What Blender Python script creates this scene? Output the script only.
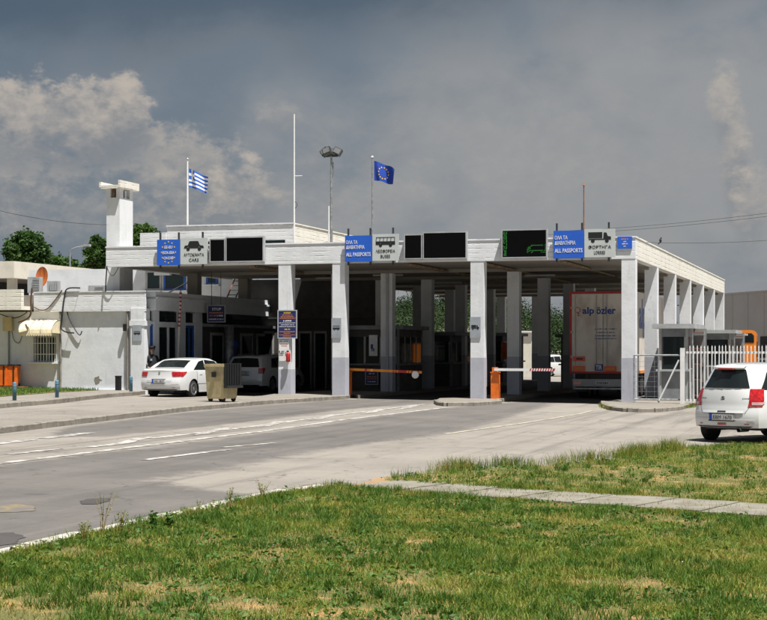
import bpy, math, random
import numpy as np
from mathutils import Vector, Matrix
R = math.radians
for o in list(bpy.data.objects):
    bpy.data.objects.remove(o)
scene = bpy.context.scene
C = scene.collection
random.seed(7)
rng = np.random.default_rng(11)

# ------------------------------------------------------------------ camera
F_PX, CX, HY, CAMZ = 1600.0, 383.5, 347.0, 1.85
cam_d = bpy.data.cameras.new('camera')
cam = bpy.data.objects.new('camera', cam_d)
C.objects.link(cam)
cam.location = (0, 0, CAMZ)
cam.rotation_euler = (R(90), 0, 0)
cam_d.sensor_width = 36.0
cam_d.lens = 36.0 * F_PX / 767.0
cam_d.shift_y = (HY - 310.0) / 767.0
cam_d.clip_start = 0.1
cam_d.clip_end = 5000
scene.camera = cam

# ------------------------------------------------------------------ sky
SUN = Vector((0.235, -0.275, 1.0)).normalized()
world = bpy.data.worlds.new('World')
scene.world = world
world.use_nodes = True
wt = world.node_tree
wt.nodes.clear()


class NT:
    """tiny node-graph writer"""
    def __init__(s, tree): s.t = tree
    def n(s, kind, **kw):
        nd = s.t.nodes.new(kind)
        for k, v in kw.items(): setattr(nd, k, v)
        return nd
    def link(s, a, b): s.t.links.new(a, b)
    def put(s, sock, v):
        if isinstance(v, bpy.types.NodeSocket): s.link(v, sock)
        elif v is not None: sock.default_value = v
    def m(s, op, a, b=None, c=None, clamp=False):
        nd = s.n('ShaderNodeMath', operation=op, use_clamp=clamp)
        for i, v in enumerate((a, b, c)):
            if v is not None: s.put(nd.inputs[i], v)
        return nd.outputs[0]
    def mix(s, f, a, b, mode='MIX'):
        nd = s.n('ShaderNodeMix', data_type='RGBA', blend_type=mode)
        s.put(nd.inputs[0], f)
        for i, v in ((6, a), (7, b)):
            if isinstance(v, (tuple, list)): v = (*v[:3], 1)
            s.put(nd.inputs[i], v)
        return nd.outputs[2]
    def noise(s, vec, scale, detail=4, rough=0.55, dist=0.0):
        nd = s.n('ShaderNodeTexNoise')
        if vec is not None: s.link(vec, nd.inputs['Vector'])
        nd.inputs['Scale'].default_value = scale
        nd.inputs['Detail'].default_value = detail
        nd.inputs['Roughness'].default_value = rough
        nd.inputs['Distortion'].default_value = dist
        return nd.outputs['Fac']
    def step(s, v, a, b, smooth=True):
        nd = s.n('ShaderNodeMapRange', interpolation_type='SMOOTHSTEP' if smooth else 'LINEAR')
        s.put(nd.inputs['Value'], v)
        nd.inputs['From Min'].default_value = a
        nd.inputs['From Max'].default_value = b
        return nd.outputs['Result']
    def mapping(s, vec, scale=(1, 1, 1), loc=(0, 0, 0)):
        nd = s.n('ShaderNodeMapping')
        s.link(vec, nd.inputs['Vector'])
        nd.inputs['Scale'].default_value = scale
        nd.inputs['Location'].default_value = loc
        return nd.outputs[0]


w = NT(wt)
tc = w.n('ShaderNodeTexCoord').outputs['Generated']
sx = w.n('ShaderNodeSeparateXYZ'); w.link(tc, sx.inputs[0])
az = w.m('ARCTAN2', sx.outputs[0], sx.outputs[1])
el = w.m('ARCSINE', sx.outputs[2])
cl_vec = w.mapping(tc, (1, 1, 1.5))
big = w.noise(cl_vec, 5.0, 3, 0.5)
med = w.noise(cl_vec, 16.0, 7, 0.58, 0.25)
fine = w.noise(cl_vec, 42.0, 6, 0.6, 0.2)


def blob(a0, e0, ra, re):
    da = w.m('DIVIDE', w.m('SUBTRACT', az, a0), ra)
    de = w.m('DIVIDE', w.m('SUBTRACT', el, e0), re)
    d = w.m('ADD', w.m('MULTIPLY', da, da), w.m('MULTIPLY', de, de))
    return w.m('SUBTRACT', 1.0, w.m('POWER', d, 0.5))


SLATE = (0.052, 0.076, 0.106)
BLUEG = (0.108, 0.135, 0.165)
GREY = (0.205, 0.211, 0.217)
tiny = w.noise(cl_vec, 105.0, 5, 0.62, 0.15)
mixn = w.m('ADD', w.m('MULTIPLY', big, 0.6), w.m('MULTIPLY', med, 0.4))
drift = w.m('ADD', w.m('MULTIPLY', w.m('SINE', w.m('MULTIPLY', w.m('ADD', az, 0.13), 4.0)), 0.16), mixn)
base = w.mix(w.step(drift, 0.42, 0.70), BLUEG, GREY)
# slate storm base, lowest and heaviest above the left of the view, wrapping on round the horizon
shelf = w.m('ADD', w.m('SUBTRACT', el, 0.222), w.m('MULTIPLY', w.m('SINE', w.m('MULTIPLY', w.m('ADD', az, 0.85), 3.0)), 0.05))
shelf = w.m('ADD', shelf, w.m('MULTIPLY', w.m('SUBTRACT', med, 0.5), 0.075))
dk = w.m('MULTIPLY', w.step(shelf, -0.030, 0.035), w.m('SUBTRACT', 1.0, w.step(el, 0.30, 0.6)))
base = w.mix(w.m('MULTIPLY', dk, 0.92), base, SLATE)
# cumulus heads: billowing tops, fading below
bill = w.m('ADD', w.m('ADD', w.m('MULTIPLY', w.m('SUBTRACT', med, 0.5), 1.7), w.m('MULTIPLY', w.m('SUBTRACT', fine, 0.5), 1.5)), w.m('MULTIPLY', w.m('SUBTRACT', tiny, 0.5), 0.8))
det = w.m('ADD', w.m('MULTIPLY', w.m('SUBTRACT', fine, 0.5), 3.0), w.m('MULTIPLY', w.m('SUBTRACT', tiny, 0.5), 2.2))
for a0, e0, ra, re, amt, soft in ((-0.183, 0.080, 0.090, 0.032, .45, .7), (-0.235, 0.106, 0.060, 0.036, .65, .5), (-0.127, 0.104, 0.045, 0.040, .65, .45),
                            (-0.205, 0.138, 0.065, 0.032, .92, .34), (-0.168, 0.145, 0.030, 0.026, .85, .32), (-0.087, 0.092, 0.028, 0.026, .7, .4), (-0.03, 0.085, 0.07, 0.04, .22, .9), (0.10, 0.10, 0.09, 0.05, .18, 1.0),
                            (-0.065, 0.140, 0.016, 0.014, .35, .6), (0.217, 0.108, 0.010, 0.036, .75, .5), (0.210, 0.147, 0.009, 0.026, .60, .5), (0.225, 0.085, 0.012, 0.03, .55, .6),
                            (0.42, 0.10, 0.08, 0.05, .8, .4), (-0.45, 0.12, 0.10, 0.05, .8, .4), (0.9, 0.12, 0.16, 0.06, .8, .4), (-1.0, 0.12, 0.2, 0.07, .8, .4), (1.7, 0.13, 0.25, 0.07, .8, .4), (-1.9, 0.12, 0.25, 0.07, .8, .4), (2.6, 0.14, 0.25, 0.07, .8, .4), (-2.8, 0.13, 0.2, 0.07, .8, .4)):
    bd_ = w.m('ADD', blob(a0, e0, ra, re), bill)
    mask = w.m('MULTIPLY', w.step(bd_, 0.05 - soft * .3, 0.05 + soft), amt)
    hgt = w.m('ADD', w.m('DIVIDE', w.m('SUBTRACT', el, e0), re), det)
    ccol = w.mix(w.step(hgt, -1.0, 1.3), (0.146, 0.158, 0.174), (0.340, 0.304, 0.266))
    base = w.mix(mask, base, ccol)
sky = w.n('ShaderNodeTexSky', sky_type='NISHITA')
sky.sun_disc = False
sky.sun_elevation = math.asin(SUN.z)
sky.sun_rotation = math.atan2(SUN.x, SUN.y)
sky.air_density = 1.0
sky.dust_density = 2.0
b1 = w.n('ShaderNodeBackground'); w.link(sky.outputs[0], b1.inputs[0]); b1.inputs[1].default_value = 0.05
b2 = w.n('ShaderNodeBackground'); w.link(base, b2.inputs[0]); b2.inputs[1].default_value = 0.84
mx = w.n('ShaderNodeMixShader'); mx.inputs[0].default_value = 0.97
w.link(b1.outputs[0], mx.inputs[1]); w.link(b2.outputs[0], mx.inputs[2])
wo = w.n('ShaderNodeOutputWorld'); w.link(mx.outputs[0], wo.inputs[0])

# ------------------------------------------------------------------ sun
sun_d = bpy.data.lights.new('sun', 'SUN')
sun_d.energy = 5.0
sun_d.angle = R(0.53)
sun_d.color = (1.0, 0.965, 0.905)
sun_o = bpy.data.objects.new('sun', sun_d)
C.objects.link(sun_o)
sun_o.rotation_euler = SUN.to_track_quat('Z', 'Y').to_euler()
sun_o.location = (30, -20, 60)

scene.view_settings.view_transform = 'Standard'
scene.view_settings.look = 'None'
scene.view_settings.gamma = 1.0
scene.view_settings.exposure = 0.83
scene.cycles.max_bounces = 6
scene.cycles.diffuse_bounces = 2
scene.cycles.use_denoising = True

# ------------------------------------------------------------------ frames
TH = R(16.65)
c_, s_ = math.cos(TH), math.sin(TH)
OY = 54.0
OX = (635.5 - CX) / F_PX * OY


def b2w(x, y):
    return (OX + x * c_ + y * s_, OY - x * s_ + y * c_)


def w2b(X, Y):
    dx, dy = X - OX, Y - OY
    return (dx * c_ - dy * s_, dx * s_ + dy * c_)


def zg(x, y):
    """ground height in the checkpoint's frame (a gentle cross fall)"""
    return -0.13 - 0.012 * x - 0.004 * y


CB = w2b(0, 0)


def _dir(px, py):
    dx, dz = (px - CX) / F_PX, (HY - py) / F_PX
    return (dx * c_ - s_, dx * s_ + c_, dz)


def Gd(px, py, h=0.0):
    d = _dir(px, py)
    t = (-0.13 + h - 0.012 * CB[0] - 0.004 * CB[1] - CAMZ) / (d[2] + 0.012 * d[0] + 0.004 * d[1])
    return (CB[0] + t * d[0], CB[1] + t * d[1])


def Fp(px, py, v=0.0):
    d = _dir(px, py)
    t = (v - CB[1]) / d[1]
    return (CB[0] + t * d[0], CAMZ + t * d[2])


def Sp(px, py, x0):
    d = _dir(px, py)
    t = (x0 - CB[0]) / d[0]
    return (CB[1] + t * d[1], CAMZ + t * d[2])


def At(px, py, Y):
    b = w2b((px - CX) / F_PX * Y, Y)
    return (b[0], b[1], CAMZ + (HY - py) / F_PX * Y)


def lin(r, g, b):
    f = lambda v: (v / 255 / 12.92) if v / 255 <= 0.04045 else ((v / 255 + 0.055) / 1.055) ** 2.4
    return (f(r), f(g), f(b))


# ------------------------------------------------------------------ materials
def mat(name, col, rough=0.7, metal=0.0, var=0.12, scale=3.0, bump=0.0, bscale=40.0, col2=None, lo=0.35, hi=0.7,
        spec=0.5, coat=0.0, emit=None, detail=6, stretch=(1, 1, 1)):
    m = bpy.data.materials.new(name)
    m.use_nodes = True
    t = NT(m.node_tree)
    p = m.node_tree.nodes['Principled BSDF']
    tcx = t.n('ShaderNodeTexCoord').outputs['Object']
    oi = t.n('ShaderNodeObjectInfo')
    va = t.n('ShaderNodeVectorMath', operation='ADD')
    cx3 = t.n('ShaderNodeCombineXYZ')
    rnd = t.m('MULTIPLY', oi.outputs['Random'], 60.0)
    t.link(rnd, cx3.inputs[0]); t.link(rnd, cx3.inputs[1])
    t.link(tcx, va.inputs[0]); t.link(cx3.outputs[0], va.inputs[1])
    v = t.mapping(va.outputs[0], stretch)
    nz = t.noise(v, scale, detail, 0.6)
    if col2 is None:
        col2 = tuple(min(1, x * (1 - var * 2)) for x in col)
        cc = t.mix(t.step(nz, 0.3, 0.72), tuple(min(1, x * (1 + var * 0.4)) for x in col), col2)
    else:
        cc = t.mix(t.step(nz, lo, hi), col, col2)
    t.link(cc, p.inputs['Base Color'])
    p.inputs['Roughness'].default_value = rough
    p.inputs['Metallic'].default_value = metal
    p.inputs['Specular IOR Level'].default_value = spec
    if coat:
        p.inputs['Coat Weight'].default_value = coat
        p.inputs['Coat Roughness'].default_value = 0.05
    if bump:
        b = t.n('ShaderNodeBump')
        b.inputs['Strength'].default_value = bump
        b.inputs['Distance'].default_value = 0.02
        t.link(t.noise(tcx, bscale, 4, 0.6), b.inputs['Height'])
        t.link(b.outputs[0], p.inputs['Normal'])
    if emit:
        p.inputs['Emission Color'].default_value = (*emit[0], 1)
        p.inputs['Emission Strength'].default_value = emit[1]
    return m


def wall_mat(name, col, boards=0.0, grime=(0.33, 0.29, 0.24), gamt=0.5, streak=0.5):
    """painted concrete: boards = height of the shuttering boards, streaks run down"""
    m = bpy.data.materials.new(name)
    m.use_nodes = True
    t = NT(m.node_tree)
    p = m.node_tree.nodes['Principled BSDF']
    tcx = t.n('ShaderNodeTexCoord').outputs['Object']
    sp = t.n('ShaderNodeSeparateXYZ'); t.link(tcx, sp.inputs[0])
    blot = t.noise(tcx, 1.3, 7, 0.65)
    run = t.noise(t.mapping(tcx, (2.6, 2.6, 0.16)), 3.0, 6, 0.62)
    spots = t.noise(tcx, 9.0, 6, 0.7)
    c1 = t.mix(t.step(blot, 0.4, 0.72), col, tuple(x * 0.86 for x in col))
    c1 = t.mix(t.m('MULTIPLY', t.step(run, 0.56, 0.78), streak), c1, grime)
    c1 = t.mix(t.m('MULTIPLY', t.step(spots, 0.62, 0.72), gamt), c1, grime)
    h = t.m('MULTIPLY', spots, 0.35)
    if boards:
        zz = t.m('ADD', sp.outputs[2], t.m('MULTIPLY', t.m('SUBTRACT', blot, 0.5), 0.035))
        fr = t.m('FRACT', t.m('DIVIDE', zz, boards))
        seam = t.m('SUBTRACT', 1.0, t.step(t.m('ABSOLUTE', t.m('SUBTRACT', fr, 0.5)), 0.36, 0.47))
        seam = t.m('SUBTRACT', 1.0, seam)
        broken = t.step(t.noise(t.mapping(tcx, (1.2, 1.2, 5.0)), 1.6, 5, 0.7), 0.44, 0.60)
        c1 = t.mix(t.m('MULTIPLY', t.m('MULTIPLY', seam, broken), 0.34), c1, tuple(x * 0.5 for x in grime))
        lev = t.n('ShaderNodeTexWhiteNoise', noise_dimensions='1D')
        t.link(t.m('FLOOR', t.m('DIVIDE', zz, boards)), lev.inputs['W'])
        h = t.m('ADD', t.m('ADD', h, t.m('MULTIPLY', lev.outputs[0], 0.25)), t.m('MULTIPLY', t.m('MULTIPLY', seam, broken), -0.8))
    t.link(c1, p.inputs['Base Color'])
    p.inputs['Roughness'].default_value = 0.82
    p.inputs['Specular IOR Level'].default_value = 0.25
    b = t.n('ShaderNodeBump')
    b.inputs['Strength'].default_value = 0.7
    b.inputs['Distance'].default_value = 0.02
    t.link(h, b.inputs['Height'])
    t.link(b.outputs[0], p.inputs['Normal'])
    return m


def island_mat(name, ramp, rough=0.6, trans=0.25, noise_scale=0.5):
    """leaves and blades: colour drawn per leaf"""
    m = bpy.data.materials.new(name)
    m.use_nodes = True
    t = NT(m.node_tree)
    nt = m.node_tree
    p = nt.nodes['Principled BSDF']
    ge = t.n('ShaderNodeNewGeometry')
    cr = t.n('ShaderNodeValToRGB')
    e = cr.color_ramp.elements
    while len(e) < len(ramp): e.new(0.5)
    for k, (pos, col) in enumerate(ramp):
        e[k].position = pos
        e[k].color = (*col, 1)
    nz = t.noise(t.n('ShaderNodeTexCoord').outputs['Object'], noise_scale, 4, 0.6)
    f = t.m('ADD', t.m('MULTIPLY', ge.outputs['Random Per Island'], 0.5), t.m('MULTIPLY', t.step(nz, 0.34, 0.66), 0.5))
    t.link(f, cr.inputs[0])
    t.link(cr.outputs[0], p.inputs['Base Color'])
    p.inputs['Roughness'].default_value = rough
    p.inputs['Specular IOR Level'].default_value = 0.3
    tr = t.n('ShaderNodeBsdfTranslucent')
    t.link(cr.outputs[0], tr.inputs[0])
    mxs = t.n('ShaderNodeMixShader')
    mxs.inputs[0].default_value = trans
    out = nt.nodes['Material Output']
    t.link(p.outputs[0], mxs.inputs[1]); t.link(tr.outputs[0], mxs.inputs[2]); t.link(mxs.outputs[0], out.inputs[0])
    return m


def glass_mat(name, tint=(0.02, 0.028, 0.03), rough=0.04, see=0.35, spec=0.5):
    m = bpy.data.materials.new(name)
    m.use_nodes = True
    t = NT(m.node_tree)
    nt = m.node_tree
    p = nt.nodes['Principled BSDF']
    p.inputs['Specular IOR Level'].default_value = spec
    p.inputs['Base Color'].default_value = (*tint, 1)
    p.inputs['Roughness'].default_value = rough
    p.inputs['IOR'].default_value = 1.5
    tr = t.n('ShaderNodeBsdfTransparent'); tr.inputs[0].default_value = (0.55, 0.62, 0.62, 1)
    mxs = t.n('ShaderNodeMixShader'); mxs.inputs[0].default_value = see
    t.link(p.outputs[0], mxs.inputs[1]); t.link(tr.outputs[0], mxs.inputs[2])
    t.link(mxs.outputs[0], nt.nodes['Material Output'].inputs[0])
    return m


def road_mat(name, col, col2, crack=0.6, tracks=True, pebble=120.0):
    m = bpy.data.materials.new(name)
    m.use_nodes = True
    t = NT(m.node_tree)
    p = m.node_tree.nodes['Principled BSDF']
    tcx = t.n('ShaderNodeTexCoord').outputs['Object']
    n1 = t.noise(tcx, 0.35, 7, 0.62)
    n2 = t.noise(tcx, 2.5, 6, 0.65)
    n3 = t.noise(tcx, pebble, 3, 0.7)
    cc = t.mix(t.step(n1, 0.36, 0.64), col, col2)
    cc = t.mix(t.m('MULTIPLY', t.step(n2, 0.45, 0.75), 0.35), cc, tuple(x * 0.62 for x in col2))
    cc = t.mix(t.m('MULTIPLY', t.step(n3, 0.35, 0.65), 0.45), cc, tuple(x * 0.5 for x in col))
    n4 = t.noise(tcx, 11.0, 6, 0.72)
    cc = t.mix(t.m('MULTIPLY', t.step(n4, 0.50, 0.78), 0.45), cc, tuple(x * 0.5 for x in col2))
    cc = t.mix(t.m('MULTIPLY', t.step(n4, 0.50, 0.24), 0.30), cc, tuple(min(1, x * 1.35) for x in col))
    if tracks:
        # worn wheel tracks running with the traffic
        tv = t.noise(t.mapping(tcx, (1.1, 0.035, 1)), 1.0, 4, 0.6)
        cc = t.mix(t.m('MULTIPLY', t.step(tv, 0.5, 0.68), 0.4), cc, tuple(x * 0.6 for x in col2))
    if crack:
        vo = t.n('ShaderNodeTexVoronoi', feature='DISTANCE_TO_EDGE')
        warp = t.n('ShaderNodeVectorMath', operation='ADD')
        nv = t.n('ShaderNodeTexNoise'); t.link(tcx, nv.inputs['Vector']); nv.inputs['Scale'].default_value = 1.2
        nv.inputs['Detail'].default_value = 5
        t.link(tcx, warp.inputs[0]); t.link(nv.outputs['Color'], warp.inputs[1])
        t.link(warp.outputs[0], vo.inputs['Vector']); vo.inputs['Scale'].default_value = 0.42
        ck = t.m('SUBTRACT', 1.0, t.step(vo.outputs['Distance'], 0.001, 0.009))
        ck = t.m('MULTIPLY', ck, t.step(n1, 0.40, 0.55))
        cc = t.mix(t.m('MULTIPLY', ck, crack), cc, (0.03, 0.029, 0.027))
    t.link(cc, p.inputs['Base Color'])
    p.inputs['Roughness'].default_value = 0.85
    p.inputs['Specular IOR Level'].default_value = 0.3
    b = t.n('ShaderNodeBump')
    b.inputs['Strength'].default_value = 0.5
    b.inputs['Distance'].default_value = 0.01
    t.link(n3, b.inputs['Height'])
    t.link(b.outputs[0], p.inputs['Normal'])
    return m


def blended_road(name):
    """bleached and darker asphalt meeting in a ragged, soft seam; the attribute says which is laid where"""
    m = bpy.data.materials.new(name)
    m.use_nodes = True
    t = NT(m.node_tree)
    p = m.node_tree.nodes['Principled BSDF']
    tcx = t.n('ShaderNodeTexCoord').outputs['Object']
    at = t.n('ShaderNodeAttribute'); at.attribute_name = 'newer'
    n1 = t.noise(tcx, 0.45, 7, 0.62); n2 = t.noise(tcx, 2.2, 7, 0.68); n3 = t.noise(tcx, 130.0, 3, 0.7); n4 = t.noise(tcx, 11.0, 7, 0.74)
    tv = t.noise(t.mapping(tcx, (1.5, 0.05, 1)), 1.0, 6, 0.65)
    k = t.m('ADD', at.outputs['Fac'], t.m('ADD', t.m('MULTIPLY', t.m('SUBTRACT', n2, 0.5), 1.1), t.m('MULTIPLY', t.m('SUBTRACT', n4, 0.5), 0.5)))
    k = t.step(k, 0.20, 0.84)
    old = t.mix(t.step(n1, 0.36, 0.64), (0.285, 0.259, 0.227), (0.232, 0.211, 0.187))
    new_ = t.mix(t.step(n1, 0.36, 0.64), (0.145, 0.134, 0.126), (0.112, 0.103, 0.098))
    cc = t.mix(k, old, new_)
    cc = t.mix(t.m('MULTIPLY', t.step(tv, 0.48, 0.68), 0.48), cc, (0.062, 0.057, 0.055))
    cc = t.mix(t.m('MULTIPLY', t.step(tv, 0.46, 0.28), 0.22), cc, (0.27, 0.25, 0.23))
    cc = t.mix(t.m('MULTIPLY', t.step(n4, 0.52, 0.80), 0.50), cc, (0.075, 0.069, 0.066))
    cc = t.mix(t.m('MULTIPLY', t.step(n4, 0.48, 0.24), 0.25), cc, (0.29, 0.27, 0.245))
    cc = t.mix(t.m('MULTIPLY', t.step(n3, 0.38, 0.66), 0.40), cc, (0.085, 0.079, 0.074))
    spot = t.noise(tcx, 1.1, 3, 0.5)
    cc = t.mix(t.m('MULTIPLY', t.step(spot, 0.66, 0.74), 0.40), cc, (0.05, 0.046, 0.045))
    vo = t.n('ShaderNodeTexVoronoi', feature='DISTANCE_TO_EDGE')
    warp = t.n('ShaderNodeVectorMath', operation='ADD')
    nv = t.n('ShaderNodeTexNoise'); t.link(tcx, nv.inputs['Vector']); nv.inputs['Scale'].default_value = 1.6; nv.inputs['Detail'].default_value = 7
    t.link(tcx, warp.inputs[0]); t.link(nv.outputs['Color'], warp.inputs[1])
    t.link(warp.outputs[0], vo.inputs['Vector']); vo.inputs['Scale'].default_value = 0.36
    ck = t.m('MULTIPLY', t.m('SUBTRACT', 1.0, t.step(vo.outputs['Distance'], 0.001, 0.010)), t.step(n2, 0.42, 0.60))
    cc = t.mix(t.m('MULTIPLY', ck, 0.6), cc, (0.035, 0.033, 0.031))
    t.link(cc, p.inputs['Base Color'])
    p.inputs['Roughness'].default_value = 0.85
    p.inputs['Specular IOR Level'].default_value = 0.3
    b = t.n('ShaderNodeBump'); b.inputs['Strength'].default_value = 0.6; b.inputs['Distance'].default_value = 0.01
    t.link(n3, b.inputs['Height']); t.link(b.outputs[0], p.inputs['Normal'])
    return m


M = {}
M['white'] = wall_mat('white_paint', (0.735, 0.755, 0.785), 0, gamt=0.6, streak=0.34)
M['boards'] = wall_mat('board_marked_concrete', (0.735, 0.755, 0.785), 0.165, gamt=0.35, streak=0.2)
M['boards_old'] = wall_mat('flaking_concrete', (0.76, 0.74, 0.68), 0.165, grime=(0.34, 0.23, 0.13), gamt=0.7, streak=0.35)
M['white_wall'] = wall_mat('whitewashed_render', (0.71, 0.735, 0.775), 0, gamt=0.5, streak=0.22)
M['cream_wall'] = wall_mat('cream_render', (0.76, 0.715, 0.62), 0, gamt=0.3, streak=0.25)
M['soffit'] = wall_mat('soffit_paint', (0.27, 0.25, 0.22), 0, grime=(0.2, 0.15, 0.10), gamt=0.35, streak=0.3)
M['blue_grey'] = wall_mat('blue_grey_column_paint', (0.45, 0.465, 0.525), 0, grime=(0.2, 0.19, 0.19), gamt=0.55, streak=0.3)
M['grey_panel'] = mat('grey_metal_panel', (0.22, 0.235, 0.25), 0.6, var=0.15, scale=2)
M['lt_grey'] = mat('light_grey_metal', (0.42, 0.44, 0.45), 0.5, var=0.12, scale=2)
M['dark_panel'] = mat('dark_brown_grey_panel', (0.075, 0.070, 0.066), 0.7, var=0.2, scale=2)
M['steel'] = mat('galvanised_steel', (0.42, 0.44, 0.46), 0.45, 0.6, var=0.2, scale=8)
M['dark_steel'] = mat('dark_steel', (0.06, 0.065, 0.07), 0.5, 0.3, var=0.2)
M['rust'] = mat('rusty_steel', (0.30, 0.12, 0.045), 0.8, col2=(0.13, 0.05, 0.025), scale=6, bump=0.4)
M['orange_dish'] = mat('rust_orange_paint', (0.55, 0.16, 0.03), 0.6, col2=(0.30, 0.07, 0.02), scale=3, stretch=(6, 6, 0.6))
M['black'] = mat('black_plastic', (0.012, 0.012, 0.013), 0.45, var=0.1)
M['rubber'] = mat('black_rubber', (0.018, 0.018, 0.018), 0.8, var=0.2)
M['screen'] = mat('led_matrix_glass', (0.004, 0.004, 0.005), 0.6, var=0.3, scale=60, spec=0.06)
M['led'] = mat('green_led', (0.01, 0.09, 0.012), 0.5, emit=((0.03, 0.85, 0.06), 0.035), var=0.1)
M['sign_blue'] = mat('blue_sign_film', (0.015, 0.115, 0.60), 0.5, var=0.05, scale=1.5)
M['navy'] = mat('navy_sign_film', (0.015, 0.025, 0.13), 0.5, var=0.1)
M['sign_grey'] = mat('pale_grey_sign_film', (0.53, 0.57, 0.57), 0.55, var=0.05, scale=1.5)
M['plate_grey'] = mat('grey_plate_film', (0.34, 0.37, 0.41), 0.5, var=0.08)
M['print_white'] = mat('white_print', (0.8, 0.8, 0.8), 0.5, var=0.05)
M['print_black'] = mat('black_print', (0.012, 0.013, 0.016), 0.5, var=0.05)
M['print_orange'] = mat('orange_print', (0.72, 0.24, 0.03), 0.5, var=0.05)
M['print_yellow'] = mat('yellow_print', (0.8, 0.55, 0.03), 0.5, var=0.05)
M['print_blue'] = mat('blue_print', (0.012, 0.055, 0.26), 0.5, var=0.05)
M['print_red'] = mat('red_print', (0.45, 0.03, 0.03), 0.5, var=0.05)
M['red'] = mat('red_paint', (0.42, 0.018, 0.018), 0.45, var=0.2)
M['orange'] = mat('orange_paint', (0.80, 0.17, 0.015), 0.5, var=0.15, scale=4)
M['amber'] = mat('amber_barrier_paint', (0.80, 0.27, 0.03), 0.5, var=0.12, scale=4)
M['beige_plastic'] = mat('beige_bin_plastic', (0.55, 0.455, 0.25), 0.6, var=0.15, scale=3)
M['bollard'] = mat('teal_bollard_paint', (0.085, 0.20, 0.27), 0.55, var=0.2, scale=6)
M['awning'] = mat('cream_awning_cloth', (0.80, 0.70, 0.48), 0.85, var=0.10, scale=4)
M['wood_frame'] = mat('grey_window_frame', (0.40, 0.40, 0.39), 0.6, var=0.12)
M['blue_frame'] = mat('blue_window_frame', (0.02, 0.10, 0.42), 0.5, var=0.1)
M['glass'] = glass_mat('dark_glass', see=0.12, spec=0.08)
M['pane'] = glass_mat('window_glass', (0.03, 0.045, 0.045), see=0.10)
M['car_glass'] = glass_mat('car_glass', (0.010, 0.014, 0.015), see=0.07)
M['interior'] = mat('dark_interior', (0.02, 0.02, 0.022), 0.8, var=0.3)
M['cable'] = mat('black_cable', (0.02, 0.02, 0.022), 0.6, var=0.1)
M['brown_cable'] = mat('brown_cable', (0.12, 0.06, 0.03), 0.7, var=0.2)
M['car_white'] = mat('white_car_paint', (0.66, 0.67, 0.675), 0.28, var=0.02, scale=1, coat=1.0)
M['car_silver'] = mat('silver_car_paint', (0.62, 0.63, 0.64), 0.3, 0.1, var=0.02, scale=1, coat=1.0)
M['tail_red'] = mat('tail_lamp_red', (0.50, 0.012, 0.015), 0.12, var=0.25, scale=18, coat=1.0)
M['tail_clear'] = mat('tail_lamp_clear', (0.62, 0.40, 0.40), 0.15, var=0.1, coat=1.0)
M['chrome'] = mat('chrome', (0.6, 0.62, 0.64), 0.2, 1.0, var=0.05)
M['rim'] = mat('alloy_rim', (0.45, 0.46, 0.47), 0.35, 0.8, var=0.1)
M['plate'] = mat('plate_white', (0.62, 0.63, 0.62), 0.5, var=0.06)
M['eu_blue'] = mat('eu_band_blue', (0.01, 0.06, 0.42), 0.5, var=0.05)
M['trailer'] = mat('dirty_trailer_panel', (0.66, 0.61, 0.55), 0.6, col2=(0.38, 0.33, 0.275), lo=0.38, hi=0.78, scale=1.6, stretch=(1, 1, .45), detail=9)
M['reflex'] = mat('orange_red_reflector', (0.85, 0.09, 0.02), 0.35, var=0.1)
M['bus_orange'] = mat('orange_bus_paint', (0.80, 0.23, 0.02), 0.35, var=0.04, coat=0.5)
M['warehouse'] = mat('grey_warehouse_cladding', (0.41, 0.395, 0.395), 0.75, var=0.06, scale=0.3)
M['asphalt_light'] = road_mat('sun_bleached_asphalt', (0.26, 0.238, 0.21), (0.215, 0.196, 0.174), 0.35)
M['asphalt'] = road_mat('worn_asphalt', (0.152, 0.139, 0.130), (0.112, 0.102, 0.096), 0.9)
M['asphalt_dark'] = road_mat('fresh_asphalt_patch', (0.078, 0.071, 0.069), (0.058, 0.053, 0.052), 0.0, False)
M['road_blend'] = blended_road('old_and_new_asphalt')
M['lane_shade'] = road_mat('canopy_shade_asphalt', (0.06, 0.056, 0.054), (0.042, 0.039, 0.038), 0.5)  # canopy shade painted as a darker asphalt colour
M['concrete'] = road_mat('pavement_concrete', (0.255, 0.233, 0.205), (0.205, 0.187, 0.163), 0.6, False, 60)
M['kerb'] = mat('kerb_concrete', (0.25, 0.228, 0.195), 0.9, col2=(0.16, 0.143, 0.118), scale=3.5, bump=0.5, bscale=30)
M['kerb_pale'] = mat('pale_kerb_concrete', (0.50, 0.47, 0.42), 0.9, col2=(0.30, 0.27, 0.22), scale=5, bump=0.5, bscale=60)
M['slab'] = mat('path_slab', (0.225, 0.208, 0.172), 0.9, col2=(0.150, 0.134, 0.103), scale=2.6, bump=0.5, bscale=60)
M['marking'] = mat('worn_road_paint', (0.43, 0.42, 0.40), 0.8, col2=(0.19, 0.175, 0.16), lo=0.40, hi=0.58, scale=4, detail=10)
M['marking_y'] = mat('faded_cream_paint', (0.40, 0.36, 0.28), 0.8, col2=(0.24, 0.215, 0.19), lo=0.42, hi=0.6, scale=6, detail=9)
M['yellow_smear'] = mat('yellow_paint_trace', (0.20, 0.155, 0.075), 0.85, col2=(0.118, 0.108, 0.100), lo=0.32, hi=0.55, scale=5)
M['soil'] = mat('lawn_soil', (0.11, 0.11, 0.03), 0.95, col2=(0.36, 0.215, 0.085), lo=0.46, hi=0.7, scale=2.2, bump=0.9, bscale=50, detail=10)
M['earth'] = mat('bare_earth', (0.33, 0.21, 0.115), 0.95, col2=(0.24, 0.16, 0.09), scale=4, bump=0.8, bscale=60)
M['field'] = mat('far_ground', (0.13, 0.12, 0.07), 0.95, col2=(0.2, 0.18, 0.12), scale=0.1)
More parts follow.
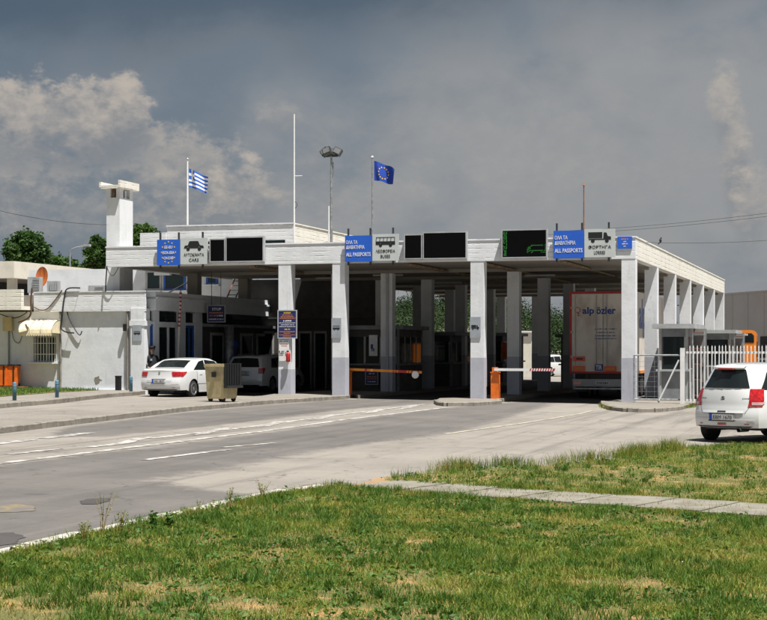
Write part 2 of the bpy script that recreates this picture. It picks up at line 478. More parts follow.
M['bark'] = mat('bark', (0.09, 0.065, 0.045), 0.9, var=0.2, scale=8, bump=0.6)
M['grass'] = island_mat('grass_blades', [(0.0, (0.036, 0.090, 0.010)), (0.22, (0.085, 0.160, 0.015)), (0.47, (0.160, 0.222, 0.026)), (0.70, (0.255, 0.258, 0.046)), (1.0, (0.44, 0.32, 0.11))], trans=0.35, noise_scale=2.4)
M['dry'] = island_mat('dry_grass', [(0.0, (0.20, 0.175, 0.045)), (0.5, (0.33, 0.245, 0.09)), (1.0, (0.46, 0.34, 0.16))], trans=0.2)
M['broadleaf'] = island_mat('broad_leaves', [(0.0, (0.035, 0.090, 0.014)), (0.5, (0.07, 0.15, 0.022)), (1.0, (0.13, 0.21, 0.035))], trans=0.3)
M['tuft'] = island_mat('tuft_blades', [(0.0, (0.030, 0.088, 0.010)), (0.5, (0.072, 0.155, 0.018)), (1.0, (0.140, 0.220, 0.030))], trans=0.35, noise_scale=3.0)
M['tree_leaf'] = island_mat('tree_leaves', [(0.0, (0.018, 0.045, 0.010)), (0.5, (0.04, 0.095, 0.017)), (1.0, (0.10, 0.17, 0.035))], trans=0.25, noise_scale=0.4)
M['wood_leaf'] = island_mat('woodland_leaves', [(0.0, (0.010, 0.022, 0.006)), (0.5, (0.016, 0.036, 0.009)), (1.0, (0.028, 0.052, 0.013))], rough=0.9, trans=0.08, noise_scale=0.1)
M['uniform'] = mat('dark_uniform', (0.008, 0.009, 0.013), 0.8, var=0.2)
M['skin'] = mat('skin', (0.33, 0.19, 0.13), 0.55, var=0.06)
M['flag_blue'] = mat('flag_blue_cloth', (0.02, 0.11, 0.50), 0.75, var=0.1)
M['flag_white'] = mat('flag_white_cloth', (0.78, 0.78, 0.80), 0.75, var=0.05)
M['eu_flag'] = mat('eu_flag_cloth', (0.008, 0.05, 0.36), 0.75, var=0.1)
M['lamp_glass'] = mat('lamp_glass', (0.16, 0.165, 0.165), 0.2, var=0.1)
M['brown'] = mat('stained_soffit_board', (0.16, 0.10, 0.055), 0.8, col2=(0.34, 0.26, 0.16), scale=4)


# ------------------------------------------------------------------ mesh helpers
class MB:
    def __init__(s): s.v, s.f, s.m = [], [], []
    def add(s, vs, fs, mi=0):
        n = len(s.v)
        s.v += [tuple(q) for q in vs]
        for f in fs:
            s.f.append(tuple(i + n for i in f)); s.m.append(mi)
        return s
    def box(s, x0, x1, y0, y1, z0, z1, mi=0):
        x0, x1 = sorted((x0, x1)); y0, y1 = sorted((y0, y1)); z0, z1 = sorted((z0, z1))
        return s.add([(x0, y0, z0), (x1, y0, z0), (x1, y1, z0), (x0, y1, z0), (x0, y0, z1), (x1, y0, z1), (x1, y1, z1), (x0, y1, z1)],
                     [(0, 3, 2, 1), (4, 5, 6, 7), (0, 1, 5, 4), (1, 2, 6, 5), (2, 3, 7, 6), (3, 0, 4, 7)], mi)
    def prism(s, poly, z0, z1, mi=0):
        """poly in xy (counter-clockwise); z0/z1 numbers or functions of x,y"""
        f0 = z0 if callable(z0) else (lambda x, y: z0)
        f1 = z1 if callable(z1) else (lambda x, y: z1)
        if sum(poly[i][0] * poly[(i + 1) % len(poly)][1] - poly[(i + 1) % len(poly)][0] * poly[i][1] for i in range(len(poly))) < 0:
            poly = poly[::-1]
        n = len(poly)
        vs = [(x, y, f0(x, y)) for x, y in poly] + [(x, y, f1(x, y)) for x, y in poly]
        fs = [tuple(range(n - 1, -1, -1)), tuple(range(n, 2 * n))] + [(i, (i + 1) % n, n + (i + 1) % n, n + i) for i in range(n)]
        return s.add(vs, fs, mi)
    def extr(s, poly, y0, y1, mi=0):
        """poly in xz, extruded along y"""
        if sum(poly[i][0] * poly[(i + 1) % len(poly)][1] - poly[(i + 1) % len(poly)][0] * poly[i][1] for i in range(len(poly))) < 0:
            poly = poly[::-1]
        n = len(poly)
        vs = [(x, y0, z) for x, z in poly] + [(x, y1, z) for x, z in poly]
        fs = [tuple(range(n)), tuple(range(2 * n - 1, n - 1, -1))] + [((i + 1) % n, i, n + i, n + (i + 1) % n) for i in range(n)]
        return s.add(vs, fs, mi)
    def extx(s, poly, x0, x1, mi=0):
        """poly in yz, extruded along x"""
        if sum(poly[i][0] * poly[(i + 1) % len(poly)][1] - poly[(i + 1) % len(poly)][0] * poly[i][1] for i in range(len(poly))) < 0:
            poly = poly[::-1]
        n = len(poly)
        vs = [(x0, y, z) for y, z in poly] + [(x1, y, z) for y, z in poly]
        fs = [tuple(range(n - 1, -1, -1)), tuple(range(n, 2 * n))] + [(i, (i + 1) % n, n + (i + 1) % n, n + i) for i in range(n)]
        return s.add(vs, fs, mi)
    def cyl(s, p0, p1, r0, r1=None, n=10, mi=0):
        return s.tube([p0, p1], [r0, r0 if r1 is None else r1], n, mi)
    def tube(s, pts, r, n=6, mi=0):
        pts = [Vector(p) for p in pts]
        rs = r if isinstance(r, (list, tuple)) else [r] * len(pts)
        vs, fs = [], []
        up = None
        for i, p in enumerate(pts):
            d = (pts[min(i + 1, len(pts) - 1)] - pts[max(i - 1, 0)]).normalized()
            if up is None:
                up = Vector((0, 0, 1)) if abs(d.z) < 0.9 else Vector((1, 0, 0))
            a = d.cross(up)
            if a.length < 1e-5: a = d.cross(Vector((0, 1, 0)))
            a.normalize(); b = a.cross(d).normalized(); up = b
            for k in range(n):
                t = 2 * math.pi * k / n
                vs.append(p + (a * math.cos(t) + b * math.sin(t)) * rs[i])
        for i in range(len(pts) - 1):
            for k in range(n):
                fs.append((i * n + k, i * n + (k + 1) % n, (i + 1) * n + (k + 1) % n, (i + 1) * n + k))
        fs.append(tuple(range(n - 1, -1, -1)))
        fs.append(tuple(range((len(pts) - 1) * n, len(pts) * n)))
        return s.add(vs, fs, mi)
    def lathe(s, prof, c=(0, 0, 0), axis='z', n=20, mi=0, cap=True):
        """prof: (radius, height) pairs"""
        vs, fs = [], []
        for r, h in prof:
            for k in range(n):
                t = 2 * math.pi * k / n
                a, b = r * math.cos(t), r * math.sin(t)
                q = (a, b, h) if axis == 'z' else ((h, a, b) if axis == 'x' else (b, h, a))
                vs.append((c[0] + q[0], c[1] + q[1], c[2] + q[2]))
        for i in range(len(prof) - 1):
            for k in range(n):
                fs.append((i * n + k, i * n + (k + 1) % n, (i + 1) * n + (k + 1) % n, (i + 1) * n + k))
        if cap:
            fs.append(tuple(range(n - 1, -1, -1)))
            fs.append(tuple(range((len(prof) - 1) * n, len(prof) * n)))
        return s.add(vs, fs, mi)
    def grid(s, rows, mi=0, flip=False):
        """rows: list of equal-length point lists"""
        n = len(rows[0])
        vs = [p for r in rows for p in r]
        fs = []
        for i in range(len(rows) - 1):
            for k in range(n - 1):
                q = (i * n + k, i * n + k + 1, (i + 1) * n + k + 1, (i + 1) * n + k)
                fs.append(q[::-1] if flip else q)
        return s.add(vs, fs, mi)


def mlist(m):
    return [M[k] if isinstance(k, str) else k for k in (m if isinstance(m, (list, tuple)) else [m])]


BASE = {}


def mesh_of(mb, mats, name, off=(0, 0, 0), smooth=False):
    me = bpy.data.meshes.new(name)
    me.from_pydata([(x - off[0], y - off[1], z - off[2]) for x, y, z in mb.v], [], mb.f)
    for m in mlist(mats): me.materials.append(m)
    if any(mb.m): me.polygons.foreach_set('material_index', mb.m)
    if smooth: me.polygons.foreach_set('use_smooth', [True] * len(mb.f))
    me.update()
    return me


def tag(o, label=None, cat=None, group=None, kind=None):
    if label: o['label'] = label
    if cat: o['category'] = cat
    if group: o['group'] = group
    if kind: o['kind'] = kind
    return o


def root(name, label, cat, b, group=None, rot=None):
    """an Empty at a thing's base; b is in the checkpoint's frame"""
    e = bpy.data.objects.new(name, None)
    e.empty_display_size = 0.3
    C.objects.link(e)
    X, Y = b2w(b[0], b[1])
    e.location = (X, Y, b[2])
    e.rotation_euler = (0, 0, -TH if rot is None else rot)
    BASE[e.name] = tuple(b)
    return tag(e, label, cat, group)


def part(par, name, mb, mats, smooth=False, local=False, label=None, kind=None):
    """a child mesh; its coordinates are in the checkpoint's frame unless local"""
    off = (0, 0, 0) if local else BASE[par.name]
    me = mesh_of(mb, mats, name, off, smooth)
    o = bpy.data.objects.new(name, me)
    C.objects.link(o)
    o.parent = par
    BASE[o.name] = off
    if label: o['label'] = label
    if kind: o['kind'] = kind
    return o


def thing(name, mb, mats, label, cat, b, group=None, smooth=False, kind=None):
    """a thing that is one mesh"""
    me = mesh_of(mb, mats, name, b, smooth)
    o = bpy.data.objects.new(name, me)
    C.objects.link(o)
    X, Y = b2w(b[0], b[1])
    o.location = (X, Y, b[2]); o.rotation_euler = (0, 0, -TH)
    BASE[o.name] = tuple(b)
    return tag(o, label, cat, group, kind)


def struct(name, mb, mats, smooth=False, label=None):
    o = thing(name, mb, mats, None, None, (0, 0, 0), smooth=smooth, kind='structure')
    if label: o['label'] = label
    return o


def share(par, name, me, loc, rotz=0.0):
    o = bpy.data.objects.new(name, me)
    C.objects.link(o); o.parent = par
    o.location = loc; o.rotation_euler = (0, 0, rotz)
    return o


def copy_tree(o, parent=None):
    n = o.copy(); C.objects.link(n)
    if parent is not None: n.parent = parent
    for ch in list(o.children): copy_tree(ch, n)
    return n


def text_mb(body, cx, cz, y, wd, ht, mi=0, shear=0.0, bold=0.0, axis='y'):
    """lettering standing in a plane facing -y (axis 'y') or +x (axis 'x'), fitted to wd x ht"""
    cu = bpy.data.curves.new('lettering', 'FONT')
    cu.body = body; cu.size = 1.0; cu.extrude = 0.004; cu.offset = bold; cu.shear = shear
    cu.resolution_u = 2
    cu.align_x = 'CENTER'
    ob = bpy.data.objects.new('lettering_tmp', cu)
    C.objects.link(ob)
    bpy.context.view_layer.update()
    me = bpy.data.meshes.new_from_object(ob.evaluated_get(bpy.context.evaluated_depsgraph_get()))
    bpy.data.objects.remove(ob)
    co = np.empty(len(me.vertices) * 3); me.vertices.foreach_get('co', co); co = co.reshape(-1, 3)
    mb = MB()
    if len(co) == 0: return mb
    mn, mxx = co.min(0), co.max(0)
    sx_ = wd / max(1e-6, mxx[0] - mn[0]); sz_ = ht / max(1e-6, mxx[1] - mn[1])
    mid = (mn + mxx) / 2
    if axis == 'y':
        vs = [(cx + (p[0] - mid[0]) * sx_, y - (p[2] - mid[2]), cz + (p[1] - mid[1]) * sz_) for p in co]
    else:
        vs = [(y + (p[2] - mid[2]), cx + (p[0] - mid[0]) * sx_, cz + (p[1] - mid[1]) * sz_) for p in co]
    mb.add(vs, [tuple(p.vertices) for p in me.polygons], mi)
    bpy.data.meshes.remove(me)
    return mb
# ================================================================== ground, roads, kerbs
def sheet(name, poly, h, m, parent=None):
    mb = MB()
    if sum(poly[i][0] * poly[(i + 1) % len(poly)][1] - poly[(i + 1) % len(poly)][0] * poly[i][1] for i in range(len(poly))) < 0:
        poly = poly[::-1]
    mb.add([(x, y, zg(x, y) + h) for x, y in poly], [tuple(range(len(poly)))])
    if parent is None: return struct(name, mb, m)
    return part(parent, name, mb, m)


def ragged(pts, amp=0.05, step=0.5, seed=1):
    rr = random.Random(seed)
    out = []
    for i, p in enumerate(pts):
        q = pts[(i + 1) % len(pts)]
        L = math.dist(p, q); n = max(1, int(L / step))
        for k in range(n):
            t = k / n
            j = amp if k else amp * 0.3
            out.append((p[0] + (q[0] - p[0]) * t + rr.uniform(-j, j), p[1] + (q[1] - p[1]) * t + rr.uniform(-j, j)))
    return out


sheet('ground', [(-700, -300), (700, -300), (700, 700), (-700, 700)], -0.06, 'field')
road = sheet('road', [(-75, -62), (55, -62), (55, 75), (-75, 75)], 0.0, 'asphalt_light')

P = lambda pts, h=0.0: [Gd(a, b, h) for a, b in pts]
KERB_NEAR = [(-110, 586), (0, 560), (100, 536.5), (200, 514), (300, 492.5), (338, 489)]
dark_lane = [(-120, 480), (0, 465), (130, 449), (260, 433), (345, 420.5), (430, 409.5), (500, 403), (560, 401), (500, 419), (450, 433), (330, 448), (262, 461), (145, 481),
             (190, 489), (262, 495), (200, 517), (100, 540), (0, 563), (-110, 590)]
upper_lane = [(60, 427.5), (180, 412.5), (260, 405), (345, 399.5), (440, 397), (470, 399), (420, 404), (340, 409.5), (255, 421), (180, 428.5), (100, 437), (40, 438)]


def poly_in(x, y, poly):
    r_ = np.zeros(x.shape, bool)
    for i in range(len(poly)):
        xa_, ya_ = poly[i]; xb_, yb_ = poly[(i + 1) % len(poly)]
        r_ ^= ((ya_ > y) != (yb_ > y)) & (x < (xb_ - xa_) * (y - ya_) / (yb_ - ya_ + 1e-12) + xa_)
    return r_


# carriageway: fine sheet that carries where the newer asphalt was laid
NXR, NYR = 300, 230
gx, gy = np.meshgrid(np.linspace(-42, 24, NXR), np.linspace(-46, 1.0, NYR))
acc = np.zeros(gx.shape)
jr = np.random.default_rng(4)
for k in range(24):
    ox_, oy_ = jr.normal(size=2) * .28
    acc += poly_in(gx + ox_, gy + oy_, P(dark_lane)) | poly_in(gx + ox_, gy + oy_, P(upper_lane))
acc /= 24
me = bpy.data.meshes.new('carriageway')
idx = np.arange(NXR * NYR).reshape(NYR, NXR)
fcs = np.stack([idx[:-1, :-1], idx[:-1, 1:], idx[1:, 1:], idx[1:, :-1]], -1).reshape(-1, 4)
me.from_pydata(np.stack([gx, gy, -0.13 - 0.012 * gx - 0.004 * gy + .004], -1).reshape(-1, 3).tolist(), [], fcs.tolist())
at_ = me.attributes.new('newer', 'FLOAT', 'POINT')
at_.data.foreach_set('value', acc.ravel().astype(np.float32))
me.materials.append(M['road_blend'])
o = bpy.data.objects.new('carriageway', me); C.objects.link(o)
X_, Y_ = b2w(0, 0); o.location = (X_, Y_, 0); o.rotation_euler = (0, 0, -TH); o['kind'] = 'structure'
# dark sheet under the canopy, its shade put into the asphalt colour
sheet('lane_shade_sheet', ragged([(-24, .9), (1.2, .9), (1.2, 37), (-24, 37)], .06, .4, 8), .008, 'lane_shade')
for poly, m in (([(0, 534), (14, 533), (26, 538), (20, 544), (0, 547), (-20, 544), (-18, 537)], 'asphalt_dark'),
                ([(78, 502), (92, 499), (112, 498.5), (108, 502), (96, 505), (82, 505)], 'asphalt_dark'),
                ([(-10, 508), (14, 505), (38, 508.5), (30, 512), (0, 513)], 'yellow_smear')):
    sheet('asphalt_patch', ragged(ragged(P(poly), 0.07, 0.22, len(poly)), .03, .07, 3), 0.009, m)


def line(pts, wd, m='marking', name='lane_line', h=0.012):
    a = P(pts)
    L, Rr = [], []
    for i, p in enumerate(a):
        q0, q1 = a[max(0, i - 1)], a[min(len(a) - 1, i + 1)]
        dx, dy = q1[0] - q0[0], q1[1] - q0[1]
        n = math.hypot(dx, dy) or 1
        L.append((p[0] - dy / n * wd / 2, p[1] + dx / n * wd / 2)); Rr.append((p[0] + dy / n * wd / 2, p[1] - dx / n * wd / 2))
    return sheet(name, L + Rr[::-1], h, m, road)


line([(-100, 477), (0, 464), (130, 448), (260, 432), (345, 420), (445, 408)], 0.19)
line([(150, 439), (260, 426), (340, 415), (425, 404.5)], 0.18)
line([(-20, 446.5), (33, 440)], 0.24); line([(43, 439), (90, 433.2)], 0.28)
line([(144, 460.5), (230, 449.8)], 0.16); line([(222, 448), (274, 443.5)], 0.14)
line([(60, 426.2), (180, 411.4), (262, 404.2), (346, 399.3)], 0.10)
line([(445, 434.5), (520, 424), (578, 414.5), (592, 411)], 0.12, 'marking_y')
line([(268, 498.5), (303, 492.8)], 0.10)
for x, y in ((130, 441.5), (212, 431.5), (272, 424.2), (324, 417.4), (375, 411.3), (409, 407.2)):   # chevron strokes of the hatched wedge
    k = (y - 347) / 80
    sheet('chevron_stroke', ragged(P([(x - 19 * k, y + 4.2 * k), (x - 2 * k, y + 2.2 * k), (x + 20 * k, y - 3.6 * k), (x + 3 * k, y - 2.4 * k)]), 0.02, 0.3, 9), 0.011, 'marking', road)
line([(8, 455), (60, 449)], 0.2); line([(90, 447.5), (125, 443.5)], 0.2)


def kerb_run(par, pts, wd, h0, h1, length, m='kerb', jit=0.006, name='kerb_stone'):
    """a row of kerb stones along pts (checkpoint frame), one object each"""
    rr = random.Random(len(pts) * 7 + int(length * 100))
    d = [0]
    for i in range(1, len(pts)): d.append(d[-1] + math.dist(pts[i - 1], pts[i]))

    def at(t):
        for i in range(1, len(pts)):
            if t <= d[i] or i == len(pts) - 1:
                k = (t - d[i - 1]) / max(1e-6, d[i] - d[i - 1])
                return (pts[i - 1][0] + (pts[i][0] - pts[i - 1][0]) * k, pts[i - 1][1] + (pts[i][1] - pts[i - 1][1]) * k)
    hh = h1 - h0
    mb = MB()
    L = length - 0.015
    b = 0.018
    w2 = wd / 2
    prof = [(-w2, 0), (w2, 0), (w2, hh - b), (w2 - b, hh), (-w2 + b, hh), (-w2, hh - b)]
    mb.extx(prof, -L / 2, L / 2)
    me = mesh_of(mb, m, name)
    n = int(d[-1] / length)
    base = BASE[par.name]
    for k in range(n):
        a, c = at(k * length), at((k + 1) * length)
        mx_, my_ = (a[0] + c[0]) / 2, (a[1] + c[1]) / 2
        ang = math.atan2(c[1] - a[1], c[0] - a[0])
        share(par, name, me, (mx_ - base[0] + rr.uniform(-jit, jit), my_ - base[1] + rr.uniform(-jit, jit), zg(mx_, my_) + h0 - base[2] + rr.uniform(-jit, jit)), ang + rr.uniform(-.008, .008))


# left traffic island that carries the first two columns of the canopy
isl_front = [(-90, 445), (0, 433.5), (100, 421.5), (180, 412), (260, 404.8), (320, 400.8), (345, 399.2), (352, 397.4)]
x1, x2, x3, x4 = (Fp(p, 390)[0] for p in (284.5, 338.5, 477, 628))
COL = (x1, x2, x3, x4)
xL = Fp(106, 250)[0]
fr = P(isl_front)
back = P([(262, 399.5), (200, 403.2), (140, 407.5), (0, 418), (-90, 425)])
poly = fr + [(x2 + 0.55, 0.6), (x2 + 0.55, 35.5), (x1 - 0.45, 35.5), (x1 - 0.45, 0.2)] + back
mb = MB().prism(poly, lambda x, y: zg(x, y) - 0.05, lambda x, y: zg(x, y) + 0.13)
isl = struct('traffic_island', mb, 'concrete')
kerb_run(isl, fr, 0.16, -0.04, 0.137, 1.0)
# island of the third column line
nose = P([(500, 404.2), (470, 406.2), (448, 406.6), (440, 405.8), (436, 403.6), (440, 401.5)])
mb = MB().prism(nose + [(x3 - 0.75, 0.8), (x3 - 0.75, 35.5), (x3 + 0.75, 35.5), (x3 + 0.75, 0.2)], lambda x, y: zg(x, y) - 0.05, lambda x, y: zg(x, y) + 0.12)
isl = struct('traffic_island', mb, 'concrete')
kerb_run(isl, nose[::-1][1:] + [(x3 + 0.72, -0.3), (x3 + 0.72, 1.0)], 0.16, -0.04, 0.127, 0.62)
# island of the right corner column, the fence stands on it
nose = P([(603, 404.5), (604, 407.5), (611, 410.2), (628, 412.3), (655, 412.5), (678, 410.5), (690, 406.5)])
mb = MB().prism(nose + [(4.3, -0.2), (14, 0.9), (14, 3.2), (4.6, 36), (-0.75, 36), (-0.75, 0.2)], lambda x, y: zg(x, y) - 0.05, lambda x, y: zg(x, y) + 0.12)
isl = struct('traffic_island', mb, 'concrete')
kerb_run(isl, nose, 0.16, -0.04, 0.127, 0.5)
# pavement in front of the white building on the left
walk = P([(-90, 416.5), (0, 408.3), (57, 403.6), (104, 397.8), (140, 395.2)])
mb = MB().prism(walk + [(Fp(143, 390)[0], 0.2), (-45, 0.2)], lambda x, y: zg(x, y) - 0.05, lambda x, y: zg(x, y) + 0.14)
walk_o = struct('pavement', mb, 'concrete')
kerb_run(walk_o, walk, 0.16, -0.04, 0.147, 1.0)
verge = P([(-90, 402), (0, 397), (50, 393.0), (98, 390.4)], 0.14) + [(Fp(100, 388)[0], 0.02), (-45, 0.02)]
sheet('grass_verge', verge, 0.152, 'soil')

# near kerb of the lawn
lawn1 = KERB_NEAR + [(372, 493), (450, 500), (560, 508.5), (660, 516), (767, 524), (900, 535)]
lawn2 = [(384, 484.5), (450, 489.8), (560, 496.3), (660, 502), (767, 508), (900, 517), (1010, 480), (1000, 441), (900, 442), (767, 447), (715, 448.5), (685, 451), (640, 458), (600, 464), (540, 469), (470, 473), (400, 480)]
l1 = P(lawn1)
l1b = [(x, y) for x, y in l1]
n1_ = [w2b(9, 4), w2b(-9, 4)]
mb = MB().prism(l1b + n1_, lambda x, y: zg(x, y) - 0.05, lambda x, y: zg(x, y) + 0.05)
struct('lawn', mb, 'soil')
l2 = P(lawn2)
mb = MB().prism(l2, lambda x, y: zg(x, y) - 0.05, lambda x, y: zg(x, y) + 0.05)
struct('lawn', mb, 'soil')
kb = struct('lawn_kerb', MB().prism([(a[0], a[1]) for a in P([(-110, 587), (338, 489.6), (338, 490.4), (-110, 588.5)])], lambda x, y: zg(x, y) - 0.05, lambda x, y: zg(x, y) + 0.02), 'kerb_pale')
kerb_run(kb, P(KERB_NEAR), 0.13, -0.04, 0.085, 1.0, 'kerb_pale', 0.008)
# bare earth where the path meets the road
sheet('bare_earth', ragged(P([(352, 489), (384, 480.5), (425, 478), (470, 476), (500, 478.5), (452, 487.5), (420, 486), (390, 486.5), (372, 490.5)]), 0.05, 0.3, 5), 0.053, 'earth')

# paved path: slabs one by one
pa, pb_ = Gd(346, 491.2), Gd(905, 531)
qa = Gd(384, 484.6)
L = math.dist(pa, pb_)
ux, uy = (pb_[0] - pa[0]) / L, (pb_[1] - pa[1]) / L
nx, ny = -uy, ux
W_ = abs((qa[0] - pa[0]) * nx + (qa[1] - pa[1]) * ny) + 0.12
path_poly = [(pa[0] - ux * .3, pa[1] - uy * .3), (pb_[0], pb_[1]), (pb_[0] + nx * W_, pb_[1] + ny * W_), (pa[0] - ux * .3 + nx * W_, pa[1] - uy * .3 + ny * W_)]
path = struct('footpath', MB().prism(path_poly, lambda x, y: zg(x, y) - 0.05, lambda x, y: zg(x, y) + 0.028), 'earth')
rows_ = 2
sw = W_ / rows_
sl = 0.8
me = mesh_of(MB().extx([(-sw / 2 + .004, 0), (sw / 2 - .004, 0), (sw / 2 - .004, .047), (sw / 2 - .010, .05), (-sw / 2 + .010, .05), (-sw / 2 + .004, .047)], -sl / 2 + .004, sl / 2 - .004), 'slab', 'slab')
rr = random.Random(5)
for i in range(int(L / sl)):
    for j in range(rows_):
        t, n_ = (i + .5) * sl, (j + .5) * sw
        x, y = pa[0] + ux * t + nx * n_, pa[1] + uy * t + ny * n_
        o = share(path, 'slab', me, (x, y, zg(x, y) + 0.014 + rr.uniform(-.0025, .0025)), math.atan2(uy, ux) + rr.uniform(-.004, .004))
        o.rotation_euler[0] = rr.uniform(-.004, .004)

# ================================================================== the canopy
ZT = CAMZ + (HY - 236) / F_PX * OY
ZS = CAMZ + (HY - 258.5) / F_PX * OY
BAY, ROWS = 6.0, 7
D = BAY * (ROWS - 1) + 0.5
XC = Fp(293, 230, 12)[0]
can = root('checkpoint_canopy', 'long white concrete canopy on square columns spanning the border lanes', 'canopy', ((xL) / 2, 0.2, zg(xL / 2, 0)))
mb = MB().box(xL + .3, -.3, .31, 11.7, ZS + .02, ZT - .12)
mb.box(XC + .4, -.3, 11.7, D - .3, ZS + .02, ZT - .12)
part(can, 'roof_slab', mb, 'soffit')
part(can, 'fascia', MB().box(xL, 0, 0, .3, ZS, ZT - .05).box(xL - .02, .02, -.02, .32, ZT - .05, ZT), 'boards')
part(can, 'fascia', MB().box(-.3, 0, .3, D, ZS + .002, ZT - .052).box(-.32, .02, .32, D + .02, ZT - .05, ZT - .001), 'boards_old')
part(can, 'fascia', MB().box(xL, xL + .3, .3, 11.9, ZS + .002, ZT - .01), 'boards')
part(can, 'fascia', MB().box(XC + .35, -.3, D - .3, D, ZS + .002, ZT - .01), 'boards')
# down-stand beams on the column lines
for v in range(1, ROWS):
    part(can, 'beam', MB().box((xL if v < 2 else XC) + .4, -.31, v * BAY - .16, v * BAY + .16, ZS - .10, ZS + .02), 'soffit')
CW = 0.235
for li, xc in enumerate((x1, x2, x3, -CW - .004)):
    for v in range(ROWS):
        yc = v * BAY + CW + (.012 if v == 0 else 0)
        z0 = zg(xc, yc) + 0.10
        zp = 1.48 if li > 0 else 1.05
        e = 0.004
        mb = MB().box(xc - CW, xc + CW, yc - CW, yc + CW, zp, ZS - .002, 0)
        mb.box(xc - CW - e, xc + CW + e, yc - CW - e, yc + CW + e, z0, zp, 1)
        part(can, 'column', mb, ['white', 'blue_grey'])
ZR = CAMZ + (HY - 290.5) / F_PX * 59.3         # roof of the low building
xK = Fp(133, 300)[0]
for yc in (5.7, 11.2):
    part(can, 'column', MB().box(xK - .22, xK + .22, yc - .22, yc + .22, ZR - .05, ZS - .002), 'soffit')
# stained cable trays under the soffit
for px, v1 in ((247, 9.0), (404, 16), (478, 20), (560, 14)):
    xb = Fp(px, 262)[0]
    mb = MB().box(xb - .12, xb + .12, .5, v1, ZS - .09, ZS - .03)
    for k in range(int(v1 / 1.5)):
        mb.box(xb - .02, xb + .02, .8 + k * 1.5, .85 + k * 1.5, ZS - .04, ZS + .03)
    part(can, 'cable_tray', mb, 'brown')
for px, v in ((388, 7), (448, 15), (540, 9), (330, 9)):
    xb = Fp(px, 262, v)[0]
    part(can, 'strip_light', MB().box(xb - .6, xb + .6, v - .1, v + .1, ZS - .16, ZS - .09), 'lt_grey')
# down pipe on the second line
part(can, 'downpipe', MB().cyl((x2 + .05, BAY - .06, zg(x2, BAY) + .12), (x2 + .05, BAY - .06, ZS - .01), .045, n=8), 'blue_grey')


def on_front(px0, px1, py0, py1, v):
    a = Fp(px0, py0, v); b = Fp(px1, py1, v)
    zt_ = (Fp(px0, py0, v)[1] + Fp(px1, py0, v)[1]) / 2
    return a[0], b[0], b[1], zt_      # x0, x1, zbot, ztop


# ---------------------------------------------------------------- signs on the fascia
def panel_sign(name, label, cat, x0, x1, z0, z1, v, face, group=None, posts=True, frame='steel'):
    r = root(name, label, cat, ((x0 + x1) / 2, v, z0), group)
    part(r, 'panel', MB().box(x0, x1, v, v + .05, z0, z1), face)
    return r


def posts_for(r, xs, z0, z1, v):
    for x in xs:
        part(r, 'post', MB().box(x - .03, x + .03, v + .052, v + .11, z0 - .12, z1 + .26), 'dark_steel')


CARP = [(0, .0), (.10, .0), (.10, .0), (.28, 0), (.72, 0), (.92, 0), (1, .04), (.985, .30), (.80, .42), (.70, .95), (.66, 1.0), (.32, 1.0), (.28, .95), (.20, .44), (.05, .34), (0, .2)]


def pictogram(kind, x0, x1, z0, z1, v):
    fx = lambda t: x0 + (x1 - x0) * t
    fz = lambda t: z0 + (z1 - z0) * t
    mb = MB()
    rad = (x1 - x0) * .085

    def wheel(t):
        mb.lathe([(rad, v), (rad, v + .004)], (fx(t), 0, fz(.02)), 'y', 14, 0)
    if kind == 'car':
        body = [(0, .12), (.13, .12), (.20, .34), (.31, .12), (.69, .12), (.76, .34), (.87, .12), (1, .14), (.97, .42), (.80, .50), (.72, .97), (.68, 1.0), (.32, 1.0), (.27, .95), (.20, .50), (.05, .46)]
        mb.extr([(fx(a), fz(b)) for a, b in body], v, v + .004)
        wheel(.215); wheel(.775)
    elif kind == 'bus':
        mb.extr([(fx(a), fz(b)) for a, b in ((0, .08), (.16, .08), (.24, .3), (.34, .08), (.68, .08), (.76, .3), (.86, .08), (1, .08), (1, .5), (0, .5))], v, v + .004)
        mb.extr([(fx(a), fz(b)) for a, b in ((.02, .93), (.98, .93), (.98, 1), (.02, 1))], v, v + .004)
        for k in range(6):
            t = .0 + k * .19
            mb.extr([(fx(t), fz(.5)), (fx(t + .03), fz(.5)), (fx(t + .05), fz(.93)), (fx(t + .02), fz(.93))], v + .0005, v + .0035)
        wheel(.25); wheel(.765)
    else:
        mb.extr([(fx(a), fz(b)) for a, b in ((0, .32), (.62, .32), (.62, 1), (0, 1))], v, v + .004)
        mb.extr([(fx(a), fz(b)) for a, b in ((.64, .14), (.02, .14), (.02, .26), (.66, .26), (.68, .95), (.80, .95), (.86, .55), (1, .48), (1, .14))], v + .0004, v + .0036)
        wheel(.2); wheel(.82)
    return mb


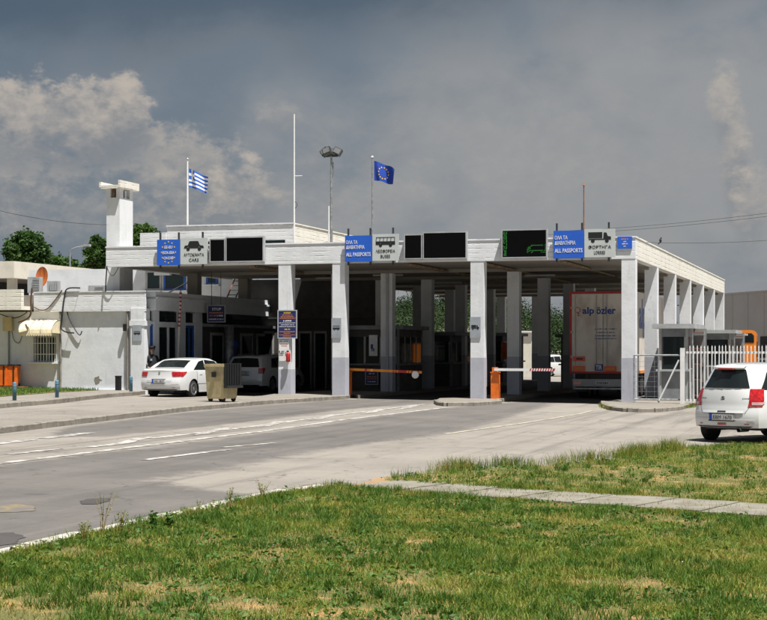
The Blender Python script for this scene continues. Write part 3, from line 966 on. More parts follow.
def fascia_sign(a, b, cpx, py0, py1, kind, lines, label_b, label_w):
    v = -.14
    x0, x1, zb, zt_ = on_front(a, b, py0, py1, v)
    r = panel_sign('lane_sign', label_b, 'sign', x0, x1, zb, zt_, v, 'sign_blue')
    posts_for(r, (x0 + .1, x1 - .08), zb, zt_, v)
    h = zt_ - zb; wd = x1 - x0
    for txt, fw, cz, fh, lw in lines:
        part(r, 'lettering', text_mb(txt, x0 + wd * (fw + lw / 2), zb + h * cz, v - .005, wd * lw, h * fh, bold=.012), 'print_white')
    if kind == 'car':
        for k in range(12):
            t = 2 * math.pi * k / 12
            cx_, cz_ = x0 + wd * .5 + math.sin(t) * wd * .30, zb + h * .5 + math.cos(t) * h * .41
            st = MB().extr([(cx_ + (.042 if q % 2 == 0 else .017) * math.sin(math.pi * q / 5), cz_ + (.042 if q % 2 == 0 else .017) * math.cos(math.pi * q / 5)) for q in range(10)], v - .006, v - .001)
            part(r, 'star', st, 'print_yellow')
    x0, x1 = x1 + .012, on_front(b, cpx, py0, py1, v)[1]
    r2 = panel_sign('vehicle_sign', label_w, 'sign', x0, x1, zb + .02, zt_ + .035, v, 'sign_grey')
    posts_for(r2, (x1 - .22,), zb, zt_, v)
    wd = x1 - x0
    part(r2, 'pictogram', pictogram(kind, x0 + wd * .13, x0 + wd * .87, zb + h * .60, zb + h * .92, v - .005), 'print_black')
    t1, t2 = {'car': ('ΑΥΤΟΚΙΝΗΤΑ', 'CARS'), 'bus': ('ΛΕΩΦΟΡΕΙΑ', 'BUSES'), 'lorry': ('ΦΟΡΤΗΓΑ', 'LORRIES')}[kind]
    part(r2, 'lettering', text_mb(t1, x0 + wd * .5, zb + h * .39, v - .004, wd * .74, h * .12), 'print_black')
    part(r2, 'lettering', text_mb(t2, x0 + wd * .5, zb + h * .19, v - .004, wd * .36, h * .12), 'print_black')


fascia_sign(157, 180, 207.5, 239.5, 265, 'car', [('EE-EU', .33, .70, .11, .34), ('EOX-EEA', .25, .49, .11, .50), ('CH-ΕΛΒ', .29, .28, .11, .42)],
            'blue sign with a ring of yellow stars beside the car pictogram', 'pale grey sign with a black car pictogram')
passl = [('ΟΛΑ ΤΑ', .04, .75, .14, .42), ('ΔΙΑΒΑΤΗΡΙΑ', .04, .56, .14, .68), ('ALL PASSPORTS', .04, .28, .15, .91)]
fascia_sign(345, 372, 398.5, 235.5, 261.5, 'bus', passl, 'blue all passports sign beside the bus pictogram', 'pale grey sign with a black bus pictogram')
fascia_sign(553.5, 584, 615, 230.5, 258, 'lorry', passl, 'blue all passports sign beside the lorry pictogram', 'pale grey sign with a black lorry pictogram')
x0, x1, zb, zt_ = on_front(617.5, 632, 236.5, 248.5, -.04)
r = panel_sign('corner_sign', 'small blue sign on the fascia over the corner column', 'sign', x0, x1, zb, zt_, -.045, 'sign_blue')


def scribble(x0, x1, z, h, v, seed, fill=.85):
    """a line of print too small to read"""
    rr_ = random.Random(seed); mb_ = MB(); x = x0
    while x < x1:
        w_ = rr_.uniform(.3, .8) * h
        w_ = min(w_, x1 - x)
        mb_.box(x, x + w_ * .8, v - .003, v, z - h / 2 * rr_.uniform(.7, 1), z + h / 2 * rr_.uniform(.7, 1))
        x += w_ + h * .12 + (h * .5 if rr_.random() > fill else 0)
    return mb_


for k, (a, b, cz, hh) in enumerate(((.25, .75, .78, .12), (.42, .62, .58, .10), (.32, .72, .40, .10), (.42, .58, .2, .10))):
    part(r, 'lettering', scribble(x0 + (x1 - x0) * a, x0 + (x1 - x0) * b, zb + (zt_ - zb) * cz, (zt_ - zb) * hh, -.046, k), 'print_white' if k else 'print_orange', kind='stuff')


def led(a, b, py0, py1, label, green=None, v=-.22):
    x0, x1, zb, zt_ = on_front(a, b, py0, py1, v)
    r = root('led_display', label, 'display', ((x0 + x1) / 2, v, zb))
    part(r, 'case', MB().box(x0, x1, v + .012, v + .20, zb, zt_), 'lt_grey')
    part(r, 'frame', MB().box(x0, x1, v, v + .011, zt_ - .045, zt_).box(x0, x1, v, v + .011, zb, zb + .035).box(x0, x0 + .035, v, v + .011, zb + .035, zt_ - .045).box(x1 - .035, x1, v, v + .011, zb + .035, zt_ - .045), 'lt_grey')
    part(r, 'screen', MB().box(x0 + .036, x1 - .036, v + .004, v + .0115, zb + .036, zt_ - .046), 'screen')
    if green:
        fx = lambda t: x0 + (x1 - x0) * t
        fz = lambda t: zb + (zt_ - zb) * t
        rr_ = random.Random(3)
        mb_ = MB()
        s = .016
        pts = []
        for k in range(30):
            z = .09 + k * .028
            for dx in (.045, .06, .095, .11):
                if rr_.random() < .62: pts.append((dx + (.012 if k < 8 else 0) * (1 if dx < .08 else -1), z))
        for k in range(26):
            t = .62 + k * .0135
            pts += [(t, .25)] if rr_.random() < .75 else []
            pts += [(t, .43)] if rr_.random() < .6 and t > .66 else []
            if rr_.random() < .5 and t > .85: pts.append((t, .19))
        for a_, b_ in ((.57, .24), (.57, .29), (.585, .34), (.60, .37), (.62, .36), (.585, .28), (.60, .31), (.62, .31), (.635, .33), (.60, .22), (.57, .19), (.66, .41), (.965, .36), (.965, .31), (.68, .2), (.66, .18), (.69, .24), (.64, .39)):
            pts.append((a_, b_))
        for a_, b_ in pts:
            mb_.box(fx(a_) - s, fx(a_) + s, v + .001, v + .0035, fz(b_) - s, fz(b_) + s)
        part(r, 'lit_pixels', mb_, 'led', kind='stuff')
    return r


led(209.5, 225, 238.5, 262, 'narrow dark matrix display beside the car sign')
led(225.6, 263.5, 236.5, 261.5, 'wide dark matrix display over the car lane')
led(404, 422, 234, 259, 'narrow dark matrix display beside the bus sign')
led(422.8, 466.5, 231.5, 258.5, 'wide dark matrix display over the bus lane')
led(501.5, 547, 229, 257.5, 'wide matrix display showing green pictograms over the lorry lane', True)


def plate_on_column(px0, px1, py0, py1, v, kind, label, xb=None):
    x0, x1, zb, zt_ = on_front(px0, px1, py0, py1, v)
    r = root('lane_plate', label, 'sign', ((x0 + x1) / 2, v, zb))
    part(r, 'panel', MB().box(x0, x1, v, v + .02, zb, zt_), 'plate_grey')
    h = zt_ - zb
    part(r, 'pictogram', pictogram(kind, x0 + .05, x1 - .05, zb + h * .42, zb + h * .62, v - .005), 'print_black')


plate_on_column(132.5, 141.5, 325, 341, .07, 'bus', 'grey plate with a vehicle pictogram on the white building corner')
plate_on_column(331.5, 341, 318, 338, -.021, 'bus', 'grey plate with a bus pictogram on the column by the orange barrier arm')
plate_on_column(470, 480.5, 317, 338, -.021, 'lorry', 'grey plate with a lorry pictogram on the column by the orange barrier post')


def notice(px0, px1, py0, py1, v, label, rows, base='navy', frame=True):
    x0, x1, zb, zt_ = on_front(px0, px1, py0, py1, v)
    r = root('information_sign', label, 'sign', ((x0 + x1) / 2, v, zb))
    part(r, 'panel', MB().box(x0, x1, v, v + .03, zb, zt_), base)
    if frame:
        t = .035
        part(r, 'frame', MB().box(x0 - t, x1 + t, v - .01, v + .035, zt_, zt_ + t).box(x0 - t, x1 + t, v - .01, v + .035, zb - t, zb).box(x0 - t, x0, v - .01, v + .035, zb, zt_).box(x1, x1 + t, v - .01, v + .035, zb, zt_), 'lt_grey')
    H, W2 = zt_ - zb, x1 - x0
    for k, (a, b, cz, hh, col, txt) in enumerate(rows):
        if txt:
            m_ = text_mb(txt, x0 + W2 * (a + b) / 2, zb + H * cz, v - .004, W2 * (b - a), H * hh, bold=.02)
        else:
            m_ = scribble(x0 + W2 * a, x0 + W2 * b, zb + H * cz, H * hh, v, k + int(px0))
        part(r, 'lettering', m_, col, kind=None if txt else 'stuff')
    return r


notice(278.5, 296, 311, 337.5, -.06, 'navy notice board with orange and white lines strapped to a column', [
    (.30, .70, .93, .06, 'print_yellow', None), (.22, .78, .85, .035, 'print_orange', None), (.14, .86, .79, .035, 'print_orange', None), (.04, .96, .73, .035, 'print_orange', None),
    (.28, .74, .63, .06, 'print_white', None), (.04, .96, .55, .03, 'print_white', None), (.14, .9, .48, .03, 'print_white', None), (.04, .96, .41, .03, 'print_white', None),
    (.34, .66, .31, .06, 'print_yellow', None), (.06, .94, .22, .035, 'print_orange', None), (.3, .7, .16, .03, 'print_orange', None), (.04, .96, .10, .03, 'print_orange', None), (.26, .74, .05, .03, 'print_orange', None)])
notice(279, 289, 340, 361, -.03, 'white paper notice taped below the navy board', [
    (.04, .96, .94, .07, 'print_blue', None), (.15, .9, .80, .04, 'print_red', None), (.2, .8, .72, .04, 'print_red', None), (.02, .52, .45, .09, 'print_black', None), (.06, .5, .36, .07, 'print_black', None), (.04, .48, .28, .05, 'print_black', None)], 'print_white', False)
# fire extinguisher hung on the same column
x0, z0 = Fp(288.2, 362, -.12); z1 = Fp(288, 352, -.12)[1]
r = root('fire_extinguisher', 'small red fire extinguisher hung on the column below the notice', 'extinguisher', (x0, -.12, z0))
part(r, 'cylinder', MB().lathe([(.02, z0), (.075, z0 + .01), (.08, z0 + .05), (.08, z1 - .08), (.06, z1 - .03), (.025, z1)], (x0, -.12, 0)), 'red', True)
part(r, 'valve', MB().box(x0 - .05, x0 + .02, -.14, -.10, z1, z1 + .05), 'black')
part(r, 'hose', MB().tube([(x0 - .04, -.12, z1 + .02), (x0 - .11, -.12, z1 - .02), (x0 - .10, -.12, z1 - .15)], .012), 'black')
# red post by the first column
x0 = Fp(291.3, 390, .6)[0]
r = root('red_post', 'short red steel post standing beside the column with the notices', 'post', (x0, .6, zg(x0, .6) + .13))
za = zg(x0, .6) + .13
part(r, 'shaft', MB().box(x0 - .06, x0 + .06, .54, .66, za, za + .95), 'red')
part(r, 'cap', MB().box(x0 - .07, x0 + .07, .53, .67, za + .95, za + .99), 'red')

# ================================================================== left low white building
xW = Fp(143, 350)[0]
zb0 = zg(xW, 0)
low = root('white_building', 'low whitewashed office building with a barred window beside the canopy', 'building', (xW - 4, .2, zb0))
xfar = -46.0
ZF = CAMZ + (HY - 311) / F_PX * 59.5
# front wall, left of the corner pillar, with the window opening
wx0, wx1, wz0, wz1 = on_front(33.5, 56, 336, 362, .25)
xp0 = Fp(129.5, 350)[0]
wl = MB().box(xfar, wx0, .25, .55, zb0 - .2, ZF).box(wx1, xp0, .25, .55, zb0 - .2, ZF).box(wx0, wx1, .25, .55, zb0 - .2, wz0).box(wx0, wx1, .25, .55, wz1, ZF)
part(low, 'wall', wl, 'white_wall')
part(low, 'corner_pillar', MB().box(xp0, xW, .10, .60, zb0 - .1, ZF + .1).box(xp0 - .05, xW + .04, .08, .6, ZF - .55, ZF - .35), 'white')
xs33 = Fp(32, 300)[0]
part(low, 'fascia', MB().box(xs33, xW + .02, .13, .25, ZF, ZR - .04).box(xs33, xW + .04, .11, .27, ZR - .04, ZR), 'boards')
xl0, _ = Fp(-160, 300, -.6)
part(low, 'fascia', MB().box(xfar, xs33 - .12, -.6, -.4, ZF + .06, ZR + .07).box(xfar, xs33 - .12, -.4, .25, ZF + .06, ZF + .2), 'boards_old')
part(low, 'roof', MB().box(xfar, xW - .3, .27, 14, ZF + .12, ZR - .12), 'soffit')
# drain pipes and seams
for px, m_ in ((60.5, 'brown_cable'), (127.5, 'rust')):
    xx = Fp(px, 350, .2)[0]
    part(low, 'drainpipe', MB().cyl((xx, .19, zb0 - .1), (xx, .19, ZR - .05), .045, n=8), 'kerb')
part(low, 'plinth', MB().box(Fp(66, 386, .2)[0], xp0, .17, .248, zb0 - .15, zb0 + .17), 'white_wall')
# the window: frame, panes, bars, sill, awning
win = part(low, 'window', MB().box(wx0, wx1, .42, .47, wz0, wz0 + .06).box(wx0, wx1, .42, .47, wz1 - .06, wz1).box(wx0, wx0 + .06, .42, .47, wz0 + .06, wz1 - .06).box(wx1 - .06, wx1, .42, .47, wz0 + .06, wz1 - .06).box((wx0 + wx1) / 2 - .04, (wx0 + wx1) / 2 + .04, .42, .47, wz0 + .06, wz1 - .06), 'wood_frame')
part(win, 'pane', MB().box(wx0 + .06, (wx0 + wx1) / 2 - .04, .44, .45, wz0 + .06, wz1 - .06), 'pane')
part(win, 'pane', MB().box((wx0 + wx1) / 2 + .04, wx1 - .06, .44, .45, wz0 + .06, wz1 - .06), 'pane')
part(win, 'curtain', MB().box((wx0 + wx1) / 2 + .05, wx1 - .3, .50, .52, wz0, wz1), 'brown')
for k in range(8):
    xx = wx0 + (wx1 - wx0) * (k + .5) / 8
    part(win, 'bar', MB().cyl((xx, .27, wz0), (xx, .27, wz1), .014, n=6), 'print_white')
for zz in (.3, .72):
    part(win, 'bar', MB().box(wx0, wx1, .262, .278, wz0 + (wz1 - wz0) * zz - .012, wz0 + (wz1 - wz0) * zz + .012), 'print_white')
part(low, 'sill', MB().box(wx0 - .15, wx1 + .1, .12, .249, wz0 - .07, wz0 - .01), 'white')
part(low, 'room', MB().box(wx0 - .4, wx1 + .4, 1.6, 1.65, wz0 - .4, wz1 + .3), 'interior')
ax0, _ = Fp(20, 330, -.4); ax1, _ = Fp(58.5, 330, 0)
az1 = Fp(40, 320, .2)[1]; az0 = Fp(40, 333.5, -.5)[1]
rows = []
prof = [(.24, az1)] + [(.24 - .75 * math.sin(t), az0 + (az1 - az0) * math.cos(t) ** .8) for t in np.linspace(.25, math.pi / 2 - .02, 7)]
mb = MB()
nrib = 7
for i in range(nrib * 2 + 1):
    t = i / (nrib * 2)
    xx = ax0 + (ax1 - ax0) * t
    sag = .02 if i % 2 else 0
    rows.append([(xx, y, z - sag) for y, z in prof])
mb.grid(rows)
for xx, fl in ((ax0, 1), (ax1, 0)):
    pl = [(xx, y, z) for y, z in prof] + [(xx, .24, az0)]
    mb.add(pl, [tuple(range(len(pl))) if fl else tuple(range(len(pl) - 1, -1, -1))])
aw = part(low, 'awning', mb, 'awning')
mb = MB()
for k in range(14):
    xa = ax0 + (ax1 - ax0) * k / 14; xb = ax0 + (ax1 - ax0) * (k + 1) / 14; yy = prof[-1][0]; zz = prof[-1][1]
    mb.extr([(xa, zz), (xb, zz), (xb, zz - .07), ((xa + xb) / 2, zz - .13), (xa, zz - .07)], yy - .006, yy)
part(aw, 'valance', mb, 'awning')
mb = MB()
for t in (0, .33, .66, 1):
    xx = ax0 + (ax1 - ax0) * t
    mb.tube([(xx, y - .01, z + .012) for y, z in prof], .012)
part(aw, 'rib', mb, 'wood_frame')
# meter box and cables
mx0, mx1, mz0, mz1 = on_front(3, 12, 317, 331, .1)
mb_o = part(low, 'meter_box', MB().box(mx0, mx1, .08, .249, mz0, mz1), 'beige_plastic')
part(mb_o, 'conduit', MB().cyl(((mx0 + mx1) / 2, .2, zb0), ((mx0 + mx1) / 2, .2, mz0), .03, n=6), 'grey_panel')


def cable_on_front(pts, v, rad, m_, name='cable'):
    q = [(*Fp(a, b, v), ) for a, b in pts]
    # smooth the run
    out = []
    for i in range(len(q) - 1):
        p0, p1, p2, p3 = q[max(0, i - 1)], q[i], q[i + 1], q[min(len(q) - 1, i + 2)]
        for k in range(5):
            t = k / 5
            out.append(tuple(.5 * (2 * p1[j] + (p2[j] - p0[j]) * t + (2 * p0[j] - 5 * p1[j] + 4 * p2[j] - p3[j]) * t * t + (3 * p1[j] - p0[j] - 3 * p2[j] + p3[j]) * t ** 3) for j in (0, 1)))
    out.append(q[-1])
    part(low, name, MB().tube([(a, v, z) for a, z in out], rad, 5), m_)


cable_on_front([(80, 288), (67, 289), (64, 300), (62, 318), (61, 328), (66, 332), (74, 333)], .09, .028, 'cable')
cable_on_front([(66, 306), (69, 318), (76, 331), (80, 335), (82, 331)], .17, .022, 'cable')
cable_on_front([(62, 290), (55, 300), (47, 309), (40, 310), (34, 307)], .10, .022, 'brown_cable')
cable_on_front([(32, 288), (31, 300), (31, 312), (28, 318), (18, 322)], -.62, .035, 'brown_cable')
cable_on_front([(12, 331), (14, 340), (19, 343), (22, 336)], .2, .012, 'cable')
cable_on_front([(0, 314), (14, 318), (26, 313), (32, 304)], .1, .018, 'cable')
cable_on_front([(107, 266), (106, 280), (105.5, 292)], -.02, .025, 'cable')
cable_on_front([(106.5, 266), (110, 274), (114, 275), (118.5, 267)], -.05, .014, 'cable')
for px, py, s_z in ((125.5, 327.5, .13), (126, 326, .1)):
    xx, zz = Fp(px, py, .15)
    part(low, 'wall_lamp', MB().box(xx - .06, xx + .06, .05, .249, zz - s_z, zz + s_z), 'black')
    break
for px, py, fs in ((97, 380, .16),):
    xx, zz = Fp(px, py, .2)
    rr_ = random.Random(2)
    part(low, 'flaked_patch', MB().extr([(xx + fs * rr_.uniform(.5, 1.2) * math.cos(t), zz + fs * rr_.uniform(.5, 1.2) * math.sin(t)) for t in np.linspace(0, 6.0, 11)], .243, .2495), 'kerb')

# side facade along the car lane
YB = 13.5
xf = xW - .02
zt1 = ZF
side = MB()
zd = zg(xf, 4)


def fz_side(py):  # height seen at the corner edge
    return CAMZ + (HY - py) / F_PX * 59.3


zb_tr, zt_tr = fz_side(321.5), fz_side(311.5)      # transom band
part(low, 'side_fascia', MB().box(xf - .3, xf + .25, .62, YB, fz_side(310), ZR - .02).box(xf - .3, xf + .32, .62, YB, ZR - .3, ZR - .22), 'white_wall')
part(low, 'transom_beam', MB().box(xf - .12, xf + .04, .62, 6.3, fz_side(324), fz_side(321.3)), 'white_wall')
for a, b in ((152.8, 157.8), (177.5, 184.2), (194, 201)):
    ya, yb_ = Sp(a, 350, xf)[0], Sp(b, 350, xf)[0]
    part(low, 'pilaster', MB().box(xf - .3, xf + .06, ya, yb_, zd, fz_side(310)), 'white_wall')
for a, b, fr_ in ((144.3, 152.8, 'blue_frame'), (157.8, 177.5, 'white'), (184.2, 194, 'blue_frame')):
    ya, yb_ = Sp(a, 350, xf)[0], Sp(b, 350, xf)[0]
    ya = max(ya, .62)
    wn = part(low, 'shopfront', MB().box(xf - .1, xf, ya, ya + .1, zd, fz_side(324)).box(xf - .1, xf, yb_ - .1, yb_, zd, fz_side(324)).box(xf - .1, xf, ya + .1, yb_ - .1, fz_side(324) - .1, fz_side(324)).box(xf - .1, xf, ya + .1, yb_ - .1, zd, zd + .12), fr_)
    part(wn, 'pane', MB().box(xf - .06, xf - .05, ya + .1, yb_ - .1, zd + .12, fz_side(324) - .1), 'glass')
    part(wn, 'transom_pane', MB().box(xf - .06, xf - .05, ya + .02, yb_ - .02, fz_side(321), fz_side(311)), 'glass')
    part(wn, 'mullion', MB().box(xf - .09, xf - .005, (ya * .45 + yb_ * .55) - .06, (ya * .45 + yb_ * .55) + .06, zd + .12, fz_side(324) - .1), fr_)
part(low, 'room', MB().box(xf - 3.0, xf - 2.95, .7, YB, zd, ZF), 'interior')
ya = Sp(201, 350, xf)[0]
part(low, 'transom_panel', MB().box(xf - .15, xf - .1, ya, YB, fz_side(325), fz_side(309)), 'glass')
gp = part(low, 'grey_partition', MB().box(xf - .2, xf + .0, ya, YB, zd, fz_side(325)), 'dark_panel')
part(low, 'canopy_ledge', MB().box(xf, xf + .55, ya, YB, fz_side(325), fz_side(322)), 'grey_panel')
for a, b in ((210, 223), (240, 252), (256, 268)):
    y0_, y1_ = Sp(a, 350, xf)[0], Sp(b, 350, xf)[0]
    dd = part(low, 'door' if a < 220 else 'booth_window', MB().box(xf + .001, xf + .05, y0_, y0_ + .12, zd + (.1 if a < 220 else 1.0), fz_side(331)).box(xf + .001, xf + .05, y1_ - .12, y1_, zd + (.1 if a < 220 else 1.0), fz_side(331)).box(xf + .001, xf + .05, y0_ + .12, y1_ - .12, fz_side(331) - .12, fz_side(331)), 'wood_frame')
    part(dd, 'pane', MB().box(xf + .002, xf + .02, y0_ + .12, y1_ - .12, zd + (.1 if a < 220 else 1.0), fz_side(331) - .12), 'glass')
yd = Sp(229, 350, xf + .5)[0]
part(low, 'duct', MB().cyl((xf + .5, yd, zd), (xf + .5, yd, fz_side(322)), .2, n=14), 'steel', True)
# back wall at the end of the lane-one arcade and upper office storey
ub = root('upper_office', 'white upper storey with parapet rising behind the canopy roof', 'building', (xK, 12.5, ZR))
vU = 12.0
zU = Fp(293, 222.5, vU)[1]
xa = Fp(167, 225, vU)[0]; xb = Fp(293, 222, vU)[0]; xw = Fp(141, 233, vU)[0]
openings = [(146, 187, 268, 290), (206, 218, 274, 285)]
part(ub, 'wall', MB().box(xa, xb, vU + .02, vU + .3, ZT - .1, zU - .06).box(xa - .03, xb + .03, vU - .02, vU + .33, zU - .06, zU), 'boards')
part(ub, 'side_wall', MB().box(xb - .3, xb, vU + .3, vU + 21, ZT - .1, zU - .06).box(xb - .33, xb + .03, vU + .33, vU + 21, zU - .06, zU - .002), 'boards_old')
part(ub, 'roof', MB().box(xa, xb - .3, vU + .3, vU + 21, zU - .45, zU - .25), 'soffit')
zw = Fp(150, 233, vU)[1]
part(ub, 'wing', MB().box(xw, xa - .01, vU - .1, vU + 5, zw - .62, zw).box(xw + .5, xa - .01, vU + .3, vU + 5, ZT - .5, zw - .62), 'boards')
# ribbon window between parapet and canopy roof
z0_, z1_ = Fp(200, 246, vU)[1], Fp(200, 241.5, vU)[1]
part(ub, 'ribbon_window', MB().box(Fp(156, 240, vU)[0], Fp(285, 240, vU)[0], vU - .01, vU + .018, max(z0_, ZT - .09), z1_), 'glass')
# the storey seen under the canopy
zlo = ZR - .15
vU2 = 12.6
part(ub, 'lower_wall', MB().box(xw - 6, Fp(250, 280, vU2)[0], vU2, vU2 + .3, zlo, ZS + .6), 'white_wall')
xq = Fp(388, 280, vU2)[0]
part(ub, 'shaded_wall', MB().box(Fp(250.5, 280, vU2)[0], xq, vU2, vU2 + .3, zg(xb, vU2), ZS + .01), 'dark_panel')
for a, b in ((299, 312), (314, 327), (262, 274), (350, 362), (366, 378)):
    xa_, xb_ = Fp(a, 340, vU2)[0], Fp(b, 340, vU2)[0]
    dd = part(ub, 'lane_door', MB().box(xa_, xa_ + .08, vU2 - .05, vU2 - .002, zg(xa_, vU2), 2.55).box(xb_ - .08, xb_, vU2 - .05, vU2 - .002, zg(xa_, vU2), 2.55).box(xa_ + .08, xb_ - .08, vU2 - .05, vU2 - .002, 2.45, 2.55), 'wood_frame')
    part(dd, 'pane', MB().box(xa_ + .08, xb_ - .08, vU2 - .03, vU2 - .003, zg(xa_, vU2) + .05, 2.45), 'glass')
part(ub, 'lane_beam', MB().box(Fp(250.5, 280, vU2)[0], xq, vU2 - .12, vU2 - .003, 3.1, 3.35), 'dark_panel')
for a, b, c, d in ((146, 162, 271, 290), (164, 186, 271, 290), (206.5, 218, 275, 284)):
    x0, x1, z0, z1 = on_front(a, b, c, d, vU2)
    wn = part(ub, 'window', MB().box(x0, x1, vU2 - .06, vU2 - .002, z0, z0 + .07).box(x0, x1, vU2 - .06, vU2 - .002, z1 - .07, z1).box(x0, x0 + .1, vU2 - .06, vU2 - .002, z0 + .07, z1 - .07).box(x1 - .1, x1, vU2 - .06, vU2 - .002, z0 + .07, z1 - .07), 'blue_frame' if a != 146 else 'wood_frame')
    part(wn, 'pane', MB().box(x0 + .1, x1 - .1, vU2 - .04, vU2 - .003, z0 + .07, z1 - .07), 'pane')
    part(wn, 'sill', MB().box(x0 - .1, x1 + .1, vU2 - .2, vU2 - .003, z0 - .1, z0 - .02), 'white')
# ladder leaning between the columns
r = root('roof_ladder', 'steel ladder leaning on the upper storey above the low roof', 'ladder', (Fp(233, 296, 11.8)[0], 11.8, ZR))
pA, pB = Fp(226, 295, 11.8), Fp(236, 274, 12.4)
for dx in (0, .42):
    part(r, 'rail', MB().cyl((pA[0] + dx, 11.7, ZR - .1), (pB[0] + dx, 12.5, pB[1]), .03, n=6), 'rust' if dx == 0 else 'dark_steel')
for k in range(6):
    t = (k + .5) / 6
    part(r, 'rung', MB().cyl((pA[0] + (pB[0] - pA[0]) * t, 11.7 + .8 * t, ZR - .1 + (pB[1] - ZR + .1) * t), (pA[0] + .42 + (pB[0] - pA[0]) * t, 11.7 + .8 * t, ZR - .1 + (pB[1] - ZR + .1) * t), .02, n=6), 'dark_steel')
r = thing('handrail', MB().tube([(*Fp(168, 293, 8)[:1], 8, Fp(168, 293, 8)[1]), (Fp(190, 281, 8.3)[0], 8.3, Fp(190, 281, 8.3)[1])], .035).cyl((Fp(169, 293, 8)[0], 8, ZR - .12), (Fp(169, 293, 8)[0], 8, Fp(169, 292.6, 8)[1]), .03).cyl((Fp(189.5, 281, 8.3)[0], 8.3, ZR - .12), (Fp(189.5, 281, 8.3)[0], 8.3, Fp(190, 281, 8.3)[1]), .03), 'dark_steel', 'dark sloping handrail on the low roof under the canopy', 'handrail', (Fp(180, 290, 8)[0], 8, ZR - .12))

# ---------------------------------------------------------------- the square tower
tv = 0.9
tx0, tx1 = Fp(106.5, 230, tv)[0], Fp(119.6, 230, tv)[0]
TD = 1.15
tzc = Fp(113, 188.5, tv)[1]
tw = root('chimney_tower', 'slender square white tower with a flat cap and small openings', 'tower', ((tx0 + tx1) / 2, tv + .5, ZR - .2))
zo0, zo1 = Fp(113, 197.5, tv)[1], tzc
th = .13
ox0, ox1 = tx0 + (tx1 - tx0) * .30, tx0 + (tx1 - tx0) * .74
oy0, oy1 = tv + TD * .28, tv + TD * .76
sh = MB().box(tx0, tx1, tv, tv + TD, ZR - .2, zo0)
for a, b, c, d in ((tx0, ox0, tv, tv + th), (ox1, tx1, tv, tv + th), (tx1 - th, tx1, tv + th, oy0), (tx1 - th, tx1, oy1, tv + TD), (tx0, tx0 + th, tv + th, oy0), (tx0, tx0 + th, oy1, tv + TD), (tx0 + th, ox0, tv + TD - th, tv + TD), (ox1, tx1 - th, tv + TD - th, tv + TD)):
    sh.box(a, b, c, d, zo0, zo1)
part(tw, 'shaft', sh, 'white')
part(tw, 'cap', MB().box(tx0 - .2, tx1 + .12, tv - .2, tv + TD + .25, zo1, zo1 + .12), 'boards_old')
cw = part(tw, 'cap_edge', MB().box(tx1 + .04, tx1 + .125, tv - .205, tv + TD + .3, zo1 + .02, zo1 + .30), 'boards_old')
part(tw, 'cap_edge', MB().box(tx0 - .205, tx0 - .13, tv - .205, tv + TD + .2, zo1 + .02, zo1 + .24), 'boards_old')
part(tw, 'inner_dark_block', MB().box(tx0 + th + .01, (ox0 + ox1) / 2 - .02, tv + th + .01, tv + TD - th - .01, zo0 + .001, zo1 - .002), 'brown')  # dark block added inside the tower openings to make them read as shaded

# ---------------------------------------------------------------- roof clutter on the low building
def ac_unit(px0, px1, py0, py1, v, label, depth=.45, louvre=True):
    x0, x1, z0, z1 = on_front(px0, px1, py0, py1, v)
    z0 = min(z0, ZR - .02)
    r = root('air_conditioner', label, 'air conditioner', ((x0 + x1) / 2, v, z0), 'air conditioners on the low roof')
    part(r, 'case', MB().box(x0, x1, v, v + depth, z0, z1), 'lt_grey')
    w_ = x1 - x0
    gx0, gx1 = (x0 + w_ * .45, x1 - .03) if louvre else (x0 + w_ * .3, x1 - .06)
    gr = part(r, 'grille', MB().box(gx0, gx1, v - .012, v - .002, z0 + .08, z1 - .06), 'interior')
    n = 7 if louvre else 5
    for k in range(n):
        zz = z0 + .08 + (z1 - z0 - .14) * (k + .5) / n
        part(gr, 'slat', MB().box(gx0, gx1, v - .035, v - .013, zz - .018, zz + .018), 'lt_grey')
    if not louvre:
        for k in range(4):
            xx = gx0 + (gx1 - gx0) * (k + .5) / 4
            part(gr, 'slat', MB().box(xx - .018, xx + .018, v - .05, v - .036, z0 + .08, z1 - .06), 'lt_grey')
    return r


ac_unit(27.5, 39.5, 277, 290.5, .7, 'tall louvred air conditioner in front of the orange dish', .25)
ac_unit(47, 58, 281, 291, .7, 'white square air conditioner with a grid grille on the low roof', .2, louvre=False)
ac_unit(88, 104, 285.5, 291.5, .9, 'low grey air conditioner beside the tower on the low roof')
# rusty orange dish
cx0, cz0 = Fp(41.2, 277.5, 1.8)
r = root('satellite_dish', 'rusty orange satellite dish standing on the low roof', 'dish', (cx0, 1.9, ZR - .12))
rows = []
tiltd = R(20)
for i in range(7):
    rr0 = i / 6
    ring = []
    for k in range(25):
        t = 2 * math.pi * k / 24
        a, b_ = rr0 * .27 * math.cos(t) * .98, rr0 * .40 * math.sin(t)
        d = .12 * rr0 * rr0
        ring.append((cx0 + a + d * .5, 1.8 - d * .6 + b_ * .15, cz0 + b_ + .02))
    rows.append(ring)
part(r, 'reflector', MB().grid(rows), 'orange_dish', True)
part(r, 'mast', MB().cyl((cx0, 1.85, ZR - .12), (cx0, 1.85, cz0), .04), 'rust')
part(r, 'feed_arm', MB().cyl((cx0, 1.8, cz0 - .35), (cx0 + .25, 1.2, cz0 - .05), .012), 'rust')

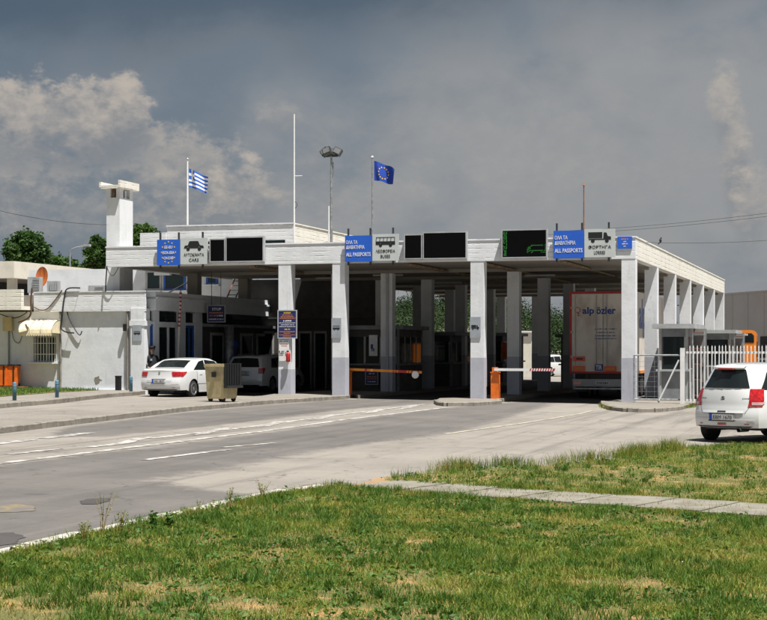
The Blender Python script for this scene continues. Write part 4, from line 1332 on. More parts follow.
# ---------------------------------------------------------------- far cream canopy on the left
p0 = At(14, 261, 94)
xF, yF = p0[0], p0[1]
zF1 = p0[2]; zF0 = At(14, 278, 94)[2]
yE = Sp(142, 275, xF)[0]
fc = root('far_canopy_building', 'long cream flat roofed building behind the low white office', 'building', (xF - 5, yF + 5, zg(xF, yF)))
part(fc, 'fascia', MB().box(xF - .35, xF, yF + .35, yE, zF0, zF1), 'cream_wall')
part(fc, 'fascia', MB().box(xF - 30, xF, yF, yF + .35, zF0, zF1 - .002), 'cream_wall')
part(fc, 'roof', MB().box(xF - 30, xF - .35, yF + .35, yE, zF0 + .05, zF0 + .5), 'soffit')
part(fc, 'shadow_back_wall', MB().box(xF - 9, xF - 4.5, yF + 3, yE, zg(xF, yF), zF0 + .04), 'interior')  # near-black colour stands for the shadow behind the columns
for k in range(5):
    yy = yF + .4 + k * (yE - yF - 1) / 4
    part(fc, 'column', MB().box(xF - .7, xF - .25, yy, yy + .45, zg(xF, yy), zF0 + .02), 'cream_wall')
for k in range(1, 4):
    part(fc, 'column', MB().box(xF - k * 4, xF - k * 4 + .45, yF + .3, yF + .75, zg(xF, yF), zF0 + .02), 'cream_wall')
# ================================================================== vehicles
def interp(tab, x):
    if x <= tab[0][0]: return tab[0][1]
    for (a, b), (c, d) in zip(tab, tab[1:]):
        if x <= c: return b + (d - b) * (x - a) / (c - a)
    return tab[-1][1]


def smooth_interp(tab, x):
    if x <= tab[0][0]: return tab[0][1]
    for i, ((a, b), (c, d)) in enumerate(zip(tab, tab[1:])):
        if x <= c:
            t = (x - a) / (c - a)
            p0 = tab[i - 1][1] if i > 0 else b
            p3 = tab[i + 2][1] if i + 2 < len(tab) else d
            s0 = (d - p0) / (c - tab[i - 1][0]) * (c - a) if i > 0 else (d - b)
            s1 = (p3 - b) / (tab[i + 2][0] - a) * (c - a) if i + 2 < len(tab) else (d - b)
            h = t * t * (3 - 2 * t)
            return b * (2 * t ** 3 - 3 * t * t + 1) + s0 * .6 * (t ** 3 - 2 * t * t + t) + d * h + s1 * .6 * (t ** 3 - t * t)
    return tab[-1][1]


class Car:
    """body lofted from a side outline, a beltline, end profiles and a plan; x forward, y left"""
    def __init__(s, L, W, top, belt, rear, front, wheels, wr, lean=.30, bulge=.10, sill=.19, lift=.09, nip=.10):
        s.L, s.W, s.top, s.belt, s.rear, s.front, s.wheels, s.wr, s.lean, s.bulge, s.sill, s.lift, s.nip = L, W, top, belt, rear, front, wheels, wr, lean, bulge, sill, lift, nip

    def plan(s, t):
        e = abs(2 * t - 1)
        return 1 - (s.nip * max(0, (e - .62) / .38) ** 2.4 if e > .62 else 0)

    def zt(s, x): return smooth_interp(s.top, x)
    def zb_(s, x): return interp(s.belt, x)

    def bottom(s, x):
        z = s.sill
        if x < -s.L / 2 + .62: z = s.sill + s.lift * min(1, (-s.L / 2 + .62 - x) / .25)
        for wx in s.wheels:
            r = s.wr + .055
            d = abs(x - wx)
            if d < r: z = max(z, s.wr + math.sqrt(r * r - d * d))
        return z

    def half(s, t, z, belt):
        w_ = s.W / 2 * s.plan(t)
        if z <= belt:
            k = (z - s.sill) / max(.05, belt - s.sill)
            return w_ * (.955 + .045 * math.sin(min(1, max(0, k)) * math.pi * .80 + .25))
        return w_ * .965 - (z - belt) * s.lean

    def xat(s, t, z):
        x = -s.L / 2 + t * s.L
        if t < .34: x += interp(s.rear, z) * (1 - t / .34) ** 1.3
        if t > .72: x -= interp(s.front, z) * ((t - .72) / .28) ** 1.3
        return x

    def side(s, t, z, off=0.0, sg=1):
        xn = -s.L / 2 + t * s.L
        return (s.xat(t, z), sg * (s.half(t, z, min(s.zb_(xn), s.zt(xn) - .02)) + off), z)

    def back(s, yf, z, off=0.0):
        h = s.half(0, z, s.zb_(-s.L / 2))
        return (s.xat(0, z) - s.bulge * (1 - abs(yf) ** 2.6) - off, yf * h, z)

    def body(s):
        mb = MB()
        N = 84
        ring = []
        lows = [0, .12, .26, .42, .58, .74, .88, 1]
        ups = [.25, .5, .75, .92]
        for i in range(N + 1):
            t = i / N
            x = -s.L / 2 + t * s.L
            zt_, bl = s.zt(x), min(s.zb_(x), s.zt(x) - .02)
            b = s.bottom(x)
            pts = [(b + (bl - b) * f) for f in lows] + [bl + (zt_ - bl) * f for f in ups]
            r = [(s.xat(t, z), s.half(t, z, bl), z) for z in pts]
            ye = r[-1][1]
            for f, dz in ((.93, .55), (.82, .8), (.5, .95), (0, 1.0)):
                cr = .022
                z = pts[-1] + (zt_ - pts[-1]) * dz + cr * (1 - f * f)
                r.append((s.xat(t, min(z, zt_)), ye * f, z))
            ring.append(r)
        K = len(ring[0])
        full = [r + [(x, -y, z) for x, y, z in r[-2::-1]] for r in ring]
        mb.grid(full, 0)
        # end caps
        for idx, sgn in ((0, -1), (N, 1)):
            r = ring[idx]
            cap = []
            for x, y, z in r:
                cap.append([(x + sgn * s.bulge * (1 - abs(f) ** 2.6) * (1 if y > .05 else 0), y * f, z) for f in (1, .86, .66, .33, 0, -.33, -.66, -.86, -1)])
            mb.grid(cap, 0, flip=(sgn < 0))
        return mb

    def patch_side(s, quad, sg, off=.006, nx=8, nz=5):
        """quad: 4 corners (t, z) bottom-rear, bottom-front, top-front, top-rear"""
        rows = []
        for j in range(nz + 1):
            b = j / nz
            row = []
            for i in range(nx + 1):
                a = i / nx
                t = (quad[0][0] * (1 - a) + quad[1][0] * a) * (1 - b) + (quad[3][0] * (1 - a) + quad[2][0] * a) * b
                z = (quad[0][1] * (1 - a) + quad[1][1] * a) * (1 - b) + (quad[3][1] * (1 - a) + quad[2][1] * a) * b
                row.append(s.side(t, z, off, sg))
            rows.append(row)
        return MB().grid(rows, flip=(sg > 0))

    def patch_back(s, y0b, y1b, y0t, y1t, z0, z1, off=.008, ny=12, nz=5, arc=0.0):
        rows = []
        for j in range(nz + 1):
            b = j / nz
            row = []
            for i in range(ny + 1):
                a = i / ny
                yf = (y0b + (y1b - y0b) * a) * (1 - b) + (y0t + (y1t - y0t) * a) * b
                z = z0 + (z1 - z0) * b + arc * b * (1 - (2 * a - 1) ** 2)
                row.append(s.back(yf, z, off))
            rows.append(row)
        return MB().grid(rows, flip=True)

    def lamp(s, sg, yf0, t1, z0, z1, off=.012, skew=0.0):
        """tail lamp wrapping the rear corner"""
        rows = []
        for j in range(7):
            b = j / 6
            z = z0 + (z1 - z0) * b
            y_in = yf0 + skew * b
            row = [s.back(sg * (y_in + (.985 - y_in) * a), z, off) for a in (0, .25, .5, .75, .95)]
            q = s.side(.004, z, off, sg)
            row.append((q[0] - off * .7, q[1], z))
            row += [s.side(t1 * a * (.35 + .65 * b), z, off, sg) for a in (.3, .65, 1)]
            rows.append(row)
        return MB().grid(rows, flip=(sg > 0))


def add_wheel(r, x, y, wr, wd=.19, spokes=7):
    sg = 1 if y > 0 else -1
    wh = part(r, 'wheel', MB().lathe([(wr * .60, -wd / 2 + .01), (wr * .86, -wd / 2), (wr * .97, -wd / 2 + .03), (wr, -wd * .2), (wr, wd * .2), (wr * .97, wd / 2 - .03), (wr * .86, wd / 2), (wr * .60, wd / 2 - .01)], (x, y, wr), 'y', 28), 'rubber', True, True)
    rim = MB()
    yo = y + sg * (wd / 2 - .006)
    rim.lathe([(wr * .68, 0), (wr * .68, sg * .012), (wr * .60, sg * .016), (wr * .60, 0)], (x, yo, wr), 'y', 28)
    for k in range(spokes):
        a = 2 * math.pi * k / spokes
        d = (math.cos(a), math.sin(a)); n = (-math.sin(a), math.cos(a))
        q = []
        for rr_, hw in ((.05, .03), (wr * .62, .022)):
            for s2 in (-1, 1):
                q.append((x + d[0] * rr_ + n[0] * hw * s2, yo + sg * .008, wr + d[1] * rr_ + n[1] * hw * s2))
        rim.add(q, [(0, 1, 3, 2), (2, 3, 1, 0)])
    rim.lathe([(.055, 0), (.055, sg * .02), (.03, sg * .024)], (x, yo, wr), 'y', 14)
    part(wh, 'rim', rim, 'rim', False, True)
    part(wh, 'brake_disc', MB().lathe([(wr * .58, 0), (wr * .58, sg * .004)], (x, yo - sg * .03, wr), 'y', 20), 'dark_steel', False, True)


def plate_part(r, x, z, txt, wd=.52, ht=.115, eu=True, y0=0.0):
    pl = part(r, 'number_plate', MB().box(x - .008, x, y0 - wd / 2, y0 + wd / 2, z - ht / 2, z + ht / 2), 'plate', False, True)
    m_ = text_mb(txt, 0, z, 0, wd * .78, ht * .62)
    m_.v = [(x - .010 + b * .3, y0 - a - (.03 if eu else 0), c) for a, b, c in m_.v]
    part(pl, 'lettering', m_, 'print_black', False, True)
    if eu:
        part(pl, 'band', MB().box(x - .011, x - .0085, y0 + wd / 2 - .06, y0 + wd / 2, z - ht / 2, z + ht / 2), 'eu_blue', False, True)
    part(pl, 'surround', MB().box(x - .007, x + .01, y0 - wd / 2 - .02, y0 + wd / 2 + .02, z + ht / 2 + .001, z + ht / 2 + .02).box(x - .007, x + .01, y0 - wd / 2 - .02, y0 + wd / 2 + .02, z - ht / 2 - .02, z - ht / 2 - .001), 'black', False, True)


def under(r, car, W=None):
    W = W or car.W
    part(r, 'underbody', MB().box(-car.L / 2 + .30, car.L / 2 - .3, -W / 2 + .20, W / 2 - .20, .26, .66), 'black', False, True)
    for wx in car.wheels:
        part(r, 'wheel_arch_liner', MB().box(wx - .36, wx + .36, -W / 2 + .1, W / 2 - .1, .36, .70), 'black', False, True)


def cabin(r, car, x0, x1, z0):
    W = car.W
    part(r, 'cabin_floor', MB().box(x0, x1, -W / 2 + .22, W / 2 - .22, z0 - .1, z0), 'interior', False, True)
    for yy in (-.36, .36):
        for xx, hh in ((x0 + .55, .38), (x0 + 1.45, .42)):
            part(r, 'seat_back', MB().extr([(xx - .1, z0), (xx + .08, z0), (xx - .02, z0 + hh), (xx - .16, z0 + hh)], yy - .23, yy + .23).box(xx - .17, xx - .05, yy - .12, yy + .12, z0 + hh + .02, z0 + hh + .18), 'interior', False, True)


def rootw(name, label, cat, X, Y, z, heading):
    b = w2b(X, Y)
    return root(name, label, cat, (b[0], b[1], z), rot=R(90 - heading))


# ---------------------------------------------------------------- white hatchback (right)
def hatchback():
    car = Car(3.70, 1.69,
              [(-1.85, 1.525), (-1.5, 1.545), (-.6, 1.56), (.0, 1.535), (.35, 1.44), (.75, 1.17), (.98, 1.0), (1.25, .95), (1.6, .86), (1.85, .70)],
              [(-1.85, .86), (-1.2, .94), (-.5, .96), (1.0, .90), (1.85, .66)],
              [(.19, .10), (.30, .03), (.45, .0), (.62, .0), (.70, .035), (.80, .045), (.98, .065), (1.08, .09), (1.45, .235), (1.54, .31)],
              [(.19, .08), (.4, .0), (.6, .02), (.75, .12)], (-1.17, 1.21), .30, .42, .19, .19, .13, .17)
    Yc = 34.6
    hd = 42.0
    fw = Vector((math.sin(R(hd)), math.cos(R(hd)), 0))
    lf = Vector((-fw.y, fw.x, 0))
    # rear left corner seen at px 695
    corner = Vector(((695.6 - CX) / F_PX * 33.2, 33.2, 0))
    ctr = corner + fw * 1.78 - lf * .80
    b = w2b(ctr.x, ctr.y)
    r = rootw('parked_hatchback', 'white hatchback parked on the asphalt beside the lawn', 'car', ctr.x, ctr.y, zg(*b), hd)
    r.scale = (1.035, 1.035, 1.045)
    part(r, 'body', car.body(), 'car_white', True, True)
    under(r, car); cabin(r, car, -1.2, .8, .62)
    part(r, 'rear_window', car.patch_back(-.86, .86, -.82, .80, 1.09, 1.45, .008, arc=.02), 'car_glass', True, True)
    sp = MB()
    rows = []
    for z, dx, sc in ((1.44, 0, .80), (1.465, .09, .82), (1.50, .075, .82), (1.53, -.06, .80)):
        rows.append([(lambda q: (q[0] - dx, q[1], z))(car.back(f, 1.47)) for f in np.linspace(-sc, sc, 11)])
    part(r, 'spoiler', sp.grid(rows, flip=True), 'car_white', True, True)
    q = car.back(0, 1.47)
    part(r, 'brake_light', MB().box(q[0] - .105, q[0] - .02, -.17, .17, 1.443, 1.466), 'print_red', False, True)
    for sg in (-1, 1):
        lm = part(r, 'tail_lamp', car.lamp(sg, .74, .05, .74, 1.075, .014, .13), 'tail_red', True, True)
        part(lm, 'lens', car.lamp(sg, .84, .035, .765, .82, .019, .0), 'tail_clear', True, True)
        add_wheel(r, -1.17, sg * .745, .295); add_wheel(r, 1.21, sg * .745, .295)
        for qd, nm in ((((.03, 1.06), (.27, 1.01), (.26, 1.42), (.10, 1.39)), 'quarter_window'), (((.29, 1.01), (.495, 1.0), (.50, 1.45), (.285, 1.43)), 'door_window'), (((.51, 1.0), (.72, .97), (.60, 1.41), (.515, 1.45)), 'door_window')):
            part(r, nm, car.patch_side(qd, sg), 'car_glass', True, True)
        for t0 in (.29, .505, .70):
            part(r, 'door_gap', car.patch_side(((t0, .30), (t0 + .004, .30), (t0 + .004, .96), (t0, .96)), sg, .003, 1, 6), 'black', False, True)
        for t0 in (.33, .55):
            part(r, 'door_handle', car.patch_side(((t0, .86), (t0 + .05, .86), (t0 + .05, .89), (t0, .89)), sg, .022, 3, 2), 'car_white', False, True)
        mxp = car.side(.69, .98, 0, sg)
        part(r, 'mirror', MB().extr([(mxp[0] - .05, .97), (mxp[0] + .06, .96), (mxp[0] + .08, 1.02), (mxp[0] + .03, 1.085), (mxp[0] - .05, 1.085)], mxp[1] - sg * .02, mxp[1] + sg * .17), 'car_white', False, True)
    # tailgate shut line, bumper step, plate recess
    for za, zb_, y0, y1, m_ in ((.60, .607, -.66, .66, 'black'), (.607, .66, -.64, .64, 'car_white')):
        part(r, 'tailgate_line' if m_ == 'black' else 'tailgate_lip', car.patch_back(y0, y1, y0, y1, za, zb_, .004 if m_ == 'black' else .008, nz=1), m_, True, True)
    for sg in (-1, 1):
        part(r, 'tailgate_line', car.patch_back(sg * .665, sg * .675, sg * .78, sg * .79, .60, .74, .004, ny=1, nz=4), 'black', True, True)
    part(r, 'bumper_step', car.patch_back(-.93, .93, -.95, .95, .475, .505, .014, nz=2), 'car_white', True, True)
    part(r, 'bumper_skirt', car.patch_back(-.80, .80, -.88, .88, .325, .35, .012, nz=2), 'black', True, True)
    q = car.back(0, .53)
    part(r, 'plate_recess', car.patch_back(-.42, .42, -.40, .40, .455, .595, .010, nz=2), 'lt_grey', True, True)
    plate_part(r, q[0] - .012, .525, 'EBM 1670')
    part(r, 'fog_lamp', car.patch_back(-.13, .13, -.13, .13, .375, .415, .012, nz=2, ny=4), 'tail_red', True, True)
    for yf in (-.72, .72):
        part(r, 'reflector', car.patch_back(yf - .06, yf + .06, yf - .06, yf + .06, .385, .40, .012, nz=1, ny=3), 'print_red', True, True)
    q = car.back(-.45, .26)
    part(r, 'exhaust_pipe', MB().lathe([(.04, q[0] - .06), (.042, q[0] + .3), (.034, q[0] + .3), (.034, q[0] - .06)], (0, -.36, .28), 'x', 12, cap=False), 'dark_steel', True, True)
    q = car.back(0, .89)
    em = MB().lathe([(.045, q[0] - .003), (.045, q[0] + .004)], (0, 0, .89), 'x', 16)
    part(r, 'emblem', em, 'chrome', False, True)
    st = text_mb('S', 0, .89, 0, .055, .07, bold=.03)
    st.v = [(q[0] - .005, -a, c) for a, b_, c in st.v]
    part(r, 'emblem', st, 'dark_steel', False, True)
    for tx, yc in (('SUZUKI', .48), ('SWIFT', -.48)):
        q2 = car.back(yc / .8, .885)
        m_ = text_mb(tx, 0, .885, 0, .17, .028, bold=.02)
        hw_ = car.half(0, .885, car.zb_(-car.L / 2))
        m_.v = [(car.back((yc - a) / hw_, .885)[0] - .003, yc - a, c) for a, b_, c in m_.v]
        part(r, 'badge', m_, 'dark_steel', False, True)
    q3 = car.back(0, .655)
    part(r, 'tailgate_handle', MB().box(q3[0] - .022, q3[0] + .01, -.09, .09, .63, .652), 'dark_steel', False, True)
    w0, w1 = car.back(0.02, 1.095, .012), car.back(.45, 1.13, .012)
    part(r, 'wiper', MB().cyl(w0, w1, .006, n=5), 'black', False, True)
    rr_ = car.side(.5, 1.48)
    part(r, 'aerial', MB().cyl((.1, 0, 1.50), (-.05, 0, 1.62), .004, n=5), 'black', False, True)
    return r


hatchback()


# ---------------------------------------------------------------- white saloon by the office
def saloon():
    car = Car(4.44, 1.75,
              [(-2.22, .98), (-2.05, 1.02), (-1.78, 1.04), (-1.62, 1.06), (-1.1, 1.275), (-.80, 1.36), (-.3, 1.40), (.15, 1.39), (.5, 1.31), (1.0, 1.07), (1.2, 1.0), (1.7, .93), (2.05, .82), (2.22, .70)],
              [(-2.22, .96), (-1.6, .965), (-.5, .95), (1.1, .90), (2.22, .66)],
              [(.19, .12), (.30, .03), (.45, .0), (.60, .0), (.70, .04), (.95, .07), (1.03, .05)],
              [(.19, .08), (.4, .0), (.6, .02), (.75, .12)], (-1.36, 1.29), .31, .36, .13)
    hd = 22.0
    fw = Vector((math.sin(R(hd)), math.cos(R(hd)), 0)); lf = Vector((-fw.y, fw.x, 0))
    Yc = 57.0
    corner = Vector(((142.5 - CX) / F_PX * Yc, Yc, 0))
    ctr = corner + fw * 2.1 - lf * .80
    b = w2b(ctr.x, ctr.y)
    r = rootw('parked_saloon', 'white saloon car waiting behind the beige wheeled bin', 'car', ctr.x, ctr.y, zg(*b) - .02, hd)
    part(r, 'body', car.body(), 'car_white', True, True)
    under(r, car); cabin(r, car, -1.2, 1.0, .62)
    rows = []
    for j in range(7):
        x = -1.60 + .62 * j / 6
        yw = (.60 - .06 * j / 6)
        rows.append([(x, yw * f, car.zt(x) + .028 - .02 * f * f) for f in np.linspace(-1, 1, 9)])
    part(r, 'rear_window', MB().grid(rows, flip=True), 'car_glass', True, True)
    for sg in (-1, 1):
        part(r, 'tail_lamp', car.lamp(sg, .66, .085, .765, .93, .014, -.04), 'tail_red', True, True)
        add_wheel(r, -1.36, sg * .77, .31); add_wheel(r, 1.29, sg * .77, .31)
        for qd in (((.195, .985), (.40, .975), (.41, 1.335), (.325, 1.285)), ((.415, .975), (.70, .95), (.60, 1.285), (.425, 1.345))):
            part(r, 'door_window', car.patch_side(qd, sg), 'car_glass', True, True)
        for t0 in (.245, .408, .66):
            part(r, 'door_gap', car.patch_side(((t0, .30), (t0 + .004, .30), (t0 + .004, .95), (t0, .95)), sg, .003, 1, 6), 'black', False, True)
        for t0 in (.29, .46):
            part(r, 'door_handle', car.patch_side(((t0, .84), (t0 + .045, .84), (t0 + .045, .87), (t0, .87)), sg, .022, 3, 2), 'car_white', False, True)
        part(r, 'side_moulding', car.patch_side(((.25, .50), (.74, .50), (.74, .53), (.25, .53)), sg, .008, 8, 1), 'car_white', False, True)
        mxp = car.side(.66, .97, 0, sg)
        part(r, 'mirror', MB().extr([(mxp[0] - .05, .97), (mxp[0] + .06, .96), (mxp[0] + .08, 1.02), (mxp[0] + .03, 1.085), (mxp[0] - .05, 1.085)], mxp[1] - sg * .02, mxp[1] + sg * .17), 'car_white', False, True)
    part(r, 'bumper_step', car.patch_back(-.93, .93, -.95, .95, .52, .545, .014, nz=2), 'car_white', True, True)
    part(r, 'bumper_skirt', car.patch_back(-.85, .85, -.9, .9, .285, .31, .012, nz=2), 'black', True, True)
    part(r, 'boot_line', car.patch_back(-.62, .62, -.64, .64, .60, .608, .004, nz=1), 'black', True, True)
    q = car.back(.18, .56)
    plate_part(r, q[0] - .018, .60, 'NIK 3827')
    q = car.back(0, .88)
    em = MB().extr([(0, .84), (.035, .87), (.03, .93), (-.03, .93), (-.035, .87)], 0, .01)
    em.v = [(q[0] - .006 - b_, -a, c) for a, b_, c in em.v]
    part(r, 'emblem', em, 'chrome', False, True)
    for yf in (-.72, .72):
        part(r, 'reflector', car.patch_back(yf - .07, yf + .07, yf - .07, yf + .07, .36, .375, .012, nz=1, ny=3), 'print_red', True, True)
    return r


saloon()


# ---------------------------------------------------------------- silver estate further down the lane, white pick-up far behind
def estate(name, label, X, Y, hd, m_, dz=0.0, tall=1.0):
    car = Car(4.5, 1.76,
              [(-2.25, 1.44 * tall), (-1.8, 1.47 * tall), (-.6, 1.50 * tall), (.1, 1.48 * tall), (.5, 1.37 * tall), (1.0, 1.10), (1.2, 1.0), (1.7, .93), (2.05, .82), (2.25, .70)],
              [(-2.25, .98), (-.5, .95), (1.1, .90), (2.25, .66)],
              [(.19, .12), (.30, .03), (.45, .0), (.62, .0), (.70, .04), (.98, .07), (1.05, .10), (1.40, .34), (1.49, .42)],
              [(.19, .08), (.4, .0), (.6, .02), (.75, .12)], (-1.34, 1.32), .31, .30, .12)
    b = w2b(X, Y)
    r = rootw(name, label, 'car', X, Y, zg(*b) + dz, hd)
    part(r, 'body', car.body(), m_, True, True)
    under(r, car)
    part(r, 'rear_window', car.patch_back(-.88, .88, -.80, .80, 1.02, 1.36, .008, arc=.02), 'car_glass', True, True)
    for sg in (-1, 1):
        part(r, 'tail_lamp', car.lamp(sg, .80, .05, .76, .98, .014, .03), 'tail_red', True, True)
        add_wheel(r, -1.34, sg * .78, .31); add_wheel(r, 1.32, sg * .78, .31)
        part(r, 'roof_rail', MB().tube([(-1.5, sg * .60, 1.46), (-1.4, sg * .60, 1.52), (.1, sg * .60, 1.53), (.2, sg * .60, 1.48)], .016), 'steel', False, True)
        for qd in (((.17, .99), (.33, .985), (.33, 1.38), (.22, 1.35)), ((.34, .985), (.51, .975), (.51, 1.40), (.34, 1.385)), ((.52, .975), (.70, .96), (.61, 1.36), (.525, 1.40))):
            part(r, 'door_window', car.patch_side(qd, sg), 'car_glass', True, True)
    q = car.back(0, .62)
    plate_part(r, q[0] - .012, .78, 'AHM 5204')
    part(r, 'bumper_skirt', car.patch_back(-.85, .85, -.9, .9, .285, .32, .012, nz=2), 'black', True, True)
    return r


Ye = 64.5
estate('waiting_estate', 'silver estate car in the shade of the car lane', (258 - CX) / F_PX * Ye + .25, Ye + 1, 19, 'car_silver')
Yp = 112
r = estate('distant_car', 'white car seen beyond the canopy columns', (551 - CX) / F_PX * Yp, Yp, 40, 'car_white', tall=1.0)

# ---------------------------------------------------------------- lorry trailer under the canopy
tY = 60.8
tl = At(569.5, 291.5, tY)
zt0 = 0.0
tb = (tl[0] + 1.275, tl[1], zg(tl[0] + 1.2, tl[1]))
tr = root('lorry_trailer', 'dusty white box trailer with red edges standing in the lorry lane', 'lorry', tb)
x0, x1, y0 = tl[0], tl[0] + 2.55, tl[1]
zg_t = tb[2]
zt_ = tl[2]; zb_t = CAMZ + (HY - 373) / F_PX * tY
TL = 12.5
part(tr, 'box_body', MB().box(x0 + .03, x1 - .03, y0 + .06, y0 + TL, zb_t, zt_ - .02), 'trailer')
xm = (x0 + x1) / 2
for a, b in ((x0 + .09, xm - .012), (xm + .012, x1 - .09)):
    dr = part(tr, 'rear_door', MB().box(a, b, y0 + .01, y0 + .055, zb_t + .06, zt_ - .10), 'trailer')
    for k in (.12, .80):
        xx = a + (b - a) * k
        part(dr, 'lock_rod', MB().cyl((xx, y0 - .012, zb_t + .1), (xx, y0 - .012, zt_ - .14), .014, n=6), 'lt_grey')
    for zz in (.2, .5, .8):
        xx = a if a < xm - .5 else b
        part(dr, 'hinge', MB().box(xx - .05, xx + .05, y0 - .01, y0 + .009, zb_t + (zt_ - zb_t) * zz - .04, zb_t + (zt_ - zb_t) * zz + .04), 'lt_grey')
part(tr, 'rear_frame', MB().box(x0, x1, y0, y0 + .12, zt_ - .09, zt_).box(x0, x0 + .085, y0, y0 + .12, zb_t, zt_ - .09).box(x1 - .085, x1, y0, y0 + .12, zb_t, zt_ - .09).box(x0 + .085, x1 - .085, y0, y0 + .12, zb_t - .02, zb_t + .055), 'red')
part(tr, 'centre_seam', MB().box(xm - .011, xm + .011, y0 + .02, y0 + .05, zb_t + .06, zt_ - .10), 'brown')
vv = y0 + .005


def tpx(px, py):
    a = Fp(px, py, y0)
    return a


def on_trailer(txt, px0, px1, py0, py1, m_, bold=0.0, name='lettering'):
    a, b = tpx(px0, py1), tpx(px1, py0)
    part(tr, name, text_mb(txt, (a[0] + b[0]) / 2, (a[1] + b[1]) / 2, vv, b[0] - a[0], b[1] - a[1], bold=bold), m_)


on_trailer('alp', 582.3, 594.2, 307, 316, 'print_blue', .03)
on_trailer('özler', 596, 615.8, 306.5, 314.2, 'print_blue', .03)
on_trailer('Q', 574.5, 580.8, 307, 314, 'print_red', -.01, 'emblem')
on_trailer('L', 577.8, 580.6, 312.2, 316, 'print_red', .01, 'emblem')
for k, (a, b, yy) in enumerate(((595, 616.5, 329), (597, 615, 332.5), (595, 616.5, 335.8), (595, 616.5, 338.6))):
    q0, q1 = tpx(a, yy), tpx(b, yy)
    part(tr, 'lettering', scribble(q0[0], q1[0], q0[1], .05, vv - .001, 40 + k, .8), 'print_blue', kind='stuff')
for a, b, c, d, m_, nm in ((573, 585, 356.5, 361, 'reflex', 'hazard_plate'), (573, 585, 366, 371, 'reflex', 'reflector_board'), (604.5, 616.5, 366.3, 371.2, 'reflex', 'reflector_board'), (595, 603, 364.2, 370.6, 'print_blue', 'plate')):
    q0, q1 = tpx(a, d), tpx(b, c)
    o = part(tr, nm, MB().box(q0[0], q1[0], y0 - .03, y0 - .012, q0[1], q1[1]), m_)
    if nm == 'plate':
        part(o, 'lettering', text_mb('TIR', (q0[0] + q1[0]) / 2, (q0[1] + q1[1]) / 2, y0 - .034, (q1[0] - q0[0]) * .8, (q1[1] - q0[1]) * .7, bold=.02), 'print_white')
    elif nm == 'hazard_plate':
        part(o, 'mark', MB().box(q0[0] + .13, q1[0] - .08, y0 - .034, y0 - .031, q0[1] + .05, q1[1] - .06), 'print_black')
    else:
        part(o, 'border', MB().box(q0[0] + .05, q1[0] - .05, y0 - .034, y0 - .031, q0[1] + .05, q1[1] - .05), 'print_orange')
# chassis, under-run bar, lamps, axles
part(tr, 'chassis', MB().box(x0 + .55, x1 - .55, y0 + .3, y0 + TL, zb_t - .35, zb_t - .03), 'black')
zb1 = CAMZ + (HY - 387) / F_PX * tY
bar = part(tr, 'underrun_bar', MB().box(x0 + .10, x1 - .10, y0 + .1, y0 + .22, zb1 + .02, zb1 + .30), 'lt_grey')
part(bar, 'hanger', MB().box(x0 + .6, x0 + .7, y0 + .22, y0 + .4, zb1 + .1, zb_t - .03), 'black')
part(bar, 'hanger', MB().box(x1 - .7, x1 - .6, y0 + .22, y0 + .4, zb1 + .1, zb_t - .03), 'black')
for a in (x0 + .14, x1 - .44):
    part(bar, 'tail_lamp', MB().box(a, a + .30, y0 + .07, y0 + .098, zb1 + .09, zb1 + .22), 'tail_red')
pl = part(tr, 'number_plate', MB().box(xm - .3, xm + .25, y0 + .07, y0 + .098, zb1 + .10, zb1 + .22), 'plate')
part(pl, 'lettering', scribble(xm - .25, xm + .2, zb1 + .16, .07, y0 + .069, 77, 1), 'print_black', kind='stuff')
part(tr, 'lower_bar', MB().box(x0 + .1, x1 - .1, y0 + .14, y0 + .2, zb1 - .09, zb1 - .03), 'steel')
for k in range(3):
    for sg, xx in ((-1, x0 + .25), (1, x1 - .25)):
        part(tr, 'wheel', MB().lathe([(.28, -.19), (.47, -.19), (.50, -.15), (.50, .15), (.47, .19), (.28, .19)], (xx, y0 + 1.9 + k * 1.32, zg_t + .5), 'x', 24), 'rubber', True)
for xx in (x0 + .05, x1 - .6):
    part(tr, 'mudguard', MB().box(xx, xx + .55, y0 + 1.2, y0 + 1.23, zg_t + .25, zb_t - .03), 'black')
for xx in (x0 + .5, x1 - .5):
    part(tr, 'landing_leg', MB().box(xx - .06, xx + .06, y0 + 9.3, y0 + 9.42, zg_t, zb_t), 'dark_steel')
# side lettering
m_ = text_mb('alp özler', 0, (CAMZ + (HY - 318) / F_PX * tY), x1 - .028, 6.2, 1.5, bold=.03, axis='x')
m_.v = [(a, b + y0 + 3.9, c) for a, b, c in m_.v]
part(tr, 'lettering', m_, 'print_blue')
part(tr, 'side_rail', MB().box(x1 - .029, x1 + .01, y0 + .13, y0 + TL, zb_t - .02, zb_t + .09), 'print_orange')

# ---------------------------------------------------------------- orange bus behind the booths
bY = 99.0
q = At(756.5, 330, bY)
hb = q[2]
bx1 = q[0]; by0 = q[1]; bx0 = bx1 - 2.5
zgb = zg(bx0, by0)
bs = root('city_bus', 'orange bus parked behind the grey booths', 'bus', (bx1 - 1.25, by0, zgb), rot=R(-13.6))
prof = [(bx0, zgb + .35), (bx1, zgb + .35), (bx1, hb - .25), (bx1 - .12, hb - .05), (bx1 - .3, hb), (bx0 + .3, hb), (bx0 + .12, hb - .05), (bx0, hb - .25)]
part(bs, 'body', MB().extr(prof, by0, by0 + 11), 'bus_orange')
zw0 = At(750, 343.5, bY)[2]
rw = part(bs, 'rear_window', MB().extr([(bx0 + .15, zw0 + .05), (bx1 - .15, zw0 + .05), (bx1 - .15, hb - .35), (bx1 - .3, hb - .2), (bx0 + .3, hb - .2), (bx0 + .15, hb - .35)], by0 - .02, by0 - .002), 'car_glass')
part(rw, 'route_number', scribble(bx1 - 1.3, bx1 - .5, zw0 + .55, .16, by0 - .022, 5, 1), 'print_white', kind='stuff')
